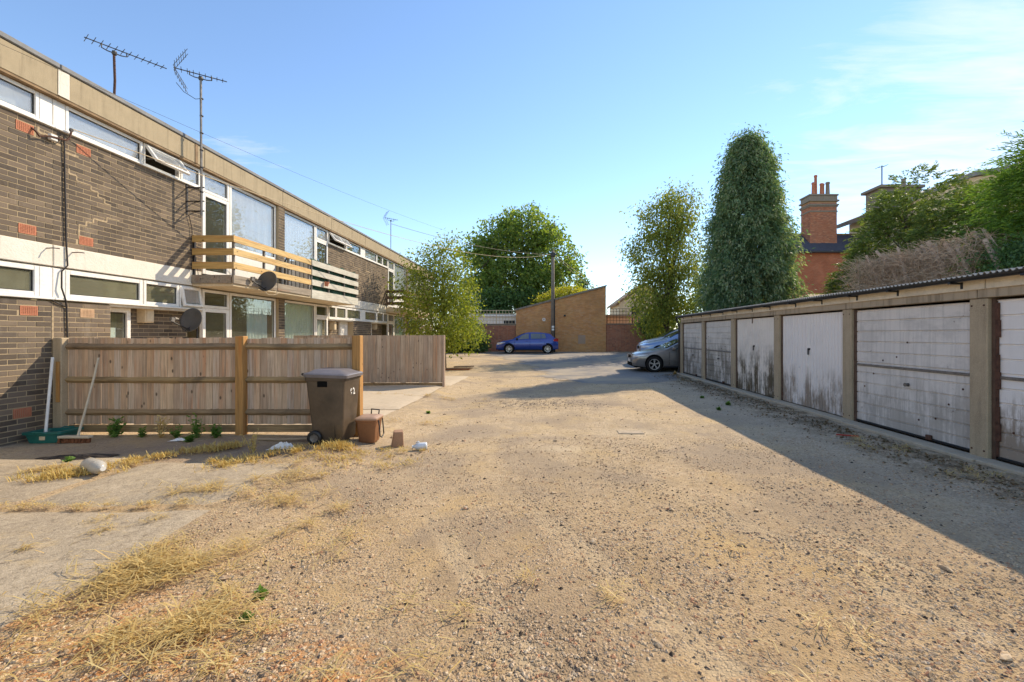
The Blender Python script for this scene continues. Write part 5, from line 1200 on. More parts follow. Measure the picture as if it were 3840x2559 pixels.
m = MB(); m.add([(21.4,41.7,9.28),(33.4,41.7,9.28),(33.4,44.3,11.33),(23.6,44.3,11.33),(33.4,50.3,9.28),(21.4,50.3,9.28),(33.4,47.5,11.33),(23.6,47.5,11.33)], [(0,1,2,3),(0,3,7,5),(3,2,6,7),(7,6,4,5),(0,5,4,1)]); m.build('roof', SL, vh)
m = MB(); m.tube([(23.5, 44.3, 11.38), (33, 44.3, 11.38)], 0.1, 8); m.build('ridge', MAT['soffit'], vh)
m = MB(); m.bbox(21.4, 33.2, 41.5, 41.7, 9.12, 9.28, 0.02); m.build('gutter', MAT['black'], vh)
cx0, cx1, cy0, cy1 = 25.2, 27.75, 42.9, 44.4
ch = MB(); ch.box(cx0+0.006, cx1-0.006, cy0+0.006, cy1-0.006, 9.5, 14.2); cho = ch.build('chimney', MAT['mortar_far'], vh, label='big corbelled chimney stack')
m = brick_panel(MB(), cx0, cx1, cy0, lambda v: 14.15, 10.2); brick_panel(m, cy0, cy1, cx0, lambda v: 14.15, 10.2, axis='y'); brick_panel(m, cy0, cy1, cx1, lambda v: 14.15, 10.2, axis='y', face=1)
o = m.build('brick', MAT['brick_red'], cho, recalc=False); o['kind'] = 'stuff'
m = MB()
for (z0, z1, e) in ((13.2, 13.34, 0.06), (13.7, 13.82, 0.08), (13.82, 13.96, 0.14), (14.2, 14.36, 0.16), (14.36, 14.75, 0.04), (14.75, 14.9, 0.12)):
    m.bbox(cx0-e, cx1+e, cy0-e, cy1+e, z0, z1-0.002, 0.02)
m.build('corbel', MAT['stone'], cho)
for (px, py, h_, r_, mt) in ((25.75, 43.3, 1.25, 0.16, 'terracotta'), (26.15, 43.6, 2.05, 0.15, 'terracotta'), (26.6, 43.4, 1.2, 0.17, 'terracotta'), (26.95, 43.8, 1.3, 0.16, 'terracotta'), (27.25, 43.5, 1.35, 0.19, 'stone')):
    m = MB(); m.lathe([(r_*1.15,0),(r_*1.1,0.12),(r_,0.18),(r_*0.82,h_-0.22),(r_*1.02,h_-0.2),(r_*1.05,h_-0.05),(r_*0.7,h_),(r_*0.6,h_-0.15)], (px, py, 14.9), n=14, closed=True); m.build('chimney_pot', MAT[mt], cho, True)
m = MB(); m.tube([(22.4, 41.8, 7.8), (22.4, 41.55, 7.8), (22.5, 41.5, 7.75)], 0.04, 6); m.lathe([(0.05,-0.05),(0.2,0.05),(0.22,0.07)], (22.4, 41.5, 7.85), (0,-1,0.2), 14); m.build('wall_lamp', MAT['galv'], vh)
# pale house with long ridge, chimney and aerial, hidden by the hedge
ph = thing('pale_house', 'pale rendered house with dark verge and square chimney behind the yew hedge', 'house', (36, 40, 0))
m = MB(); m.prism([(31.0, 0.0), (47, 0.0), (47, 16.6), (41, 15.65), (35.8, 14.75), (31.0, 12.75)], 'y', 38.0, 46.0); m.build('wall', MAT['cream'], ph)
m = MB(); m.prism([(30.0, 12.4), (35.8, 14.8), (41, 15.7), (52, 17.4), (52, 17.75), (41, 16.05), (35.7, 15.15), (29.8, 12.75)], 'y', 37.6, 46.3); m.build('roof', MAT['lead'], ph)
c = MB(); c.box(30.2, 33.6, 40.5, 42.5, 9.0, 14.7); co = c.build('chimney', MAT['stone'], ph)
m = MB(); m.bbox(29.9, 33.9, 40.2, 42.8, 14.703, 14.95, 0.04); m.build('cap', MAT['stone'], co)
m = MB(); m.lathe([(0.2,0),(0.17,0.75),(0.24,0.8),(0.2,0.85)], (32.8, 41.3, 14.95), n=10); m.build('chimney_pot', MAT['stone'], co)
t = thing('tv_aerial', 'short aerial rod on the square stone chimney behind the hedge', 'tv aerial', (30.6, 41.0, 14.95))
m = MB(); m.tube([(30.6, 41.0, 14.95), (30.6, 41.0, 16.9)], 0.05, 6); m.build('mast', MAT['alu'], t)
m = MB(); m.tube([(30.2, 41.0, 16.7), (31.0, 41.0, 16.9)], 0.025, 5); m.tube([(30.2, 40.7, 16.7), (30.2, 41.3, 16.7)], 0.02, 5); m.tube([(30.95, 40.7, 16.9), (30.95, 41.3, 16.9)], 0.02, 5); m.build('element', MAT['alu'], t)
t = thing('outbuilding', 'low lean-to with tan roof just behind the garage roof', 'outbuilding', (12.8, 21.2, 0))
m = MB(); m.box(11.4, 14.2, 19.8, 22.6, -0.1, 2.95); m.build('wall', MAT['mortar_red'], t)
m = MB(); m.add([(11.2,19.6,2.95),(14.4,19.6,2.95),(14.4,22.8,2.95),(11.2,22.8,2.95),(12.4,21.2,3.5),(13.4,21.2,3.5)], [(0,1,5,4),(1,2,5),(2,3,4,5),(3,0,4),(0,3,2,1)]); m.build('roof', MAT['stick'], t)

# ------------------------------------------------------------------ cars
def paint(name, c, metal=0.35):
    t = NT(name); p = t.pos(); f = t.noise(p, 3, 4)
    return t.done(t.mix(f, tuple(x*0.85 for x in c), c), 0.28, 0.5, metal, None, Coat_Weight=0.8, Coat_Roughness=0.06)
TYRE = plain('tyre_rubber', (0.018,0.017,0.016), 0.85, 0.2, var=0.3)
RIM = plain('alloy_rim', (0.52,0.51,0.50), 0.3, 0.5, 0.7, var=0.1)
LAMP = plain('lamp_glass', (0.62,0.64,0.66), 0.12, 0.6, 0.3, var=0.1); TAIL = plain('tail_lamp', (0.35,0.02,0.02), 0.2, 0.6, 0.0, var=0.1)
CHR = plain('bright_trim', (0.55,0.55,0.55), 0.15, 0.6, 1.0, var=0.05)
def smooth_interp(pts, x):
    xs = [p[0] for p in pts]; zs = [p[1] for p in pts]; k = 0.05
    return float(np.mean([np.interp(x+d, xs, zs) for d in (-k, -k/2, 0, k/2, k)]))
def car(label, loc, rz, S, mat, group=None):
    c = thing('parked_car', label, 'car', loc, rz, 'cars parked at the end of the yard', local=True)
    L = S['L']; W = S['W']/2; top, belt, wid = S['top'], S['belt'], S['wid']
    X = lambda u: u-L/2                                           # front of the car faces -X
    def sec(u):
        zt = smooth_interp(top, u); zb = min(smooth_interp(belt, u), zt-0.015); w = W*smooth_interp(wid, u)
        hgt = zt-zb; wr = w-0.03-0.40*hgt if hgt > 0.05 else w-0.03-0.4*hgt
        zs = S['sill']+0.06*max(0, 1-u/0.5)+0.08*max(0, 1-(L-u)/0.45)
        zm = min(zs+0.36, zb-0.05)
        return [(0, zs), (w*0.90, zs), (w*0.975, zs+0.10), (w, zm), (w*0.992, zb-0.04), (w*0.97, zb), (wr+0.02, zt-0.05 if hgt > 0.12 else zt-hgt*0.5), (wr-0.08, zt-0.006), (0, zt+0.018)], zt, zb, w, wr
    us = sorted(set(list(np.linspace(0, 0.35, 8))+list(np.linspace(0.35, L-0.3, 56))+list(np.linspace(L-0.3, L, 7))))
    rows = []
    for u in us:
        h = sec(u)[0]; rows.append([(X(u), -y, z) for y, z in h]+[(X(u), y, z) for y, z in h[-2::-1]])
    # wheel arches are dark discs laid over the body, painting the wells' shade
    m = MB(); m.grid(rows); m.add(rows[0], [tuple(range(len(rows[0])))]); m.add(rows[-1], [tuple(range(len(rows[-1])))[::-1]])
    m.build('body', mat, c, True).modifiers.new('e', 'EDGE_SPLIT').split_angle = R(42)
    def side_glass(u0, u1, f0, f1, s, name='window', slope0=0, slope1=0):
        m = MB(); rr_ = []
        for k in range(9):
            fa = k/8; row = []
            for j in range(5):
                f = f0+(f1-f0)*j/4; u = u0+slope0*(1-0)*(1-f)*0+ (u1-u0)*fa
                u = (u0+slope0*f)+((u1+slope1*f)-(u0+slope0*f))*fa
                _, zt, zb, w, wr = sec(u); y0, z0, y1, z1 = w*0.97, zb, wr+0.02, zt-0.05
                row.append((X(u), s*(y0+(y1-y0)*f+0.012), z0+(z1-z0)*f))
            rr_.append(row)
        m.grid(rr_); return m.build(name, MAT['car_glass_d'], c, True)
    for s in (-1, 1):
        for (u0, u1, s0, s1) in S['glass']:
            g = side_glass(u0, u1, 0.10, 0.90, s, 'window', s0, s1)
    def cross(u0, u1, name, fy=0.86):
        m = MB(); rr_ = []
        for k in range(9):
            u = u0+(u1-u0)*k/8; h, zt, zb, w, wr = sec(u)
            rr_.append([(X(u)-(0.008 if u0 < L/2 else -0.008), (wr-0.08)*fy*v, zt+0.020+0.006*(1-abs(v))) for v in np.linspace(-1, 1, 9)])
        m.grid(rr_); return m.build(name, MAT['car_glass_d'], c, True)
    cross(*S['screen'], 'windscreen', 0.98); cross(*S['rear'], 'rear_window', 0.9)
    for u in S['axles']:
        for s in (-1, 1):
            w = W*smooth_interp(wid, u); r = S['wr']
            m = MB(); m.lathe([(0.0,0.0),(r+0.055,0.0),(r+0.055,0.004),(0.0,0.005)], (X(u), s*(w+0.0015), r+0.03), (0, s, 0), 28, True); m.build('wheel_arch', MAT['void'], c)
            o = w+0.004
            m = MB(); m.lathe([(r*0.66,-0.02),(r*0.70,0.012),(r*0.80,0.022),(r*0.94,0.018),(r,0.0),(r,-0.02)], (X(u), s*o, r), (0, s, 0), 32, True); wl = m.build('wheel', TYRE, c, True)
            m = MB(); m.lathe([(0.0,0.0),(r*0.68,0.0),(r*0.68,0.002),(0.0,0.002)], (X(u), s*(o+0.001), r), (0, s, 0), 28, True); m.build('wheel_well', MAT['void'], wl)
            m = MB(); m.lathe([(r*0.60,0.004),(r*0.62,0.014),(r*0.68,0.016),(r*0.70,0.004)], (X(u), s*o, r), (0, s, 0), 32, True)
            m.lathe([(0.0,0.016),(r*0.14,0.014),(r*0.16,0.004)], (X(u), s*o, r), (0, s, 0), 14, True)
            ns = S['spokes']
            for k in range(ns):
                for dd in ((-0.13, 0.13) if S['double'] else (0,)):
                    a = 2*math.pi*k/ns+0.3; ca, sa = math.cos(a), math.sin(a); cb, sb = math.cos(a+dd), math.sin(a+dd)
                    m.beam((X(u)+r*0.10*ca, s*(o+0.010), r+r*0.10*sa), (X(u)+r*0.63*cb, s*(o+0.012), r+r*0.63*sb), r*(0.10 if not S['double'] else 0.085), 0.008, (0, s, 0))
            m.build('rim', RIM, wl)
    # lamps, grille, plates, mirrors, handles, door lines
    for s in (-1, 1):
        m = MB(); rr_ = []
        for k in range(7):
            u = S['lampu'][0]+(S['lampu'][1]-S['lampu'][0])*k/6; h, zt, zb, w, wr = sec(u); zl = S['lampz'][0]+(S['lampz'][1]-S['lampz'][0])*k/6; hh = S['lamph']*(1-0.75*(k/6)**2)
            rr_.append([(X(u)-0.012, s*(w*0.985+0.008), zl-hh/2), (X(u)-0.014, s*(w*0.992+0.010), zl), (X(u)-0.012, s*(w*0.96+0.008), zl+hh/2)])
        m.grid(rr_); u = S['lampu'][0]; h, zt, zb, w, wr = sec(u); zl = S['lampz'][0]; hh = S['lamph']
        m.grid([[(X(u)-0.016, s*w*v, zl-hh/2) for v in (1.0, 0.8, 0.58)], [(X(u)-0.012, s*w*v, zl+hh/2) for v in (0.97, 0.8, 0.60)]])
        m.build('headlight', LAMP, c, True)
        m = MB(); rr_ = []
        for k in range(5):
            u = L-0.34+0.33*k/4; h, zt, zb, w, wr = sec(u); zl = S['tailz']
            rr_.append([(X(u)+0.006, s*(w*0.995+0.008), zl-0.09-0.02*k/4), (X(u)+0.006, s*(w*0.985+0.010), zl+0.06+0.04*k/4)])
        m.grid(rr_); m.build('tail_light', TAIL, c)
        _, zt, zb, w, wr = sec(S['mir']); m = MB(); m.bbox(X(S['mir'])-0.07, X(S['mir'])+0.07, s*(w*0.97), s*(w+0.17), zb+0.01, zb+0.14, 0.03); m.build('wing_mirror', mat if S.get('mm') else MAT['black'], c)
        for u in S['handles']:
            _, zt, zb, w, wr = sec(u); m = MB(); m.bbox(X(u)-0.09, X(u)+0.09, s*(w*0.99), s*(w+0.03), zb-0.14, zb-0.10, 0.008); m.build('door_handle', mat, c)
        for u in S['doors']:
            m = MB(); pts = []
            for z in np.linspace(S['sill']+0.1, 0.85, 8):
                _, zt, zb, w, wr = sec(u); pts.append((X(u), s*(w+0.0035), z))
            m.tube(pts, 0.006, 4); m.build('door_seam', MAT['void'], c)
        m = MB(); m.tube([(X(u), s*(W*smooth_interp(wid, u)+0.004), S['sill']+0.26) for u in np.linspace(S['axles'][0]+0.45, S['axles'][1]-0.42, 10)], 0.012, 5); m.build('side_strip', mat, c)
        m = MB(); a, b = S['axles'][0]+0.4, S['axles'][1]-0.4; m.tube([(X(u), s*(W*smooth_interp(wid, u)*0.985), S['sill']+0.02) for u in np.linspace(a, b, 8)], 0.035, 6); m.build('sill_trim', MAT['black'], c)
    h, zt, zb, w, wr = sec(0.0)
    if S['grille'] == 'twin':
        for s in (-1, 1):
            m = MB(); m.bbox(X(0)-0.022, X(0)+0.05, s*0.04, s*0.30, 0.56, 0.72, 0.03); m.build('grille', CHR, c)
            m = MB(); m.bbox(X(0)-0.03, X(0)-0.01, s*0.06, s*0.28, 0.575, 0.705, 0.006); m.build('grille_mesh', MAT['void'], c)
    else:
        m = MB(); m.bbox(X(0)-0.02, X(0)+0.05, -0.42, 0.42, 0.52, 0.62, 0.02); m.build('grille', MAT['void'], c)
        m = MB(); m.box(X(0)-0.028, X(0)-0.018, -0.42, 0.42, 0.575, 0.60); m.build('grille_bar', CHR, c)
    m = MB(); m.bbox(X(0)-0.02, X(0)+0.15, -w*0.80, w*0.80, S['sill']+0.03, S['sill']+0.19, 0.02); m.build('lower_grille', MAT['void'], c)
    m = MB(); m.bbox(X(0)-0.035, X(0)-0.022, -0.26, 0.26, 0.405, 0.515, 0.003); m.build('number_plate', MAT['upvc'], c)
    m = MB(); m.bbox(X(L)-0.1, X(L)+0.02, -w*0.9, w*0.9, S['sill']+0.06, S['sill']+0.26, 0.02); m.build('rear_bumper', MAT['black'], c)
    m = MB(); m.bbox(X(0.12), X(L-0.2), -W*0.82, W*0.82, S['sill']-0.02, S['sill']+0.02, 0.01); m.build('underside', MAT['void'], c)
    return c
MAT['car_glass_d'] = MAT['car_glass'] = plain('dark_car_glass', (0.10,0.125,0.125), 0.05, 0.9, 0.0, var=0.1, bump=0.0, Coat_Weight=1.0, Coat_Roughness=0.02)
HATCH = dict(L=4.25, W=1.75, sill=0.23, wr=0.315, axles=(0.88, 3.50), spokes=9, double=False, grille='bar',
    top=[(0,0.60),(0.06,0.70),(0.35,0.82),(0.75,0.91),(1.12,0.985),(1.55,1.24),(1.95,1.41),(2.35,1.46),(2.9,1.455),(3.4,1.41),(3.72,1.35),(3.98,1.10),(4.14,0.92),(4.25,0.75)],
    belt=[(0,0.55),(0.3,0.74),(0.9,0.88),(1.2,0.93),(3.0,0.98),(3.8,1.02),(4.1,0.90),(4.25,0.70)],
    wid=[(0,0.74),(0.12,0.87),(0.4,0.96),(0.9,1.0),(3.4,1.0),(3.9,0.95),(4.15,0.88),(4.25,0.82)],
    glass=[(1.42,2.22,0.34,0.0),(2.36,3.05,0.0,-0.02),(3.08,3.42,0.0,-0.12)], screen=(1.16,1.90), rear=(3.74,4.06),
    lampu=(0.06,0.62), lampz=(0.66,0.76), lamph=0.14, tailz=0.93, mir=1.42, handles=(2.10,3.05), doors=(1.26,2.30,3.30), mm=False)
SALOON = dict(L=4.62, W=1.81, sill=0.20, wr=0.33, axles=(0.86, 3.67), spokes=5, double=True, grille='twin',
    top=[(0,0.60),(0.05,0.70),(0.3,0.80),(0.8,0.90),(1.35,0.985),(1.75,1.18),(2.15,1.36),(2.6,1.43),(3.1,1.41),(3.6,1.24),(3.95,1.09),(4.4,1.05),(4.58,0.95),(4.62,0.8)],
    belt=[(0,0.56),(0.3,0.73),(0.9,0.85),(1.4,0.92),(3.5,0.98),(4.0,0.99),(4.5,0.92),(4.62,0.75)],
    wid=[(0,0.76),(0.12,0.88),(0.4,0.96),(0.9,1.0),(3.7,1.0),(4.3,0.95),(4.62,0.84)],
    glass=[(1.70,2.45,0.34,0.0),(2.56,3.30,0.0,-0.12)], screen=(1.40,2.10), rear=(3.20,3.85),
    lampu=(0.03,0.60), lampz=(0.66,0.735), lamph=0.12, tailz=0.87, mir=1.66, handles=(2.35,3.2), doors=(1.48,2.52,3.45), mm=True)
BLUE_H = dict(SALOON); BLUE_H.update(L=4.32, spokes=10, double=False, top=[(0,0.62),(0.05,0.72),(0.3,0.83),(0.8,0.94),(1.25,1.02),(1.65,1.25),(2.05,1.42),(2.5,1.47),(3.3,1.44),(3.9,1.30),(4.15,1.0),(4.32,0.8)], rear=(3.85,4.1), axles=(0.85,3.5), handles=(2.3,3.1), doors=(1.45,2.5,3.35), wid=[(0,0.76),(0.12,0.88),(0.4,0.96),(0.9,1.0),(3.6,1.0),(4.1,0.95),(4.32,0.84)], belt=[(0,0.58),(0.3,0.75),(0.9,0.88),(1.4,0.95),(3.5,1.02),(4.1,0.95),(4.32,0.75)])
SILV = dict(HATCH); SILV.update(top=[(p[0], p[1]*1.04) for p in HATCH['top']])
car('blue five-door hatchback parked side-on before the brick outbuilding', (-1.18, 31.7, gz(-1.2, 31.7)-0.005), R(2.5), HATCH, paint('blue_paint', (0.010,0.048,0.29)))
car('dark grey saloon with twin grille, nose showing past the end of the garages', (6.06, 19.75, gz(4.5, 19.4)), R(-1), SALOON, paint('grey_paint', (0.24,0.225,0.21), 0.5))
car('steel blue hatchback parked behind the grey saloon', (6.9, 22.6, gz(6.5, 22.6)), R(-3), BLUE_H, paint('steel_blue_paint', (0.20,0.31,0.52), 0.4))
car('silver hatchback parked farthest back in the row beside the garages', (7.4, 25.0, gz(7.2, 25)), R(-4), SILV, paint('silver_paint', (0.62,0.63,0.68), 0.4))
# ------------------------------------------------------------------ foliage
def unit(a): return a/np.maximum(np.linalg.norm(a, axis=1, keepdims=True), 1e-6)
def leafset(P, D, L, W, bend=0.0):
    """lozenge leaves: base, side, tip, side"""
    D = unit(D); rv = unit(RNG.normal(size=D.shape)); S = unit(np.cross(D, rv)); L = L[:,None]; W = W[:,None]
    V = np.empty((len(P), 4, 3)); V[:,0] = P; V[:,1] = P+D*L*0.5+S*W*0.5; V[:,2] = P+D*L+np.array([0,0,-1.0])*bend*L; V[:,3] = P+D*L*0.5-S*W*0.5
    return V.reshape(-1, 3)
def blob_points(blobs, n, shell=0.55):
    vol = np.array([b[3]*b[4]*b[5] for b in blobs])**0.8; idx = RNG.choice(len(blobs), n, p=vol/vol.sum()); B = np.array(blobs)[idx]
    u = unit(RNG.normal(size=(n, 3))); r = RNG.random(n)**(1/3.0)*(1-shell)+shell; r = np.minimum(r*(0.9+0.2*RNG.random(n)), 1.12)
    return B[:,:3]+u*r[:,None]*B[:,3:6], u
def broad_crown(parent, blobs, nclus, nleaf, L, W, mat, spread=0.45, shell=0.45, droop=0.3, zmin=None, outward=0.6):
    C, u = blob_points(blobs, nclus, shell)
    if zmin is not None: k = C[:,2] > zmin; C, u = C[k], u[k]
    size = 0.55+0.9*RNG.random(len(C))
    cnt = np.maximum(2, (nleaf*size**2).astype(int)); idx = np.repeat(np.arange(len(C)), cnt)
    P = C[idx]+RNG.normal(size=(len(idx), 3))*spread*size[idx][:,None]*np.array([1,1,0.75])*0.6
    D = u[idx]*outward+RNG.normal(size=(len(idx), 3))*0.75+np.array([0,0,-droop])
    l = L*(0.6+0.8*RNG.random(len(idx))); return np_mesh('crown', leafset(P, D, l, l*W, 0.1), 4, MAT[mat], parent)
def limbs(parent, base, blobs, r0, mat='bark', n=14, fork=0.35, twig=40, name='trunk'):
    m = MB(); b = Vector(base); tops = [Vector(q[:3]) for q in blobs]; zt = max(q.z for q in tops); ctr = sum(tops, Vector())/len(tops)
    tip = Vector((ctr.x, ctr.y, zt)); pts = [b.lerp(tip, k/8)+Vector((random.uniform(-1,1), random.uniform(-1,1), 0))*0.03*(tip-b).length*math.sin(math.pi*k/8) for k in range(9)]
    m.tube(pts, [r0*(1-0.85*(k/8)) for k in range(9)], 9)
    for k in range(n+twig):
        bl = blobs[random.randrange(len(blobs))]; f = random.uniform(fork, 0.9); i = f*8; a = pts[int(i)].lerp(pts[min(int(i)+1, 8)], i-int(i))
        e = Vector(bl[:3])+Vector((random.uniform(-1,1)*bl[3], random.uniform(-1,1)*bl[4], random.uniform(-0.5,1)*bl[5]))*0.85
        md = a.lerp(e, 0.5)+Vector((0,0,random.uniform(0.0, 0.12)*(e-a).length)); r = r0*(0.32 if k < n else 0.10)*(1-0.5*f)
        m.tube([a, a.lerp(md, 0.5)+Vector((0,0,0.02)), md, md.lerp(e, 0.6), e], [r, r*0.8, r*0.6, r*0.4, r*0.15], 6 if k < n else 4)
    return m.build(name, MAT[mat], parent, True, recalc=False)
def tree(label, base, blobs, nclus, nleaf, L, W, mat, r0, cat='tree', name='tree', **k):
    t = thing(name, label, cat, base); lk = {q: k.pop(q) for q in ('n', 'fork', 'twig') if q in k}
    limbs(t, base, blobs, r0, **lk); broad_crown(t, blobs, nclus, nleaf, L, W, mat, **k); return t
# shrubby tree in front of the block's far end
sx, sy = -4.85, 20.6
tree('yellow-green shrubby tree with see-through top in front of the far end of the block', (sx, sy, gz(sx, sy)), [(sx+0.1, sy, 2.3, 1.75, 1.5, 1.3), (sx-0.5, sy, 3.4, 1.4, 1.2, 1.0), (sx+0.7, sy+0.1, 3.5, 1.15, 1.1, 1.1), (sx+0.95, sy-0.1, 1.7, 1.2, 1.1, 0.8), (sx-0.7, sy, 4.6, 0.75, 0.7, 0.8), (sx+0.35, sy, 5.0, 0.75, 0.7, 0.95), (sx+1.05, sy, 4.5, 0.5, 0.6, 0.9)],
     620, 24, 0.125, 0.5, 'leaf_shrub', 0.10, n=14, fork=0.12, twig=50, spread=0.34, shell=0.25, droop=0.25)
m_ = None
t = thing('tree', 'sparse spindly stems rising through the top of the shrubby tree', 'tree', (sx+0.25, sy+0.5, gz(sx, sy)))
bl = [(sx-0.45, sy+0.5, 5.3, 0.8, 0.7, 0.55), (sx+0.5, sy+0.5, 5.6, 0.7, 0.6, 0.6)]
limbs(t, (sx+0.25, sy+0.5, gz(sx, sy)), bl, 0.05, n=10, fork=0.5, twig=30); broad_crown(t, bl, 70, 9, 0.12, 0.5, 'leaf_shrub', 0.3, 0.2)
# dark ivy bush at the foot of the wall
tree('dark green ivy bush against the foot of the red wall left of the blue car', (-5.6, 32.4, gz(-5.6, 32.4)), [(-6.0, 32.5, 1.2, 1.3, 0.7, 1.0), (-4.9, 32.4, 0.9, 0.8, 0.6, 0.7), (-5.6, 32.5, 2.0, 0.9, 0.6, 0.6), (-6.9, 32.4, 1.1, 1.0, 0.6, 0.9)], 420, 22, 0.16, 0.7, 'leaf_ivy', 0.06, cat='bush', name='bush', twig=20, spread=0.3, shell=0.4)
# big broadleaf tree beyond the wall
tx, ty = -2.6, 46.0
tree('big round broadleaf tree standing behind the outbuilding', (tx, ty, 0.3), [(tx-0.3, ty, 9.3, 3.9, 3.2, 3.2), (tx+0.9, ty-1, 11.8, 2.5, 2.2, 2.0), (tx-2.2, ty-1, 11.4, 2.0, 1.8, 1.6), (tx-3.6, ty, 8.2, 2.6, 2.2, 2.6), (tx+3.4, ty-1, 9.4, 2.4, 2.2, 2.4), (tx-0.6, ty-2.5, 6.2, 3.0, 2.4, 2.2), (tx+2.6, ty-2, 6.2, 2.2, 2, 2.0), (tx+4.7, ty, 6.9, 1.9, 1.8, 2.0), (tx-3.9, ty-2, 4.9, 2.4, 2.2, 2.4), (tx-4.9, ty, 10.4, 1.0, 1.0, 1.0), (tx+1.2, ty, 13.7, 1.2, 1.1, 1.0), (tx-0.9, ty, 13.2, 1.0, 0.9, 0.9), (tx+5.4, ty, 9.0, 0.9, 0.9, 0.9), (tx+3.0, ty, 12.0, 1.0, 1.0, 1.0)],
     1150, 24, 0.31, 0.62, 'leaf_oak', 0.5, n=24, fork=0.18, twig=60, spread=0.62, shell=0.6, droop=0.4)
tree('dark laurel thicket under the big tree behind the pale trellis', (-3.6, 41.6, 0.3), [(-5.6, 41.5, 3.2, 2.4, 1.2, 2.6), (-2.6, 41.5, 3.4, 2.6, 1.2, 2.4), (0.3, 41.8, 3.4, 2.3, 1.2, 2.2)], 620, 22, 0.27, 0.5, 'leaf_ivy', 0.15, cat='bush', name='bush', spread=0.5, shell=0.55)
tree('golden yellow shrub peeping over the sloping roof beside the pole', (2.1, 39.3, 0.3), [(2.0, 39.3, 4.4, 2.0, 1.3, 1.3), (0.6, 39.2, 4.0, 1.3, 1.0, 1.0), (3.4, 39.3, 4.4, 1.0, 1.0, 1.0)], 420, 24, 0.20, 0.5, 'leaf_yellow', 0.12, cat='bush', name='bush', spread=0.4, shell=0.4)
tree('small dark tree top just left of the outbuilding roof peak', (4.3, 50.0, 0.3), [(4.3, 50, 5.6, 0.9, 0.9, 2.2), (4.2, 50, 7.3, 0.45, 0.5, 0.9)], 130, 20, 0.25, 0.4, 'leaf_ivy', 0.15, spread=0.4, droop=0.8)
# birch-like tree
bx, by = 8.3, 30.5
tree('light airy birch-like tree left of the tall cypress', (bx, by, 0.25), [(bx-0.2, by, 9.2, 1.7, 1.6, 1.7), (bx+0.9, by, 10.2, 1.3, 1.3, 1.4), (bx-0.7, by, 6.9, 1.9, 1.7, 1.9), (bx+0.9, by, 7.2, 1.7, 1.5, 2.0), (bx-0.9, by, 4.2, 1.7, 1.6, 1.7), (bx+0.9, by, 4.3, 1.8, 1.6, 2.2), (bx+0.2, by, 2.6, 2.0, 1.6, 1.5)],
     1050, 24, 0.17, 0.5, 'leaf_birch', 0.2, n=26, fork=0.1, twig=70, spread=0.55, shell=0.3, droop=0.9)
tree('ivy clad bush on the end of the red wall by the parked cars', (8.7, 33.2, 0.3), [(8.2, 33.3, 2.4, 1.1, 0.6, 1.0), (9.0, 33.2, 1.7, 0.6, 0.6, 1.2)], 170, 22, 0.17, 0.7, 'leaf_ivy', 0.06, cat='bush', name='bush', twig=14, spread=0.3)
tree('yellow lit bush between the birch and the end of the garages', (10.4, 28.0, 0.25), [(10.3, 28, 2.6, 1.5, 1.2, 1.6), (10.6, 28, 4.6, 1.3, 1.1, 1.5)], 330, 24, 0.15, 0.5, 'leaf_shrub', 0.08, cat='bush', name='bush', twig=20, spread=0.35)
# tall weeping cypress
def cypress(base, H, prof, label, n, seed=3):
    t = thing('cypress_tree', label, 'tree', base); b = Vector(base)
    m = MB(); m.tube([b, b+Vector((0.05,0,H*0.5)), b+Vector((-0.05,0,H*0.93))], [0.28, 0.18, 0.03], 9)
    for k in range(70):
        z = H*random.uniform(0.06, 0.93); a = random.uniform(0, 6.28); r = np.interp(z/H, *prof)*0.8
        m.tube([b+Vector((0,0,z)), b+Vector((r*0.5*math.cos(a), r*0.5*math.sin(a), z+0.25)), b+Vector((r*math.cos(a), r*math.sin(a), z+0.1))], [0.05, 0.035, 0.012], 5)
    m.build('trunk', MAT['bark'], t, True, recalc=False)
    zz = RNG.random(n)**0.9; a = RNG.random(n)*2*np.pi; lump = 1+0.13*np.sin(a*5+zz*19)+0.10*np.sin(a*8-zz*37)+0.06*np.sin(a*3+zz*60)
    r = np.interp(zz, prof[0], prof[1])*(0.42+0.66*RNG.random(n)**0.45)*lump
    C = np.stack([b.x+r*np.cos(a), b.y+r*np.sin(a), b.z+zz*H], 1); out = np.stack([np.cos(a), np.sin(a), np.zeros(n)], 1)
    per = 110; idx = np.repeat(np.arange(n), per); sc = (0.7+0.9*RNG.random(n)**1.5)[idx]
    # a spray: fans out from the branch tip and hangs
    tt = RNG.random(len(idx)); fan = RNG.normal(size=(len(idx), 3))*0.15*(0.45+0.9*np.sin(np.pi*np.minimum(tt*1.15,1)))[:,None]
    path = out[idx]*(0.50*tt)[:,None]+np.array([0,0,1.0])*((0.14*np.sin(tt*3)-0.34*tt**1.6))[:,None]
    P = C[idx]+path*sc[:,None]+fan*sc[:,None]
    D = out[idx]*0.7+np.array([0,0,-1.0])*(0.25+0.6*tt)[:,None]+RNG.normal(size=(len(idx), 3))*0.5
    l = (0.09+0.10*RNG.random(len(idx)))*(0.6+0.4*sc); k_ = (tt > 0.72) & (RNG.random(len(tt)) < 0.75); LS = leafset(P, D, l, l*0.34, 0.15).reshape(-1, 4, 3)
    np_mesh('crown', LS[~k_].reshape(-1, 3), 4, MAT['leaf_conifer'], t); np_mesh('crown', LS[k_].reshape(-1, 3), 4, MAT['leaf_conifer_tip'], t)['label'] = 'paler greyish tips of the hanging sprays with caught light painted in'; return t
cypress((10.0, 22.2, 0.15), 11.0, ([0, 0.08, 0.3, 0.55, 0.72, 0.85, 0.95, 1.0], [1.60, 1.70, 1.62, 1.32, 0.95, 0.60, 0.28, 0.06]), 'tall dark columnar cypress with drooping sprays behind the garages', 1550)
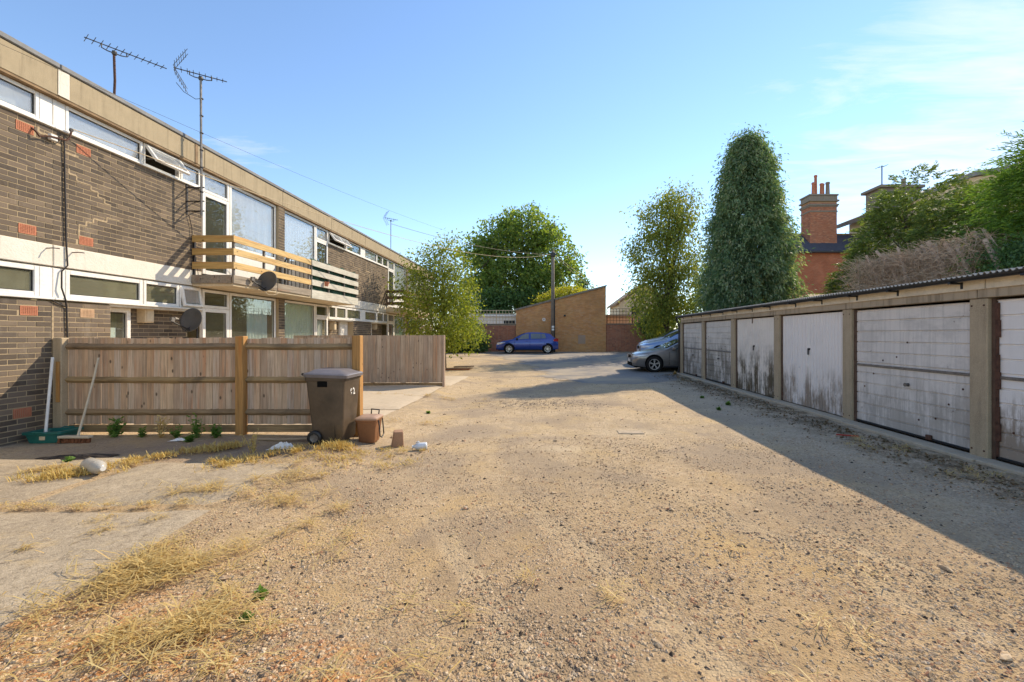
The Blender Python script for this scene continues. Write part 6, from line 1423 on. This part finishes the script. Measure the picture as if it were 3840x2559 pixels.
# needle sprays for the yew hedge and the near conifer
def sprays(parent, blobs, n, per, L, W, mat, reach, lift, shell=0.55, zmin=None, flat=0.35, name='crown', dirbias=(0,0,0)):
    C, u = blob_points(blobs, n, shell)
    if zmin is not None: k = C[:,2] > zmin; C, u = C[k], u[k]
    n = len(C); ax = unit(u*np.array([1,1,0.35])+RNG.normal(size=(n,3))*0.25+np.array([0,0,lift])+np.array(dirbias)); sd = unit(np.cross(ax, np.array([0,0,1.0])+RNG.normal(size=(n,3))*0.25))
    idx = np.repeat(np.arange(n), per); tt = np.tile(np.linspace(0.02, 1, per), n); sgn = np.where(np.arange(len(idx)) % 2 == 0, 1.0, -1.0)
    sc = (0.6+0.8*RNG.random(n))[idx]*reach
    P = C[idx]+ax[idx]*(tt*sc)[:,None]+np.array([0,0,-1.0])*(flat*tt**2*sc)[:,None]+RNG.normal(size=(len(idx),3))*0.02*reach
    D = ax[idx]*0.9+sd[idx]*(sgn*0.85*(1-0.6*tt))[:,None]+RNG.normal(size=(len(idx),3))*0.22+np.array([0,0,-0.15])
    l = L*(1.15-0.65*tt)*(0.7+0.6*RNG.random(len(idx))); return np_mesh(name, leafset(P, D, l, l*W, 0.12), 4, MAT[mat], parent)
def yew(label, base, blobs, n):
    t = thing('yew_tree', label, 'tree', base); limbs(t, base, blobs, 0.16, n=12, fork=0.1, twig=16); sprays(t, blobs, n, 18, 0.15, 0.30, 'leaf_yew', 0.42, 0.30, 0.5, 2.0); return t
yew('leftmost yew rising before the red brick house behind the garages', (13.2, 19.6, 0.2), [(13.9, 19.3, 3.6, 1.4, 1.2, 1.6), (14.3, 18.8, 5.3, 1.1, 1.1, 1.2), (13.2, 19.6, 3.2, 0.8, 0.8, 1.0)], 1500)
yew('middle yew of the dark hedge behind the dead trimmed conifer hedge', (13.6, 16.6, 0.2), [(13.5, 17.2, 4.9, 1.4, 1.3, 1.7), (13.8, 16.6, 6.4, 1.2, 1.3, 1.1), (14.2, 18.2, 6.3, 0.9, 0.8, 1.0), (13.6, 16.6, 3.4, 1.5, 1.4, 1.4), (13.9, 17.7, 6.3, 0.8, 0.7, 0.8)], 1700)
yew('rightmost yew of the dark hedge below the square stone chimney', (13.6, 14.0, 0.2), [(13.5, 14.6, 4.6, 1.3, 1.3, 1.4), (13.7, 13.6, 4.9, 1.2, 1.3, 1.3), (13.6, 14.0, 3.3, 1.5, 1.6, 1.5), (13.7, 15.2, 5.9, 0.8, 0.8, 0.6), (14.0, 14.0, 5.4, 0.8, 0.8, 0.7)], 1700)
# near conifer at the right edge: bright outer fronds over a dark heart
t = thing('conifer_tree', 'bright green conifer with feathery fronds leaning in at the right edge', 'tree', (12.7, 12.0, 0.2))
bl = [(12.6, 11.6, 3.9, 1.0, 1.0, 0.8), (12.8, 11.4, 5.0, 1.0, 1.1, 0.9), (13.1, 11.3, 5.9, 0.8, 1.0, 0.7), (13.3, 11.0, 6.3, 0.6, 0.9, 0.5), (12.2, 11.3, 3.3, 0.7, 0.7, 0.4)]
limbs(t, (12.7, 12.0, 0.2), bl, 0.2, n=26, fork=0.25, twig=40); sprays(t, bl, 1500, 26, 0.20, 0.16, 'leaf_lime', 0.85, 0.10, 0.45, 2.2, 0.30)
tree('dark glossy evergreen bush at the right edge above the garage roof', (11.5, 10.6, 0.2), [(11.3, 10.7, 3.2, 0.6, 0.8, 0.55), (11.4, 9.9, 3.3, 0.6, 0.8, 0.6)], 300, 26, 0.08, 0.5, 'leaf_ivy', 0.06, cat='bush', name='bush', twig=24, spread=0.25, shell=0.3)
# dead, hard-trimmed conifer hedge
dh = thing('dead_hedge', 'dead trimmed conifer hedge of bare pinkish-grey stubs above the garage roof', 'hedge', (11.5, 13.4, 0.2))
random.seed(21)
for k in range(17):
    y = 15.7-0.29*k+random.uniform(-.12, .12); x = 11.2+random.uniform(-.25, .5); h = 4.2+random.uniform(-.25, .15); r = random.uniform(0.035, 0.075); lx = random.uniform(-0.5, 0.1); ly = random.uniform(0.3, 0.9)
    m = MB(); m.tube([(x-lx*0.6, y-ly*0.9, 2.2), (x-lx*0.1, y-ly*0.2, h-0.7), (x+lx*0.4, y+ly*0.35, h)], [r*1.2, r, r*0.85], 8); m.build('branch', MAT['stub'], dh)
tw = MB()
for k in range(5200):
    y = random.uniform(11.4, 16.2); x = random.uniform(10.8, 12.2); top = 4.25
    z = random.uniform(2.8, 4.2); d = Vector((random.uniform(-1, 0.6), random.uniform(-1, 1), random.uniform(-0.5, 0.9))).normalized()*random.uniform(0.25, 0.85)
    if z+d.z > top+0.1: d.z = -abs(d.z)
    p = Vector((x, y, z)); r = random.uniform(0.004, 0.010); tw.tube([p, p+d*0.5+Vector((0,0,random.uniform(-.05,.08))), p+d], [r, r*0.8, r*0.3], 3, False)
o = tw.build('twigs', MAT['twig'], dh, recalc=False); o['kind'] = 'stuff'
random.seed(31)
# ------------------------------------------------------------------ dry grass, weeds, stones
def blades(name, patches, mat, label, r_up=0.25, w=0.0032):
    V = []
    for (cx_, cy_, rx, ry, n, L, ang, up) in patches:
        c, s = math.cos(ang), math.sin(ang); cl = [(random.gauss(0, 0.5), random.gauss(0, 0.5), random.uniform(0.3, 1.2)) for _ in range(max(5, n//38))]
        for _ in range(n):
            q0 = random.choice(cl); sg_ = 0.055*q0[2]; q = (q0[0]+random.gauss(0, sg_)/max(rx, 0.05), q0[1]+random.gauss(0, sg_)/max(ry, 0.05)) if random.random() < 0.8 else (random.gauss(0, 0.5), random.gauss(0, 0.5)); x = cx_+(q[0]*rx*c-q[1]*ry*s); y = cy_+(q[0]*rx*s+q[1]*ry*c)
            z = gz(x, y)+random.uniform(0.004, 0.03)*(1 if up < 0.6 else 0.4)+0.02; a = random.gauss(ang if up < 0.6 else random.uniform(0, 6.28), 1.05)+(math.pi if random.random() < 0.5 else 0); l = L*random.uniform(0.4, 1.25)
            el = abs(random.gauss(up, 0.25)); d = Vector((math.cos(a)*math.cos(el), math.sin(a)*math.cos(el), math.sin(el))); sd = Vector((-math.sin(a), math.cos(a), 0))*w*random.uniform(0.6, 1.3)
            p0 = Vector((x, y, z)); p1 = p0+d*l*0.5+Vector((0,0,0.03*l)); p2 = p0+d*l-Vector((0,0,0.22*l if el > 0.3 else 0.02)); p2.z = max(p2.z, gz(p2.x, p2.y)+0.005)
            V += [p0-sd, p0+sd, p1+sd*0.8, p1-sd*0.8, p1-sd*0.8, p1+sd*0.8, p2+sd*0.15, p2-sd*0.15]
    o = np_mesh(name, np.array([tuple(v) for v in V]), 4, MAT[mat], None, 'stuff'); o['label'] = label; return o
straw = [(-2.62, 3.0, 0.32, 0.30, 900, 0.19, 0.75, 0.10), (-2.35, 3.2, 0.25, 0.12, 130, 0.2, 0.8, 0.12), (-1.95, 2.45, 0.36, 0.28, 700, 0.19, 0.8, 0.07), (-2.25, 2.2, 0.4, 0.2, 170, 0.18, 0.7, 0.06), (-1.5, 2.2, 0.4, 0.2, 120, 0.18, 0.8, 0.06),
         (-4.2, 4.0, 1.6, 0.035, 620, 0.09, 0.03, 0.10), (-2.9, 4.3, 0.10, 1.2, 420, 0.16, 1.4, 0.15), (-2.65, 4.7, 0.35, 0.9, 380, 0.2, 0.8, 0.08), (-1.2, 2.0, 0.9, 0.2, 150, 0.2, 0.4, 0.05), (-1.75, 3.4, 0.6, 0.5, 160, 0.2, 0.7, 0.05),
         (-5.3, 5.0, 0.6, 0.12, 420, 0.13, 0.35, 0.2), (-3.6, 3.2, 1.2, 0.8, 260, 0.09, 0.7, 0.03), (-2.87, 2.6, 0.10, 0.9, 260, 0.12, 1.5, 0.15), (-2.95, 8.0, 0.12, 2.0, 420, 0.10, 1.5, 0.2), (-2.9, 11.0, 0.12, 2.0, 420, 0.10, 1.5, 0.2), (4.7, 6.3, 0.35, 0.6, 260, 0.13, 0.9, 0.12), (4.9, 5.0, 0.3, 0.6, 200, 0.13, 0.9, 0.12), (-0.6, 3.2, 1.6, 1.2, 140, 0.14, 0.5, 0.03), (1.6, 2.6, 1.4, 0.6, 90, 0.13, 1.2, 0.03)]
blades('dry_grass', straw, 'straw', 'pale straw lying flat on the dirt and along the slab edges')
tuft = [(-4.55, 5.55, 0.7, 0.16, 1100, 0.08, 0.75, 0.8), (-4.95, 4.95, 0.40, 0.2, 520, 0.08, 0.5, 0.8), (-4.2, 5.85, 0.4, 0.13, 420, 0.10, 0.8, 0.9), (-3.55, 5.25, 0.42, 0.2, 600, 0.08, 0.5, 0.8), (-3.2, 5.75, 0.3, 0.2, 380, 0.11, 0.5, 0.8), (-2.65, 5.6, 0.45, 0.35, 620, 0.06, 0.5, 0.6), (-2.2, 6.05, 0.5, 0.22, 420, 0.06, 0.3, 0.6), (-2.75, 6.0, 0.3, 0.15, 500, 0.11, 0.3, 0.9), (-5.15, 4.72, 0.28, 0.12, 420, 0.11, 0.4, 0.9), (-2.0, 5.4, 0.6, 0.3, 320, 0.08, 0.3, 0.5)]
blades('dry_grass', tuft, 'straw_o', 'golden upright tufts of dry grass in front of the fence', w=0.004)
def weed(c, n, h, L, label, mat='weed', kind='weed'):
    t = thing(kind, label, 'weed', (c[0], c[1], gz(*c))); g = gz(*c); m = MB(); V = []
    for k in range(n):
        a = random.uniform(0, 6.28); r = random.uniform(0, 0.22)*h*1.6; hh = h*random.uniform(0.25, 0.95)**1.3; e = Vector((c[0]+r*math.cos(a), c[1]+r*math.sin(a), g+hh)); b = Vector((c[0]+0.2*r*math.cos(a), c[1]+0.2*r*math.sin(a), g))
        m.tube([b, b.lerp(e, 0.5)+Vector((0,0,0.1*hh)), e], [0.004, 0.003, 0.002], 4, False)
        for q in range(7):
            p = b.lerp(e, random.uniform(0.25, 1.0)); d = Vector((random.uniform(-1,1), random.uniform(-1,1), random.uniform(-0.2, 0.7))).normalized(); l = L*random.uniform(0.5, 1.2); s = d.cross(Vector((random.uniform(-1,1),random.uniform(-1,1),1))).normalized()*l*0.26
            V += [p, p+d*l*0.5+s, p+d*l, p+d*l*0.5-s]
    m.build('stem', MAT[mat], t, recalc=False); np_mesh('leaves', np.array([tuple(v) for v in V]), 4, MAT[mat], t); return t
weed((-6.28, 6.62), 26, 0.32, 0.07, 'dark leafy weed at the foot of the fence right of the broom')
weed((-5.85, 6.58), 14, 0.16, 0.05, 'low weed between the broom and the dry seed heads by the fence')
weed((-5.55, 6.55), 12, 0.42, 0.05, 'dry straw-coloured tall weed by the left part of the fence', 'straw')
weed((-5.30, 6.52), 14, 0.24, 0.06, 'small broad-leaved weed by the left half of the fence')
weed((-4.98, 6.5), 20, 0.36, 0.06, 'taller spiky weed left of the middle fence post')
weed((-4.9, 6.25), 36, 0.10, 0.05, 'flat green weed patch on the dirt before the fence')
weed((-4.72, 6.5), 24, 0.22, 0.06, 'bushy green weed touching the middle fence post')
weed((-5.55, 5.28), 12, 0.08, 0.05, 'small green sprout at the edge of the black plastic sheet')
weed((-3.7, 5.75), 12, 0.34, 0.04, 'dry reddish weed stalks near the white plastic bag', 'straw_o')
weed((-1.72, 2.75), 14, 0.05, 0.045, 'small green tuft beside the straw in the near left foreground')
weed((-1.66, 2.52), 12, 0.045, 0.04, 'low green tuft in front of the small tuft in the foreground')
weed((4.15, 10.2), 40, 0.07, 0.06, 'biggest green tuft in the shade before the mouldy garage door')
weed((3.7, 9.6), 18, 0.06, 0.06, 'smaller green tuft in the shade, left of the biggest one')
weed((3.95, 11.3), 18, 0.06, 0.06, 'faint green tuft in the shade, behind the biggest one')
weed((5.2, 18.0), 30, 0.10, 0.07, 'yellowish weed at the foot of the garage downpipe', 'straw')
weed((-2.3, 9.0), 16, 0.05, 0.05, 'tiny green patch on the dirt beside the concrete path')
# leaf litter, moss crumbs and pale chips along the foot of the garages
g_ = np.random.default_rng(12); n_ = 5200; y_ = 2.4+15.5*g_.random(n_); x_ = 5.25-np.abs(g_.normal(size=n_))*0.42-0.12*np.sin(y_*2.3)**2
z_ = np.array([gz(a, b) for a, b in zip(x_, y_)])+0.006+0.012*g_.random(n_); P_ = np.stack([x_, y_, z_], 1); D_ = g_.normal(size=(n_, 3))*np.array([1,1,0.25]); L_ = 0.015+0.05*g_.random(n_)**2
o = np_mesh('leaf_litter', leafset(P_, D_, L_, L_*0.6), 4, leaf_mat('brown_litter', [(0.045,0.03,0.018),(0.09,0.06,0.03),(0.15,0.10,0.05),(0.07,0.06,0.03),(0.36,0.30,0.22)], 0.1), None, 'stuff'); o['label'] = 'brown leaf litter and crumbs along the foot of the garages'
# dark chips and crumbs of tar scattered thinly over the yard
g_ = np.random.default_rng(21); n_ = 2600; y_ = 2.2+15*g_.random(n_)**1.25; x_ = -2.6+7.2*g_.random(n_); h_ = g_.random(n_) < 0.25
x_[h_] = -0.1+g_.normal(size=h_.sum())*0.85; y_[h_] = 10.4+g_.normal(size=h_.sum())*0.45
z_ = np.array([gz(a, b) for a, b in zip(x_, y_)]); r_ = 0.005+0.016*g_.random(n_)**2.5; o_ = np.array([[1,0,0],[0,1,0],[-1,0,0],[0,-1,0],[0.1,0.1,0.6]])[None]*(0.7+0.6*g_.random((n_,5,1)))
W_ = np.stack([x_[:,None]+o_[:,:,0]*r_[:,None], y_[:,None]+o_[:,:,1]*r_[:,None], z_[:,None]+o_[:,:,2]*r_[:,None]], 2)[:, [0,1,4,1,2,4,2,3,4,3,0,4]].reshape(-1, 3)
o = np_mesh('debris', W_, 3, plain('dark_chips', (0.07,0.052,0.038), 0.9, 0.2, var=0.5, scale=30), None, 'stuff'); o['label'] = 'dark chips and crumbs scattered over the yard'
# loose gravel
def stones(n, xr_, yr_, rmin, rmax, seed, dens=None):
    g = np.random.default_rng(seed); y = yr_[0]+(yr_[1]-yr_[0])*g.random(n)**1.7; hw = 1.25*y+0.6
    x = (g.random(n)*2-1)*hw*1.0; k = (x > xr_[0]) & (x < xr_[1])
    cl = np.sin(1.9*x+0.7*y+seed)*np.sin(1.3*y-0.8*x)+0.55*np.sin(4.7*x-2*y)*np.sin(3.9*y+x); k &= (cl > -0.35) | (g.random(n) < 0.22)
    x, y = x[k], y[k]; n = len(x)
    z = np.array([gz(a, b) for a, b in zip(x, y)]); r = rmin+(rmax-rmin)*g.random(n)**4
    o = np.array([[1,0,0],[0,1,0],[-1,0,0],[0,-1,0],[0.1,0.1,0.55],[0,0,-0.55]]); o = o[None]*(0.75+0.5*g.random((n,6,1))); th = g.random(n)*6.28
    sx_ = (0.7+0.8*g.random(n)); X = o[:,:,0]*sx_[:,None]; Y = o[:,:,1]; c, s = np.cos(th)[:,None], np.sin(th)[:,None]
    W = np.stack([x[:,None]+(X*c-Y*s)*r[:,None], y[:,None]+(X*s+Y*c)*r[:,None], z[:,None]+0.16*r[:,None]+o[:,:,2]*r[:,None]], 2)
    F = [(0,1,4),(1,2,4),(2,3,4),(3,0,4),(1,0,5),(2,1,5),(3,2,5),(0,3,5)]
    return W[:, [i for f in F for i in f]].reshape(-1, 3), n
def stone_mat():
    t = NT('gravel_stones'); p = t.pos(); v = t.sep(t.voro(p, 34, 'F1', 'Color'))
    col = t.ramp(v[0], [(0.0, (0.30,0.205,0.12)), (0.25, (0.46,0.335,0.20)), (0.5, (0.56,0.42,0.265)), (0.75, (0.44,0.30,0.18)), (1.0, (0.64,0.51,0.35))])
    col = t.mix(t.ramp(v[1], [(0.90, 0.0), (0.93, 1.0)]), col, (0.42,0.22,0.12)); col = t.mix(t.ramp(v[2], [(0.93, 0.0), (0.95, 1.0)]), col, (0.10,0.08,0.065))
    return t.done(col, 0.9, 0.2, 0, t.bump(t.noise(p, 120, 3), 0.4, 0.004))
MAT['stones'] = stone_mat()
V1, n1_ = stones(150000, (-2.8, 5.2), (1.7, 7.0), 0.003, 0.0145, 1); V2, n2_ = stones(5000, (-2.6, 5.2), (6, 15), 0.006, 0.018, 2); V3, _ = stones(7000, (-6.9, -2.9), (2.0, 6.4), 0.003, 0.009, 4); V4, _ = stones(9000, (3.6, 5.3), (2.6, 16), 0.006, 0.02, 6)
gv = np_mesh('gravel', np.concatenate([V1, V2, V3, V4]), 3, MAT['stones'], None, 'stuff'); gv['label'] = 'loose gravel scattered over the yard'
# the larger loose stones, one by one
base = []
for v in range(5):
    m = MB(); rnd = random.Random(v+40); rows = []
    for (zz, rr_) in ((-0.25, 0.5), (-0.05, 0.95), (0.22, 0.85), (0.42, 0.35)): rows.append([(rr_*(1+0.28*rnd.uniform(-1,1))*math.cos(q), 0.7*rr_*(1+0.28*rnd.uniform(-1,1))*math.sin(q), zz*(1+0.3*rnd.uniform(-1,1))) for q in [2*math.pi*j/7 for j in range(7)]])
    rows = [r+[r[0]] for r in rows]; m.grid(rows); m.add(rows[-1][:-1], [tuple(range(7))]); m.add(rows[0][:-1], [tuple(range(6,-1,-1))])
    me = bpy.data.meshes.new('stone'); me.from_pydata(m.v, [], m.f); me.materials.append(MAT['stones']); me.update(); base.append(me)
random.seed(77)
for k in range(30):
    y = 2.1+7.5*random.random()**1.8; x = random.uniform(-2.6, min(4.6, 1.05*y)) if k % 5 else random.uniform(-0.2, 2.6)
    o = bpy.data.objects.new('stone', base[k % 5]); COL.objects.link(o); s = random.uniform(0.018, 0.042); o.scale = (s*random.uniform(0.9, 1.5), s, s*random.uniform(0.7, 1)); o.rotation_euler = (random.uniform(-.2,.2), random.uniform(-.2,.2), random.uniform(0, 6.3)); o.location = (x, y, gz(x, y)+0.2*s)
    tag(o, 'larger loose stone lying on the gravel of the yard', 'stone', 'larger loose stones on the gravel')
